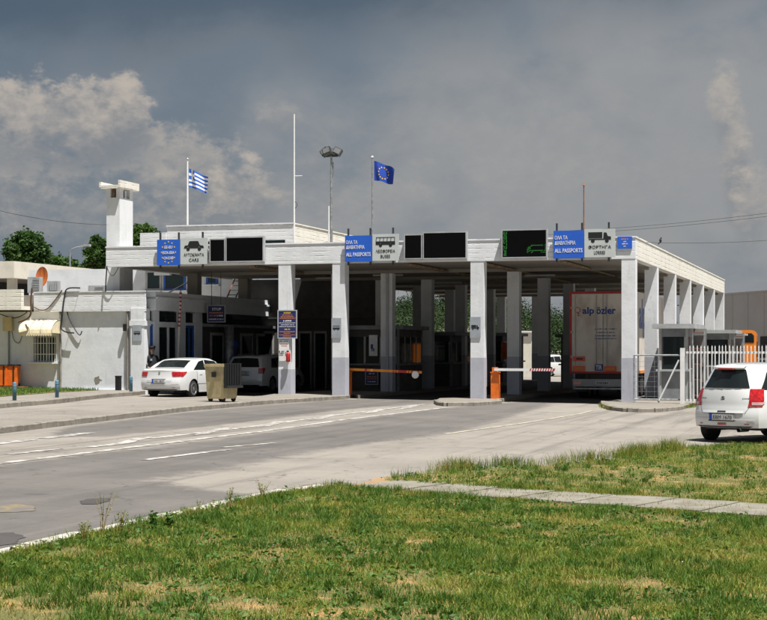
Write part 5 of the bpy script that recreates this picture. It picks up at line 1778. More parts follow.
for xx in (bx0 + .1, bx1 - .35):
    part(bs, 'tail_lamp', MB().box(xx, xx + .25, by0 - .02, by0 - .002, zgb + .8, zgb + 1.15), 'tail_red')
for xx in (bx0 + .18, bx1 - .18):
    for yy in (2.6, 8.2):
        part(bs, 'wheel', MB().lathe([(.25, -.15), (.45, -.15), (.48, -.1), (.48, .1), (.45, .15), (.25, .15)], (xx, by0 + yy, zgb + .48), 'x', 20), 'rubber', True)
for k in range(6):
    for xa_, xb_ in ((bx0 - .012, bx0 - .002), (bx1 + .002, bx1 + .012)):
        part(bs, 'side_window', MB().box(xa_, xb_, by0 + .8 + k * 1.65, by0 + 2.3 + k * 1.65, zgb + 1.5, zgb + 2.5), 'car_glass')

# ================================================================== booths
def booth(name, label, x0, x1, y0, y1, z0, z1, sides, m_='grey_panel', over=.22):
    """a control booth: posts, kick panels, panes, flat roof"""
    r = root(name, label, 'booth', ((x0 + x1) / 2, (y0 + y1) / 2, z0))
    part(r, 'roof', MB().box(x0 - over, x1 + over, y0 - over, y1 + over, z1 - .16, z1), 'lt_grey' if m_ == 'grey_panel' else 'grey_panel')
    zs = z0 + 1.02
    part(r, 'panel', MB().box(x0 + .02, x1 - .02, y0 + .02, y1 - .02, z0, zs), m_)
    tr_ = 'lt_grey' if m_ == 'grey_panel' else 'grey_panel'
    part(r, 'counter', MB().box(x0 - .10, x1 + .10, y0 - .10, y1 + .10, zs, zs + .07), tr_)
    for xx in (x0, x1 - .09):
        for yy in (y0, y1 - .09):
            part(r, 'post', MB().box(xx, xx + .09, yy, yy + .09, z0, z1 - .16), tr_)
    zc = z1 - .45
    part(r, 'header', MB().box(x0 + .03, x1 - .03, y0 + .03, y1 - .03, zc, z1 - .161), m_)
    n = max(1, int((x1 - x0 - .1) / .8 + .5))
    for k in range(n):
        a = x0 + .1 + (x1 - x0 - .2) * k / n; b = x0 + .1 + (x1 - x0 - .2) * (k + 1) / n
        part(r, 'window', MB().box(a + .04, b - .04, y0 + .03, y0 + .05, zs + .07, zc), 'glass')
        part(r, 'mullion', MB().box(b - .04, b + .04 if k < n - 1 else b, y0 + .02, y0 + .07, zs + .07, zc), 'wood_frame')
    n = max(1, int((y1 - y0 - .1) / .9 + .5))
    for xx in (x0 + .03, x1 - .05):
        for k in range(n):
            a = y0 + .1 + (y1 - y0 - .2) * k / n; b = y0 + .1 + (y1 - y0 - .2) * (k + 1) / n
            part(r, 'window', MB().box(xx, xx + .02, a + .04, b - .04, zs + .07, zc), 'glass')
            part(r, 'mullion', MB().box(xx - .01, xx + .03, b - .04, b + .04 if k < n - 1 else b, zs + .07, zc), 'wood_frame')
    return r


yA = 6.9
b_ = booth('control_booth', 'grey glazed control booth behind the orange barrier arm', COL[0] + .1, COL[1] + .25, yA, yA + 3.6, zg(COL[1], yA) + .13, Fp(380, 325.5, yA)[1], 1, 'dark_panel')
notice(369, 377.5, 335, 356, yA - .02, 'pale picture poster in the booth window', [(.2, .8, .45, .22, 'print_blue', None), (.3, .7, .3, .16, 'print_black', None)], 'print_white', False)
notice(366, 377.5, 371, 384, yA - .14, 'navy sign with orange lines fixed below the booth counter', [(.25, .75, .8, .14, 'print_white', None), (.1, .9, .55, .10, 'print_orange', None), (.1, .9, .4, .10, 'print_orange', None), (.15, .85, .18, .10, 'print_white', None)], 'navy', True)
booth('control_booth', 'dark control booth further down the bus lane', COL[0] + .1, COL[1] + .1, 16, 20, zg(COL[1], 16) + .13, zg(COL[1], 16) + 2.6, 1, 'dark_panel')
booth('control_booth', 'low dark booth added at the far end of the bus lane island to darken the bay', COL[0] + .1, COL[1] + .1, 27, 32, zg(COL[1], 27) + .13, zg(COL[1], 27) + 2.7, 1, 'dark_panel')  # added booth, blocks light coming through the far end of the bay
booth('control_booth', 'dark booth added at the exit end of the lorry lane island to close the opening', COL[2] - .65, COL[2] + .65, 30.5, 35, zg(COL[2], 31) + .12, zg(COL[2], 31) + 2.7, 1, 'dark_panel')  # another added booth, closes the far opening so the bay goes darker
booth('control_booth', 'control booth with an orange board on the third column island', COL[2] - .7, COL[2] + .7, 20, 24, zg(COL[2], 20) + .12, zg(COL[2], 20) + 2.6, 1, 'dark_panel')
# booths right of the canopy, beside the fence
def side_booth(px0, px1, pyt, y0, y1, label):
    xa, zt2 = Fp(px0, pyt, y0)
    xb, _ = Fp(px1, pyt, y0)
    z0 = zg(xa, y0) + .12
    r = booth('fence_booth', label, xa, xb, y0, y1, z0, zt2, 1)
    # rusty shelf rack on the flank
    n = 5
    for k in range(n):
        zz = z0 + .2 + (zt2 - z0 - .5) * k / (n - 1)
        part(r, 'shelf', MB().box(xb + .16, xb + .55, y0 - .05, y0 + .4, zz - .025, zz), 'rust')
    for xx in (xb + .14, xb + .55):
        part(r, 'rack_post', MB().box(xx, xx + .05, y0 - .08, y0 - .03, z0, zt2 - .17), 'steel')
    part(r, 'rack_back', MB().box(xb + .14, xb + .6, y0 + .42, y0 + .45, z0, zt2 - .17), 'grey_panel')
    return r


side_booth(659, 688, 324, 2.6, 6.2, 'grey metal booth with a shelf rack beside the fence gate')
side_booth(703.5, 731, 330, 22, 26, 'second grey metal booth behind the white picket fence')
# orange board
q = Fp(503, 350, 19.7)
thing('orange_board', MB().box(q[0] - .1, q[0] + .55, 19.7, 19.74, q[1] - .45, q[1] + .35), 'orange', 'orange board on the front of the third column booth', 'board', (q[0] + .2, 19.7, q[1] - .45))

# STOP board over the office lane
vS = Sp(207, 312, xf + .4)[0] - .05
sg_ = notice(208, 224.5, 306, 321.5, vS, 'navy stop board hung under the canopy in the car lane', [(.25, .8, .80, .17, 'print_white', 'STOP'), (.08, .92, .56, .10, 'print_orange', None), (.08, .5, .38, .10, 'print_orange', None), (.55, .92, .38, .10, 'print_white', None), (.06, .94, .15, .10, 'print_white', None)])
xx, zz = Fp(216, 306, vS)
for dx in (-.2, .2):
    part(sg_, 'hanger', MB().cyl((xx + dx, vS + .02, zz), (xx + dx, vS + .02, ZS + .02), .012, n=5), 'dark_steel')
q = Fp(235, 344, 9)
thing('lane_number', MB().box(q[0] - .12, q[0] + .12, 9, 9.02, q[1] - .15, q[1] + .15).box(q[0] - .03, q[0] + .03, 9.02, 9.08, zg(q[0], 9), q[1] + .15), ['sign_blue'], 'small blue sign on a slim post by the steel duct', 'sign', (q[0], 9, zg(q[0], 9)))

# ================================================================== barriers
def barrier(name_label, px, y, arm_len, side, z_arm_px, arm_mat, stripe_mat, stripes, house='orange', disc=False, tip_drop=0.0):
    xb = Fp(px, 390, y)[0]
    z0 = zg(xb, y) + .12
    r = root('lane_barrier', name_label, 'barrier', (xb, y, z0))
    za = Fp(px, z_arm_px, y)[1]
    part(r, 'housing', MB().box(xb - .14, xb + .14, y - .13, y + .13, z0, za - .06).box(xb - .16, xb + .16, y - .15, y + .15, za - .06, za - .03), house)
    part(r, 'head', MB().box(xb - .09, xb + .09, y - .15, y + .02, za - .03, za + .13), house)
    L = arm_len
    arm = MB().box(0, L * side, -.03, .03, -.045, .045)
    rot = math.atan2(-tip_drop, L)
    def place(mb_):
        mb_.v = [(xb + a * math.cos(rot) , y - .185 + b, za + .05 + c + abs(a) * math.sin(rot)) for a, b, c in mb_.v]
        return mb_
    ar = part(r, 'arm', place(arm), arm_mat)
    for a, b in stripes:
        part(ar, 'stripe', place(MB().extr([(L * a * side, -.047), (L * b * side - .0, -.047), (L * b * side + .03, .047), (L * a * side + .03, .047)], -.034, .034)), stripe_mat)
    if disc:
        cx_ = xb + L * side * .92
        part(ar, 'sign_disc', MB().lathe([(.13, 0), (.13, .02)], (cx_, y - .24, za - .05 - tip_drop * .9), 'y', 20), 'print_white')
    return r


barrier('orange barrier with a long red striped orange arm across the bus lane', 347.2, .95, 2.85, 1, 370.5, 'amber', 'print_red', [(.25, .28), (.62, .635), (.655, .67), (.69, .80), (.82, .835), (.86, .875), (.90, .915), (.94, .96)], 'orange', True, .10)
L_ = 2.75
barrier('orange barrier post with a white arm striped red at its tip', 495.5, .45, L_ - .6, 1, 371, 'print_white', 'print_red', [(.58 + k * .042, .60 + k * .042) for k in range(9)] + [(.95, .985)], 'orange')
# raised arm in the car lane
xb, zb_ = Fp(179, 358, 3.0); z0 = zg(xb, 3.0)
r = root('raised_barrier', 'raised white barrier arm with red stripes above the saloon', 'barrier', (xb, 3.0, z0))
part(r, 'housing', MB().box(xb - .16, xb + .14, 2.85, 3.15, z0, z0 + 1.0), 'grey_panel')
t0, t1 = Vector((xb, 2.83, z0 + .85)), Vector((Fp(182.5, 290.5, 3.0)[0], 2.83, Fp(182.5, 290.5, 3)[1]))
ar = part(r, 'arm', MB().cyl(t0, t1, .05, .04, n=8), 'print_white')
for k in range(9):
    a = .55 + k * .05
    part(ar, 'stripe', MB().cyl(t0.lerp(t1, a), t0.lerp(t1, a + .024), .054, n=8), 'print_red')

# ================================================================== street furniture
# beige wheeled bin with its black lid hanging open
q = Gd(222, 401.8, .13)
zb_ = zg(*q) + .13
r = root('wheeled_bin', 'beige wheeled bin with its black lid hanging open', 'bin', (q[0], q[1], zb_), rot=-TH + R(-14))
k = 1.0
bw, bd, bh = .36, .40, .98
def tub(x, y, s0, z0, s1, z1):
    return [[(-x * s0, -y * s0, z0), (x * s0, -y * s0, z0), (x * s0, y * s0, z0), (-x * s0, y * s0, z0)], [(-x * s1, -y * s1, z1), (x * s1, -y * s1, z1), (x * s1, y * s1, z1), (-x * s1, y * s1, z1)]]
mb = MB()
HB = 1.16
lv = [(.82, .10), (.85, .14), (.98, HB - .09), (1.05, HB - .08), (1.05, HB)]
pts = []
for s0, z in lv:
    pts += [(-bw * s0, -bd * s0, z), (bw * s0, -bd * s0, z), (bw * s0, bd * s0, z), (-bw * s0, bd * s0, z)]
fs = [(3, 2, 1, 0)]
for i in range(len(lv) - 1):
    for j in range(4): fs.append((i * 4 + j, i * 4 + (j + 1) % 4, i * 4 + 4 + (j + 1) % 4, i * 4 + 4 + j))
n0 = len(pts)
pts += [(-bw * .94, -bd * .94, HB), (bw * .94, -bd * .94, HB), (bw * .94, bd * .94, HB), (-bw * .94, bd * .94, HB), (-bw * .78, -bd * .78, .2), (bw * .78, -bd * .78, .2), (bw * .78, bd * .78, .2), (-bw * .78, bd * .78, .2)]
for j in range(4):
    fs.append((n0 - 4 + j, n0 - 4 + (j + 1) % 4, n0 + (j + 1) % 4, n0 + j))
    fs.append((n0 + j, n0 + (j + 1) % 4, n0 + 4 + (j + 1) % 4, n0 + 4 + j))
fs.append((n0 + 4, n0 + 5, n0 + 6, n0 + 7))
part(r, 'tub', MB().add(pts, fs), 'beige_plastic', False, True)
lid = part(r, 'lid', MB().extx([(-bd * 1.0, .50), (-bd * 1.02, HB + .02), (bd * 1.02, HB + .02), (bd * 1.0, .50), (bd * .9, .46), (-bd * .9, .46)], bw * 1.05, bw * 1.05 + .06), 'black', False, True)
for kk in range(6):
    yy = -bd + .05 + kk * .125
    part(lid, 'lid_rib', MB().box(bw * 1.05 + .06, bw * 1.05 + .085, yy, yy + .045, .52, HB), 'black', False, True)
part(lid, 'lid_edge', MB().box(bw * 1.05 - .01, bw * 1.05 + .12, -bd * 1.03, bd * 1.03, .43, .50), 'rubber', False, True)
part(r, 'lifting_socket', MB().box(-.06, .06, -bd * 1.02 - .05, -bd * .98, .76, .92), 'black', False, True)
for xx in (-bw * .66, bw * .66):
    for yy in (-bd * .66, bd * .66):
        wh = part(r, 'castor', MB().lathe([(.02, -.025), (.075, -.025), (.08, 0), (.075, .025), (.02, .025)], (xx, yy, .08), 'y', 14), 'rubber', True, True)
        part(wh, 'castor_fork', MB().box(xx - .03, xx + .03, yy - .035, yy + .035, .085, .14), 'dark_steel', False, True)

# bollards along the pavement
for px, py, lab in ((14.5, 400.5, 'teal bollard on the kerb in front of the orange bins'), (57, 397.5, 'teal bollard on the kerb in front of the barred window'), (131, 391.5, 'teal bollard on the kerb at the white building corner')):
    q = Gd(px, py, .14)
    z0 = zg(*q) + .13
    h = .56
    r = root('bollard', lab, 'bollard', (q[0], q[1], z0), 'bollards along the office kerb')
    part(r, 'post', MB().lathe([(.06, z0), (.06, z0 + h - .03), (.05, z0 + h - .01), (.03, z0 + h)], (q[0], q[1], 0), n=14), 'bollard', True)
    part(r, 'band', MB().lathe([(.062, z0 + h - .14), (.062, z0 + h - .11)], (q[0], q[1], 0), n=14), 'bollard', True)
# black litter bin at the building corner
q = Gd(136.6, 389.5, .14); z0 = zg(*q) + .13
r = root('litter_bin', 'narrow black litter bin beside the white building corner', 'bin', (q[0], -.15, z0))
part(r, 'body', MB().prism([(q[0] - .09, -.2), (q[0] + .09, -.2), (q[0] + .09, -.04), (q[0] - .09, -.04)], z0, z0 + .52), 'black')
part(r, 'lid', MB().box(q[0] - .10, q[0] + .10, -.21, -.03, z0 + .52, z0 + .56), 'rubber')
# orange wheelie bins on the left
for k, (px, lab, dy) in enumerate(((3.5, 'orange wheelie bin with a dark side by the meter box', 0), (11.5, 'orange wheelie bin nearer the awning window', .12))):
    xx = Fp(px, 380, -.35)[0]; y0 = -.35 + dy; z0 = zg(xx, y0) + .16
    r = root('wheelie_bin', lab, 'bin', (xx, y0, z0), 'orange wheelie bins')
    zt2 = Fp(px, 364.5, y0)[1]
    part(r, 'tub', MB().extr([(xx - .17, z0 + .08), (xx + .17, z0 + .08), (xx + .21, zt2 - .05), (xx - .21, zt2 - .05)], y0 - .2, y0 + .2), 'orange')
    part(r, 'lid', MB().extr([(xx - .23, zt2 - .05), (xx + .23, zt2 - .05), (xx + .2, zt2), (xx - .2, zt2)], y0 - .23, y0 + .22), 'black' if k else 'dark_steel')
    for sx2 in (-.17, .13):
        part(r, 'wheel', MB().lathe([(.02, 0), (.09, 0), (.09, .05), (.02, .05)], (xx + sx2, y0 + .12, z0 + .09), 'x', 14), 'rubber', True)
    part(r, 'side_strip', MB().box(xx + .10, xx + .15, y0 - .215, y0 - .201, z0 + .12, zt2 - .07), 'black')
pal_x0, pal_x1 = Fp(-4, 385, -.5)[0], Fp(23, 385, -.5)[0]
z0 = zg(pal_x0, -.5) + .15
r = root('wooden_pallet', 'flat reddish boards under the orange bins', 'pallet', ((pal_x0 + pal_x1) / 2, -.3, z0))
for k in range(5):
    yy = -.72 + k * .19
    part(r, 'board', MB().box(pal_x0, pal_x1, yy, yy + .15, z0 + .012, z0 + .05), 'rust')
part(r, 'bearer', MB().box(pal_x0 + .1, pal_x0 + .2, -.7, .15, z0, z0 + .011), 'rust')

# ================================================================== fence and gate on the right
yf = -.55
xg0, xg1 = Fp(638, 380, yf)[0], Fp(680.5, 380, yf)[0]
z0 = zg(xg0, yf) + .13
zt2 = Fp(660, 355.2, yf)[1]
xg0 = .03
r = root('mesh_gate', 'grey tube gate with a diagonal brace beside the corner column', 'gate', ((xg0 + xg1) / 2, yf, z0))
fr_ = part(r, 'frame', MB().cyl((xg0, yf, zt2), (xg1, yf, zt2), .028).cyl((xg0, yf, z0 + .1), (xg1, yf, z0 + .1), .028).cyl((xg0, yf, z0 + .1), (xg0, yf, zt2), .028).cyl((xg1 - .72, yf, z0), (xg1 - .72, yf, zt2), .03), 'steel')
part(r, 'brace', MB().cyl((xg1 - .70, yf - .03, z0 + .06), (xg1 - .05, yf - .03, Fp(680, 360, yf)[1]), .028), 'print_white')
for k in range(8):
    zz = z0 + .2 + k * (zt2 - z0 - .25) / 8
    part(r, 'wire', MB().box(xg0, xg1 - .72, yf - .004, yf + .004, zz - .004, zz + .004), 'steel')
for k in range(3):
    xx = xg0 + (k + .5) * (xg1 - .72 - xg0) / 3
    part(r, 'wire', MB().box(xx - .004, xx + .004, yf - .009, yf - .005, z0 + .12, zt2 - .02), 'steel')
# picket fence
xp = Fp(682.5, 380, yf)[0]
z0 = zg(xp, yf) + .12
zt3 = Fp(690, 346.5, yf)[1]
r = root('picket_fence', 'white steel picket fence behind the hatchback', 'fence', (xp + 2, yf, z0))
part(r, 'gate_post', MB().box(xp - .07, xp + .07, yf - .07, yf + .07, z0 - .02, Fp(683, 348, yf)[1]), 'print_white')
xe = xp + 7.5
zr1, zr0 = Fp(690, 352.5, yf)[1], z0 + .12
for zz in (zr1, zr0):
    part(r, 'rail', MB().box(xp + .12, xe, yf - .02, yf + .02, zz - .035, zz + .035), 'print_white')
me = mesh_of(MB().box(-.016, .016, -.016, .016, 0, zt3 - z0 - .08).add([(-.016, -.016, zt3 - z0 - .08), (.016, -.016, zt3 - z0 - .08), (.016, .016, zt3 - z0 - .08), (-.016, .016, zt3 - z0 - .08), (0, 0, zt3 - z0)], [(0, 1, 4), (1, 2, 4), (2, 3, 4), (3, 0, 4)]), 'print_white', 'picket')
base = BASE[r.name]
for k in range(62):
    xx = xp + .26 + k * .116
    pk = share(r, 'picket', me, (xx - base[0], -.04, .05 + random.uniform(-.012, .012)))
    pk.rotation_euler[1] = random.uniform(-.008, .008)
for xx in (xp + 3.2, xp + 6.4):
    part(r, 'post', MB().box(xx - .04, xx + .04, yf + .02, yf + .1, zg(xx, yf) - .1, zt3 - .1), 'print_white')

# ================================================================== warehouse and far walls
pa_, pb2 = At(690, 296, 126), At(900, 286, 96)
zw = 5.75
mb = MB()
dx, dy = pb2[0] - pa_[0], pb2[1] - pa_[1]
n_ = math.hypot(dx, dy)
nx_, ny_ = -dy / n_, dx / n_
if ny_ < 0: nx_, ny_ = -nx_, -ny_
mb.prism([(pa_[0], pa_[1]), (pb2[0], pb2[1]), (pb2[0] + nx_ * 25, pb2[1] + ny_ * 25), (pa_[0] + nx_ * 25, pa_[1] + ny_ * 25)], -.8, zw)
r = root('warehouse', 'large plain grey warehouse behind the orange bus', 'building', (pa_[0] + dx / 2, pa_[1] + dy / 2, -.8))
part(r, 'wall', mb, 'warehouse')
mb = MB().prism([(pa_[0] - nx_ * .08, pa_[1] - ny_ * .08), (pb2[0] - nx_ * .08, pb2[1] - ny_ * .08), (pb2[0] + nx_ * .3, pb2[1] + ny_ * .3), (pa_[0] + nx_ * .3, pa_[1] + ny_ * .3)], zw + .002, zw + .12)
part(r, 'coping', mb, 'warehouse')
for f0, f1 in ((.40, .47), (.55, .62), (.7, .77)):
    a = (pa_[0] + dx * f0, pa_[1] + dy * f0); b = (pa_[0] + dx * f1, pa_[1] + dy * f1)
    part(r, 'loading_door', MB().prism([(a[0] - nx_ * .05, a[1] - ny_ * .05), (b[0] - nx_ * .05, b[1] - ny_ * .05), (b[0] - nx_ * .005, b[1] - ny_ * .005), (a[0] - nx_ * .005, a[1] - ny_ * .005)], -.7, 2.6), 'interior')
# seams in the cladding
for k in range(1, 12):
    f0 = k / 12
    a = (pa_[0] + dx * f0, pa_[1] + dy * f0)
    part(r, 'cladding_seam', MB().prism([(a[0] - nx_ * .02 - dx / n_ * .03, a[1] - ny_ * .02 - dy / n_ * .03), (a[0] - nx_ * .02 + dx / n_ * .03, a[1] - ny_ * .02 + dy / n_ * .03), (a[0] - nx_ * .003 + dx / n_ * .03, a[1] - ny_ * .003 + dy / n_ * .03), (a[0] - nx_ * .003 - dx / n_ * .03, a[1] - ny_ * .003 - dy / n_ * .03)], 2.7, zw), 'warehouse')
# dark car beside the bus
estate('dark_car', 'dark car parked beside the orange bus', (768 - CX) / F_PX * 104, 104, 15, 'dark_steel')
# pale wall and railing beyond the exit
q0, q1 = At(425, 345, 112), At(470, 345, 112)
z0 = zg(q0[0], q0[1])
r = root('boundary_wall', 'sunlit cream boundary wall beyond the exit', 'wall', ((q0[0] + q1[0]) / 2, q0[1], z0 - .3))
part(r, 'wall', MB().prism([(q0[0], q0[1]), (q1[0], q1[1]), (q1[0] + .1, q1[1] + .3), (q0[0] + .1, q0[1] + .3)], z0 - .3, CAMZ + (HY - 343) / F_PX * 112), 'cream_wall')
part(r, 'coping', MB().prism([(q0[0] - .05, q0[1] - .05), (q1[0] + .05, q1[1] - .05), (q1[0] + .15, q1[1] + .35), (q0[0] + .05, q0[1] + .35)], CAMZ + (HY - 343) / F_PX * 112 + .002, CAMZ + (HY - 343) / F_PX * 112 + .1), 'cream_wall')
r = root('exit_railing', 'dark railing in front of the cream boundary wall', 'railing', (q0[0], q0[1] - 3, z0 - .2))
for k in range(22):
    xx = q0[0] - 1 + k * .28
    part(r, 'baluster', MB().box(xx - .015, xx + .015, q0[1] - 3.02, q0[1] - 2.98, z0 - .2, z0 + 1.9), 'dark_steel')
for zz in (.2, 1.0, 1.85):
    part(r, 'rail', MB().box(q0[0] - 1.1, q0[0] + 5.2, q0[1] - 3.05, q0[1] - 3.021, z0 + zz - .03, z0 + zz + .03), 'dark_steel')
q0 = At(515, 331, 108); q1 = At(533, 331, 108)
z0 = zg(q0[0], q0[1])
r = root('cream_hut', 'small cream hut seen between the columns', 'building', (q0[0] + .6, q0[1], z0 - .2))
part(r, 'wall', MB().box(q0[0], q1[0], q0[1], q0[1] + 3, z0 - .2, q0[2] - .1), 'cream_wall')
part(r, 'roof', MB().box(q0[0] - .15, q1[0] + .15, q0[1] - .15, q0[1] + 3.15, q0[2] - .098, q0[2]), 'boards')

# ================================================================== masts, flags, wires
def pole(name, label, cat, px, py_top, v, base_z, rad, m_='steel', tip=None):
    xx, zt2 = Fp(px, py_top, v)
    r = root(name, label, cat, (xx, v, base_z))
    part(r, 'mast', MB().cyl((xx, v, base_z), (xx, v, zt2), rad, rad * .7, n=8), m_)
    part(r, 'base_plate', MB().box(xx - .12, xx + .12, v - .12, v + .12, base_z, base_z + .04), 'steel')
    return r, xx, zt2


def flag(r, x, z, v, wd, ht, kind, droop, seed):
    """cloth hanging from the hoist, flying towards +x and sagging"""
    nx2, nz2 = 54, 36
    def pt(a, b):
        ph = a * 7.5 + b * 2.2 + seed
        xx = x + .03 + wd * a * (.80 + .06 * math.cos(ph * .6)) - .10 * wd * a * (1 - b)
        yy = v + .11 * wd * math.sin(ph) * min(1, a * 2.2) + .25 * wd * a
        zz = z - ht * (1 - b) * (1 - .22 * a) - droop * wd * (a ** 1.25) + .03 * wd * math.sin(ph * 1.3 + 1) * a
        return (xx, yy, zz)
    if kind == 'greek':
        def isblue(i, j):
            row = int((nz2 - 1 - j) / (nz2 / 9))
            if row < 5 and i < nx2 * 10 / 27:
                u_, v_ = i / (nx2 * 10 / 27), (nz2 - 1 - j) / (nz2 * 5 / 9)
                return not (abs(u_ - .5) < .1 or abs(v_ - .5) < .1)
            return row % 2 == 0
        mb_ = MB()
        rows = [[pt(i / nx2, j / nz2) for i in range(nx2 + 1)] for j in range(nz2 + 1)]
        mb_.grid(rows)
        mb_.m = [0 if isblue(k % nx2, k // nx2) else 1 for k in range(nx2 * nz2)]
        part(r, 'flag_cloth', mb_, ['flag_blue', 'flag_white'], True)
    else:
        rows = [[pt(i / nx2, j / nz2) for i in range(nx2 + 1)] for j in range(nz2 + 1)]
        fl = part(r, 'flag_cloth', MB().grid(rows), 'eu_flag', True)
        for k in range(12):
            t = 2 * math.pi * k / 12
            ca, cb = .5 + .21 * math.sin(t), .5 + .32 * math.cos(t)
            for off in (-.012, .012):
                c0 = pt(ca, cb)
                vs = []
                for q_ in range(10):
                    rr_ = .06 if q_ % 2 == 0 else .026
                    p_ = pt(ca + rr_ * .66 * math.sin(math.pi * q_ / 5), cb + rr_ * math.cos(math.pi * q_ / 5))
                    vs.append((p_[0], p_[1] + off, p_[2]))
                vs.append((c0[0], c0[1] + off, c0[2]))
                part(fl, 'star', MB().add(vs, [(q_, (q_ + 1) % 10, 10) for q_ in range(10)]), 'print_yellow')


r, xx, zt2 = pole('flagpole', 'white pole flying the blue and white striped flag', 'flagpole', 187.5, 160, 13.5, zU - .3, .05, 'print_white')
part(r, 'finial', MB().lathe([(.02, zt2), (.07, zt2 + .05), (.02, zt2 + .1)], (xx, 13.5, 0), n=10), 'steel')
zf = Fp(188, 168.5, 13.5)[1]; zl = Fp(188, 187.5, 13.5)[1]
flag(r, xx + .04, zf, 13.5, 1.02, zf - zl, 'greek', .42, .4)
r, xx, zt2 = pole('flagpole', 'grey pole flying the blue flag with yellow stars', 'flagpole', 372.3, 158, 1.0, ZT - .13, .04, 'steel')
part(r, 'finial', MB().lathe([(.02, zt2), (.05, zt2 + .04), (.02, zt2 + .08)], (xx, 1.0, 0), n=10), 'print_white')
zf = Fp(372, 160.8, 1.0)[1]; zl = Fp(372, 180.5, 1.0)[1]
flag(r, xx + .04, zf, 1.0, .86, zf - zl, 'eu', .35, 1.9)
# floodlight mast
r, xx, zt2 = pole('floodlight_mast', 'slim grey mast with a crown of floodlights', 'floodlight', 331.3, 156.5, 8, ZT - .13, .065, 'steel')
part(r, 'crossbar', MB().box(xx - .28, xx + .28, 7.97, 8.03, zt2 - .02, zt2 + .06), 'dark_steel')
for dx, tl_, ty in ((-.27, R(38), 0), (.27, R(-25), 0), (0.02, R(8), .25), (-.1, R(20), -.25)):
    m_ = Matrix.Translation((xx + dx, 8 + ty, zt2 + .19)) @ Matrix.Rotation(-tl_, 4, 'Y') @ Matrix.Rotation(R(-18), 4, 'X')
    bx_ = MB().box(-.17, .17, -.10, .10, -.14, .14)
    bx_.v = [tuple(m_ @ Vector(q_)) for q_ in bx_.v]
    fl = part(r, 'floodlight', bx_, 'dark_steel')
    gl = MB().box(-.14, .14, -.115, -.102, -.11, .11)
    gl.v = [tuple(m_ @ Vector(q_)) for q_ in gl.v]
    part(fl, 'lamp_glass', gl, 'lamp_glass')
part(r, 'cable_guard', MB().box(xx + .066, xx + .10, 7.98, 8.02, Fp(331, 178, 8)[1], Fp(331, 162, 8)[1]), 'steel')
r, xx, zt2 = pole('aerial_mast', 'short thin aerial beside the floodlight mast', 'aerial', 328.8, 206, 6, ZT - .13, .035, 'print_white')
r, xx, zt2 = pole('whip_aerial', 'tall white whip aerial on the canopy roof', 'aerial', 294.2, 114, 3, ZT - .13, .035, 'print_white')
za = Fp(294, 176, 3)[1]
part(r, 'side_arm', MB().cyl((xx, 3, za), (xx + .32, 3, za), .012), 'print_white')
za = Fp(294, 205, 3)[1]
part(r, 'cable_loop', MB().tube([(xx, 3, za + .14), (xx + .09, 3, za + .10), (xx + .12, 3, za), (xx + .08, 3, za - .1), (xx, 3, za - .13)], .01), 'cable')
r, xx, zt2 = pole('lightning_rod', 'rusty thin rod rising behind the lorry sign', 'rod', 583.8, 186, .7, ZT - .13, .025, 'rust')
part(r, 'tip', MB().lathe([(.0, zt2 + .1), (.05, zt2 + .03), (.015, zt2)], (xx, .7, 0), n=8), 'rust')
for px, py, v, lab in ((160, 231, .9, 'thin stub post behind the starred blue sign'),):
    pole('stub_post', lab, 'post', px, py, v, ZT - .13, .03, 'dark_steel')


def wire(name, label, pts3, rad=.018, sag=0.0, bird=False):
    a, b = Vector(pts3[0]), Vector(pts3[1])
    pts = []
    for k in range(25):
        t = k / 24
        p_ = a.lerp(b, t); p_.z -= sag * 4 * t * (1 - t)
        pts.append(tuple(p_))
    return thing(name, MB().tube(pts, rad, 5), 'cable', label, 'cable', (a.x, a.y, a.z))


wire('overhead_cable', 'single overhead cable with a bird leaving the canopy corner', [(-1.0, 2.0, ZT - .02), At(980, 205, 62)], .009, .55)
wire('overhead_cable', 'upper of two thin cables above the warehouse', [At(560, 231, 80), At(1000, 176, 60)], .008, .35)
wire('overhead_cable', 'lower of two thin cables above the warehouse', [At(540, 235, 80), At(1000, 181, 60)], .008, .35)
wire('overhead_cable', 'overhead cable running to the slender white tower', [At(-90, 184, 48), (tx0, tv + .4, Fp(106, 224, tv)[1])], .008, .3)
# bird on the wire
wa, wb = Vector((-1.0, 2.0, ZT - .02)), Vector(At(980, 205, 62))
bt = .115
q = wa.lerp(wb, bt); q.z -= .55 * 4 * bt * (1 - bt); q = (q.x, q.y, q.z + .01)
r = root('small_bird', 'small dark bird perched on the overhead cable', 'bird', q)
part(r, 'body', MB().lathe([(.005, -.09), (.03, -.06), (.045, 0), (.035, .05), (.012, .075)], (q[0], q[1], q[2] + .07), 'z', 10), 'cable', True)
part(r, 'head', MB().lathe([(.005, -.03), (.028, -.01), (.028, .012), (.005, .03)], (q[0] + .02, q[1], q[2] + .16), 'z', 10), 'cable', True)
part(r, 'tail', MB().extr([(q[0] - .02, q[2] + .03), (q[0] - .10, q[2] - .06), (q[0] - .07, q[2] - .07), (q[0], q[2])], q[1] - .012, q[1] + .012), 'cable')

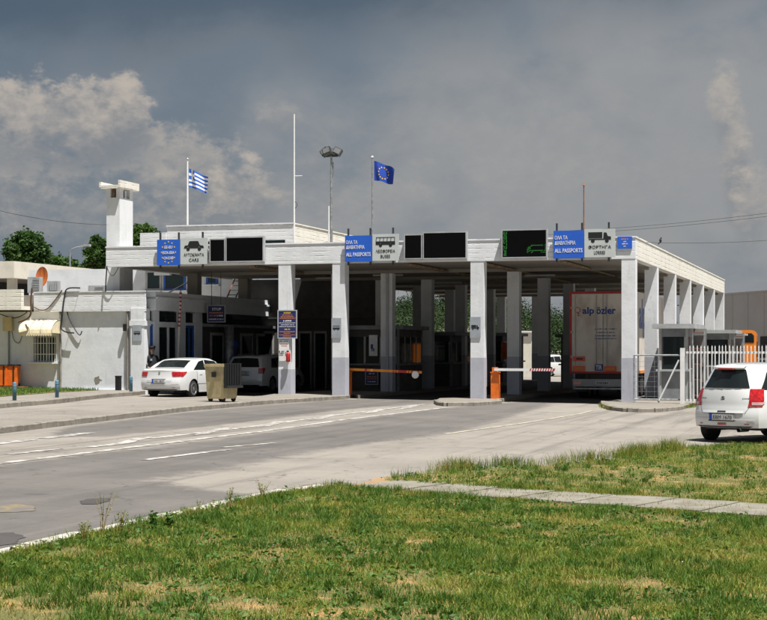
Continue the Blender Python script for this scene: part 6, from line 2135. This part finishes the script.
# street lamp behind the far building
bY = 118
ax_, ay_, az_ = At(70, 247, bY)
r = root('street_lamp', 'curved arm street lamp behind the cream building', 'street lamp', (ax_, ay_, zg(ax_, ay_)))
k_ = bY / F_PX
pts = [(0, 0, None), (70, 256), (70.3, 251.5), (72, 249), (76, 247.5), (86, 245.5)]
p3 = [(ax_, ay_, zg(ax_, ay_))] + [(ax_ + (a - 70) * k_ * c_, ay_ + (a - 70) * k_ * s_, CAMZ + (HY - b) * k_) for a, b in pts[1:]]
part(r, 'pole', MB().tube(p3, [.09, .07, .06, .05, .05, .04], 8), 'steel')
e_ = p3[-1]
part(r, 'lamp_head', MB().box(e_[0] - .15, e_[0] + .35, e_[1] - .12, e_[1] + .12, e_[2] - .08, e_[2] + .1), 'lt_grey')
part(r, 'lamp_glass', MB().box(e_[0] - .1, e_[0] + .3, e_[1] - .1, e_[1] + .1, e_[2] - .14, e_[2] - .082), 'lamp_glass')

# ================================================================== the officer behind the saloon
def person():
    vP = Sp(152.5, 360, xf)[0] - .35
    q = (Fp(152.3, 360, vP)[0], vP)
    Xw, Yw = b2w(q[0], q[1])
    z0 = zg(q[0], q[1])
    r = root('person', 'person in dark uniform and cap standing behind the saloon', 'person', (q[0], q[1], z0), rot=R(200))
    # local frame: y forward, z up
    J = {'pelvis': (0, 0, .95, .135), 'belly': (0, .01, 1.10, .135), 'chest': (0, .0, 1.30, .15), 'neckb': (0, -.01, 1.45, .075), 'neck': (0, 0, 1.52, .055), 'chin': (0, .02, 1.58, .075), 'skull': (0, .01, 1.66, .095), 'crown': (0, .0, 1.73, .075)}
    for sg, n_ in ((-1, 'l'), (1, 'r')):
        J.update({n_ + 'sh': (sg * .17, -.01, 1.40, .07), n_ + 'el': (sg * .25, .03, 1.13, .048), n_ + 'wr': (sg * .20, .20, 1.00, .036), n_ + 'pm': (sg * .17, .27, .98, .032), n_ + 'hip': (sg * .09, 0, .88, .095), n_ + 'kn': (sg * .10, .015, .49, .062), n_ + 'an': (sg * .11, 0, .09, .045), n_ + 'toe': (sg * .12, .15, .035, .04)})
        for f in range(4):
            J[f'{n_}f{f}'] = (sg * (.14 + f * .018), .345 - abs(f - 1.3) * .012, .965 - .008 * f, .0095)
        J[n_ + 'th'] = (sg * .125, .30, .985, .0105)
    E = [('pelvis', 'belly'), ('belly', 'chest'), ('chest', 'neckb'), ('neckb', 'neck'), ('neck', 'chin'), ('chin', 'skull'), ('skull', 'crown')]
    for n_ in 'lr':
        E += [('chest', n_ + 'sh'), (n_ + 'sh', n_ + 'el'), (n_ + 'el', n_ + 'wr'), (n_ + 'wr', n_ + 'pm'), ('pelvis', n_ + 'hip'), (n_ + 'hip', n_ + 'kn'), (n_ + 'kn', n_ + 'an'), (n_ + 'an', n_ + 'toe'), (n_ + 'pm', n_ + 'th')] + [(n_ + 'pm', f'{n_}f{f}') for f in range(4)]
    keys = list(J)
    me = bpy.data.meshes.new('figure')
    me.from_pydata([J[k][:3] for k in keys], [(keys.index(a), keys.index(b)) for a, b in E], [])
    ob = bpy.data.objects.new('figure_tmp', me)
    C.objects.link(ob)
    sk = ob.modifiers.new('skin', 'SKIN')
    for i, k in enumerate(keys):
        sv = me.skin_vertices[0].data[i]
        sv.radius = (J[k][3], J[k][3] * (.78 if k in ('pelvis', 'belly', 'chest') else 1))
        sv.use_root = (k == 'pelvis')
    ob.modifiers.new('sub', 'SUBSURF').levels = 2
    bpy.context.view_layer.update()
    m2 = bpy.data.meshes.new_from_object(ob.evaluated_get(bpy.context.evaluated_depsgraph_get()))
    bpy.data.objects.remove(ob)
    m2.materials.clear()
    for k in ('uniform', 'skin', 'rubber'): m2.materials.append(M[k])
    for p in m2.polygons:
        c = p.center
        p.use_smooth = True
        p.material_index = 1 if c.z > 1.50 or (c.y > .215 and .9 < c.z < 1.05) else (2 if c.z < .10 else 0)
    o = bpy.data.objects.new('body', m2); C.objects.link(o); o.parent = r
    part(r, 'cap', MB().lathe([(.09, 1.70), (.112, 1.72), (.125, 1.775), (.10, 1.80), (.02, 1.805)], (0, 0, 0), n=18), 'uniform', True, True)
    part(r, 'cap_peak', MB().prism([(-.085, .06), (.085, .06), (.06, .165), (0, .185), (-.06, .165)], 1.695, 1.707), 'rubber', False, True)
    part(r, 'hair', MB().lathe([(.085, 1.64), (.098, 1.66), (.098, 1.70)], (0, -.015, 0), n=16, cap=False), 'rubber', True, True)
    part(r, 'nose', MB().add([(-.014, .098, 1.635), (.014, .098, 1.635), (0, .128, 1.635), (0, .095, 1.685)], [(0, 1, 2), (0, 2, 3), (2, 1, 3)]), 'skin', False, True)
    for sg in (-1, 1):
        part(r, 'eye', MB().lathe([(.002, -.008), (.010, 0), (.002, .008)], (sg * .034, .092, 1.672), 'y', 8), 'rubber', True, True)
        part(r, 'ear', MB().lathe([(.008, -.012), (.024, 0), (.008, .012)], (sg * .098, 0, 1.655), 'x', 8), 'skin', True, True)
    part(r, 'mouth', MB().box(-.024, .024, .092, .1, 1.598, 1.606), 'print_red', False, True)
    part(r, 'badge', MB().box(.03, .10, .118, .125, 1.26, 1.32), 'plate_grey', False, True)
    part(r, 'belt', MB().lathe([(.148, .98), (.148, 1.02)], (0, 0, 0), n=20, cap=False), 'rubber', True, True)


person()
# ================================================================== trees and woodland
def np_mesh(name, verts, faces, mats, kind_n):
    """fast mesh from numpy: faces is (n, kind_n)"""
    me = bpy.data.meshes.new(name)
    nv, nf = len(verts), len(faces)
    me.vertices.add(nv)
    me.vertices.foreach_set('co', verts.astype(np.float32).ravel())
    me.loops.add(nf * kind_n)
    me.loops.foreach_set('vertex_index', faces.astype(np.int32).ravel())
    me.polygons.add(nf)
    me.polygons.foreach_set('loop_start', np.arange(0, nf * kind_n, kind_n, dtype=np.int32))
    for m_ in mlist(mats): me.materials.append(m_)
    me.update(calc_edges=True)
    return me


def leaves(centres, size, jitter=.5, flat=.3):
    n = len(centres)
    a = rng.normal(size=(n, 3)); a[:, 2] *= flat + .3
    a /= np.linalg.norm(a, axis=1, keepdims=True)
    b = np.cross(a, rng.normal(size=(n, 3)))
    b /= np.linalg.norm(b, axis=1, keepdims=True) + 1e-9
    s = size * rng.uniform(1 - jitter, 1 + jitter, (n, 1))
    c = np.cross(a, b) * .18
    v = np.stack([centres - a * s, centres + b * s * .5 + c * s, centres + a * s, centres - b * s * .5 + c * s], 1).reshape(-1, 3)
    f = np.arange(4 * n).reshape(n, 4)
    return v, f


def clumps(n_cl, per, size, cr):
    """leaf clumps spread over an uneven crown of the given half-axes"""
    out = []
    for k in range(n_cl):
        d = rng.normal(size=3); d /= np.linalg.norm(d)
        r_ = rng.uniform(.35, 1.0) ** .6
        c = d * r_ * np.array(size)
        if c[2] < 0: c[2] *= .75
        out.append(c + rng.normal(size=(per, 3)) * cr * rng.uniform(.55, 1.2))
    return np.concatenate(out)


def tree(label, px, Y, py_top, py_c, w_px, n_cl, seed, kind='broadleaf_tree', leaf=.17):
    b = At(px, py_c, Y)
    k = Y / F_PX
    z0 = zg(b[0], b[1])
    zt2 = CAMZ + (HY - py_top) * k
    cr_w = w_px * k / 2
    cr_h = (py_c - py_top) * k
    r = root(kind, label, 'tree', (b[0], b[1], z0), 'trees behind the buildings')
    zc = b[2] - z0
    mb_ = MB().tube([(0, 0, 0), (.06, .03, zc * .4), (0, .1, zc * .8), (.1, .05, zc + cr_h * .4)], [.28, .2, .15, .05], 8)
    rr_ = random.Random(seed)
    for q_ in range(9):
        t = rr_.uniform(0, 6.28); h0 = zc * rr_.uniform(.45, .9)
        e = (math.cos(t) * cr_w * rr_.uniform(.4, .75), math.sin(t) * cr_w * rr_.uniform(.4, .75), h0 + cr_h * rr_.uniform(.3, .9))
        mb_.tube([(0, .05, h0), (e[0] * .5, e[1] * .5, (h0 + e[2]) / 2 + .1), e], [.10, .06, .02], 6)
    part(r, 'trunk', mb_, 'bark', True, True)
    cen = clumps(n_cl, 70, (cr_w, cr_w, cr_h), cr_w * .135) + np.array([0, 0, zc])
    v, f = leaves(cen, leaf)
    me = np_mesh('crown', v, f, 'tree_leaf', 4)
    o = bpy.data.objects.new('crown', me); C.objects.link(o); o.parent = r


tree('rounded dark green tree above the cream building', 27, 135, 233, 252, 44, 130, 1)
tree('bushy tree just left of the slender white tower', 97, 138, 237, 256, 26, 90, 2)
tree('leafy tree top between the white tower and the upper storey', 145, 140, 225, 243, 34, 110, 3)
tree('low yellow green shrub tree behind the street lamp', 62, 142, 259, 266, 34, 60, 4, 'shrub_tree')

# wooded hillside far beyond the exit
mb = MB()
rows = []
for j in range(9):
    d = 215 + j * 22
    row = []
    for i in range(41):
        px = 60 + i * 20
        X = (px - CX) / F_PX * d
        b = w2b(X, d)
        hgt = (j / 8) ** .8 * 11.5 * max(.10, 1 - max(0, (px - 470) / 270.0)) * (1 + .12 * math.sin(px * .03))
        row.append((b[0], b[1], zg(b[0], b[1]) * .2 - .8 + hgt))
    rows.append(row)
struct('hillside', mb.grid(rows), 'field', True)
cs = []
for k in range(700):
    px = rng.uniform(70, 860)
    t = rng.uniform(0, 1)
    d = 215 + t * 176
    X = (px - CX) / F_PX * d
    b = w2b(X, d)
    fall = max(.10, 1 - max(0, (px - 470) / 270.0))
    hgt = t ** .8 * 11.5 * fall * (1 + .12 * math.sin(px * .03))
    if fall < .2 and rng.random() < .6: continue
    zb_ = zg(b[0], b[1]) * .2 - .8 + hgt
    H_ = rng.uniform(3.2, 5.6)
    p_ = rng.normal(size=(330, 3)) * np.array([1.5, 1.5, H_ * .27])
    p_[:, 2] += H_ * .5
    cs.append(p_ + np.array([b[0], b[1], zb_]))
v, f = leaves(np.concatenate(cs), .20)
me = np_mesh('woodland', v, f, 'wood_leaf', 4)
o = bpy.data.objects.new('woodland', me); C.objects.link(o)
X, Y = b2w(0, 0); o.location = (X, Y, 0); o.rotation_euler = (0, 0, -TH)
tag(o, 'dark green woodland on the far hillside', 'woodland', kind='stuff')


# ================================================================== lawn vegetation
def vnoise(x, y, cell, seed):
    g = np.random.default_rng(seed).random((256, 256))
    u, v_ = x / cell + 100, y / cell + 100
    i, j = np.floor(u).astype(int), np.floor(v_).astype(int)
    fu, fv = u - i, v_ - j
    fu = fu * fu * (3 - 2 * fu); fv = fv * fv * (3 - 2 * fv)
    G_ = lambda a, b_: g[a % 256, b_ % 256]
    return (G_(i, j) * (1 - fu) + G_(i + 1, j) * fu) * (1 - fv) + (G_(i, j + 1) * (1 - fu) + G_(i + 1, j + 1) * fu) * fv


def inside(x, y, poly):
    r_ = np.zeros(len(x), bool)
    n = len(poly)
    for i in range(n):
        x0, y0 = poly[i]; x1, y1 = poly[(i + 1) % n]
        c = ((y0 > y) != (y1 > y)) & (x < (x1 - x0) * (y - y0) / (y1 - y0 + 1e-12) + x0)
        r_ ^= c
    return r_


def scatter(polys, n, ymin=None):
    """random points in polygons given in the checkpoint frame"""
    out = []
    for poly, cnt in zip(polys, n):
        xs, ys = [p_[0] for p_ in poly], [p_[1] for p_ in poly]
        tot = 0; acc = []
        while tot < cnt:
            x = rng.uniform(min(xs), max(xs), cnt * 2); y = rng.uniform(min(ys), max(ys), cnt * 2)
            k = inside(x, y, poly)
            acc.append(np.stack([x[k], y[k]], 1)); tot += k.sum()
            if len(acc) > 60: break
        out.append(np.concatenate(acc)[:cnt])
    return np.concatenate(out)


def blades(pts, h, wd, lean, z_off=.05):
    """three-quad tapered blades; returns verts, tri faces"""
    n = len(pts)
    a = rng.uniform(0, 2 * np.pi, n)
    la = rng.uniform(0, 2 * np.pi, n)
    ln = rng.uniform(.1, 1, n) * lean * h
    sx_, sy_ = np.cos(a) * wd / 2, np.sin(a) * wd / 2
    z0 = -0.13 - 0.012 * pts[:, 0] - 0.004 * pts[:, 1] + z_off
    lx, ly = np.cos(la) * ln, np.sin(la) * ln
    x, y = pts[:, 0], pts[:, 1]
    V = np.empty((n, 5, 3))
    V[:, 0] = np.stack([x - sx_, y - sy_, z0], 1)
    V[:, 1] = np.stack([x + sx_, y + sy_, z0], 1)
    V[:, 2] = np.stack([x + sx_ * .8 + lx * .35, y + sy_ * .8 + ly * .35, z0 + h * .55], 1)
    V[:, 3] = np.stack([x - sx_ * .8 + lx * .35, y - sy_ * .8 + ly * .35, z0 + h * .55], 1)
    V[:, 4] = np.stack([x + lx, y + ly, z0 + h * np.sqrt(np.clip(1 - (ln / h) ** 2 * .42, .08, 1))], 1)
    i = np.arange(n)[:, None] * 5
    Fc = np.concatenate([i + np.array([[0, 1, 2]]), i + np.array([[0, 2, 3]]), i + np.array([[3, 2, 4]])], 1).reshape(-1, 3)
    return V.reshape(-1, 3), Fc


def stuff(name, v, f, m_, label, kn=3, cat='grass'):
    me = np_mesh(name, v, f, m_, kn)
    o = bpy.data.objects.new(name, me); C.objects.link(o)
    X, Y = b2w(0, 0); o.location = (X, Y, 0); o.rotation_euler = (0, 0, -TH)
    return tag(o, label, cat, kind='stuff')


near_poly = l1b + [w2b(4.4, 9.6), w2b(-4.2, 9.6)]
far_poly = l2
pts = scatter([near_poly, far_poly], [240000, 100000])
cov = .34 * vnoise(pts[:, 0], pts[:, 1], .8, 1) + .42 * vnoise(pts[:, 0], pts[:, 1], .26, 2) + .24 * vnoise(pts[:, 0], pts[:, 1], 2.6, 3)
keep = rng.random(len(pts)) < np.clip((cov - .35) * 4.6, .07, 1)
g = pts[keep]; cv = cov[keep]
h = rng.uniform(.02, .065, len(g)) * (.35 + 1.5 * cv)
v, f = blades(g, h, rng.uniform(.003, .0085, len(g)), 1.5)
stuff('grass', v, f, 'grass', 'short patchy green grass covering both lawns')
dp = pts[~keep]
extra = scatter([near_poly, far_poly], [18000, 2500])
dp = np.concatenate([rng.permutation(dp)[: 22000], extra])
v, f = blades(dp, rng.uniform(.015, .05, len(dp)), rng.uniform(.003, .006, len(dp)), 1.3)
stuff('dry_grass', v, f, 'dry', 'dry straw coloured grass in the bare patches of the lawn')
# darker tufts of longer grass
tc_ = scatter([near_poly, far_poly], [2000, 800])
tn_ = vnoise(tc_[:, 0], tc_[:, 1], .7, 31)
tc_ = tc_[tn_ > .42]
rep = rng.integers(18, 60, len(tc_))
rad_ = np.repeat(rng.uniform(.015, .085, len(tc_)), rep)
tp = np.repeat(tc_, rep, 0) + rng.normal(size=(rep.sum(), 2)) * rad_[:, None]
v, f = blades(tp, rng.uniform(.04, .115, len(tp)), rng.uniform(.004, .009, len(tp)), 1.0)
stuff('grass_tufts', v, f, 'tuft', 'dark green tufts of longer grass standing in the lawn')
# broad-leaved weeds hugging the lawn
cp = scatter([near_poly, far_poly], [2600, 900])
cc = vnoise(cp[:, 0], cp[:, 1], 1.1, 8)
cp = cp[cc > .45]
allc = []
for x, y in cp:
    n = rng.integers(4, 16)
    rad = rng.uniform(.015, .10) ** 1.0
    q_ = rng.normal(size=(n, 3)) * np.array([rad, rad, .015])
    q_[:, 2] = np.abs(q_[:, 2]) + .07
    allc.append(q_ + np.array([x, y, zg(x, y)]))
v, f = leaves(np.concatenate(allc), .019, .6, .15)
stuff('lawn_weeds', v, f, 'broadleaf', 'low broad leaved weeds mixed into the lawn', 4, 'weeds')
# pale dots of clover and daisies
fp = scatter([near_poly, far_poly], [40, 20])
v, f = leaves(np.column_stack([fp, np.array([zg(x, y) + .09 for x, y in fp])]), .007)
stuff('lawn_flowers', v, f, 'print_white', 'tiny pale flowers dotted over the lawn', 4, 'flowers')
# rough fringe along the lawn edges
def fringe(pxs, n, hh, spread, z_off=.05):
    a = P(pxs)
    d = [0]
    for i in range(1, len(a)): d.append(d[-1] + math.dist(a[i - 1], a[i]))
    t = rng.uniform(0, d[-1], n)
    px_ = np.interp(t, d, [q_[0] for q_ in a]); py_ = np.interp(t, d, [q_[1] for q_ in a])
    den = vnoise(t, t * 0, .35, 21)
    k = rng.random(n) < np.clip((den - .25) * 2.2, .05, 1)
    q_ = np.stack([px_, py_], 1) + rng.normal(size=(n, 2)) * spread
    return q_[k], hh * (.4 + den[k])
parts_ = [fringe([(-60, 581), (100, 543.5), (200, 521), (300, 498), (340, 494)], 5000, .08, .05), fringe([(340, 493), (450, 501.5), (560, 510), (767, 526)], 6000, .06, .09),
          fringe([(390, 488.5), (560, 502), (767, 515)], 1600, .04, .26),
          fringe([(400, 479), (470, 472.5), (540, 468.5), (600, 463.5), (640, 457.5), (685, 451.5)], 6500, .17, .12), fringe([(685, 451.5), (715, 449.5), (767, 448.5), (860, 446)], 2600, .08, .10), fringe([(430, 488), (560, 496), (767, 508)], 6000, .07, .09)]
fp_ = np.concatenate([p_[0] for p_ in parts_]); hp_ = np.concatenate([p_[1] for p_ in parts_])
v, f = blades(fp_, hp_ * rng.uniform(.5, 1.3, len(hp_)), rng.uniform(.004, .008, len(hp_)), .7)
stuff('edge_grass', v, f, 'grass', 'longer rough grass fringing the edges of the lawns')
vp = scatter([verge], [30000])
v, f = blades(vp, rng.uniform(.04, .12, len(vp)), rng.uniform(.01, .02, len(vp)), .9, .15)
stuff('verge_grass', v, f, 'tuft', 'green grass on the verge before the white building')
ip = np.concatenate([fringe([(602, 406), (606, 409), (613, 411)], 900, .12, .08)[0], fringe([(680, 410), (692, 407), (700, 405)], 900, .1, .15)[0]])
v, f = blades(ip, rng.uniform(.05, .14, len(ip)), rng.uniform(.008, .016, len(ip)), .8, .03)
stuff('kerb_weeds', v, f, 'grass', 'weeds growing at the kerb of the corner column island', 3, 'weeds')


# single tall weeds along the kerb
def tall_weed(px, py, hh, label, n_st=3, leafy=False, seed=0):
    hh *= .85
    rr_ = random.Random(seed)
    q_ = Gd(px, py, .05)
    z0 = zg(*q_) + .045
    r = root('tall_weed', label, 'weed', (q_[0], q_[1], z0), 'tall weeds along the lawn edge')
    lv_ = []
    for s in range(n_st):
        a = rr_.uniform(0, 6.28); le = rr_.uniform(.05, .35) * hh
        H_ = hh * rr_.uniform(.6, 1)
        top = (math.cos(a) * le, math.sin(a) * le, H_)
        st_ = [(rr_.uniform(-.02, .02), rr_.uniform(-.02, .02), 0), (top[0] * .3, top[1] * .3, H_ * .5), top]
        part(r, 'stem', MB().tube(st_, [.004, .003, .0015], 5), 'broadleaf' if leafy else 'dry', False, True)
        n = 16 if leafy else 9
        for k in range(n):
            t = .15 + .85 * k / n if leafy else .55 + .45 * k / n
            c0 = np.array([top[0] * t * t, top[1] * t * t, H_ * t])
            lv_.append(c0 + rng.normal(size=(2 if leafy else 1, 3)) * (.012 if leafy else .012))
    v_, f_ = leaves(np.concatenate(lv_), .026 if leafy else .011, .4, .4)
    me = np_mesh('leaves', v_, f_, 'broadleaf' if leafy else 'grass', 4)
    o = bpy.data.objects.new('leaves', me); C.objects.link(o); o.parent = r


for k, (px, py, hh, ns, lf_, lab) in enumerate((
        (103, 537, .52, 5, False, 'single tall wispy weed stalk rising over the asphalt patch'),
        (83, 543, .28, 8, False, 'wispy weed left of the tallest stalk on the kerb'), (120, 535, .30, 8, False, 'wispy weed between the tallest stalk and the leafy pair'),
        (154, 532, .27, 3, True, 'bushy green weed, one of the leafy pair at the kerb'), (170, 528, .20, 3, True, 'smaller green weed of the leafy pair at the kerb'),
        (200, 517, .24, 3, False, 'thin weed right of the leafy pair at the kerb'), (230, 509, .30, 7, False, 'wispy weed where the kerb nears the pale asphalt wedge'), (262, 502, .36, 8, False, 'tall wispy weed beside the worn white kerb line'),
        (18, 560, .22, 3, False, 'sparse weed beside the dark oil patch'),
        (212, 513, .18, 3, False, 'short weed stalks between kerb stones'),
        (590, 466, .34, 4, False, 'tall grass stalks at the far edge of the second lawn'), (603, 464, .24, 9, False, 'leafy clump at the far edge of the second lawn'), (470, 474, .14, 8, False, 'low leafy clump beside the bare earth'), (648, 458, .26, 4, False, 'weed stalks in the lawn corner before the hatchback'), (668, 456, .26, 4, False, 'seeding grass stalks near the hatchback wheel'),
        (360, 497, .14, 10, False, 'leafy clump where the path begins'), (318, 503, .14, 10, False, 'leafy clump at the kerb end'))):
    tall_weed(px, py, hh, lab, ns, lf_, k + 1)
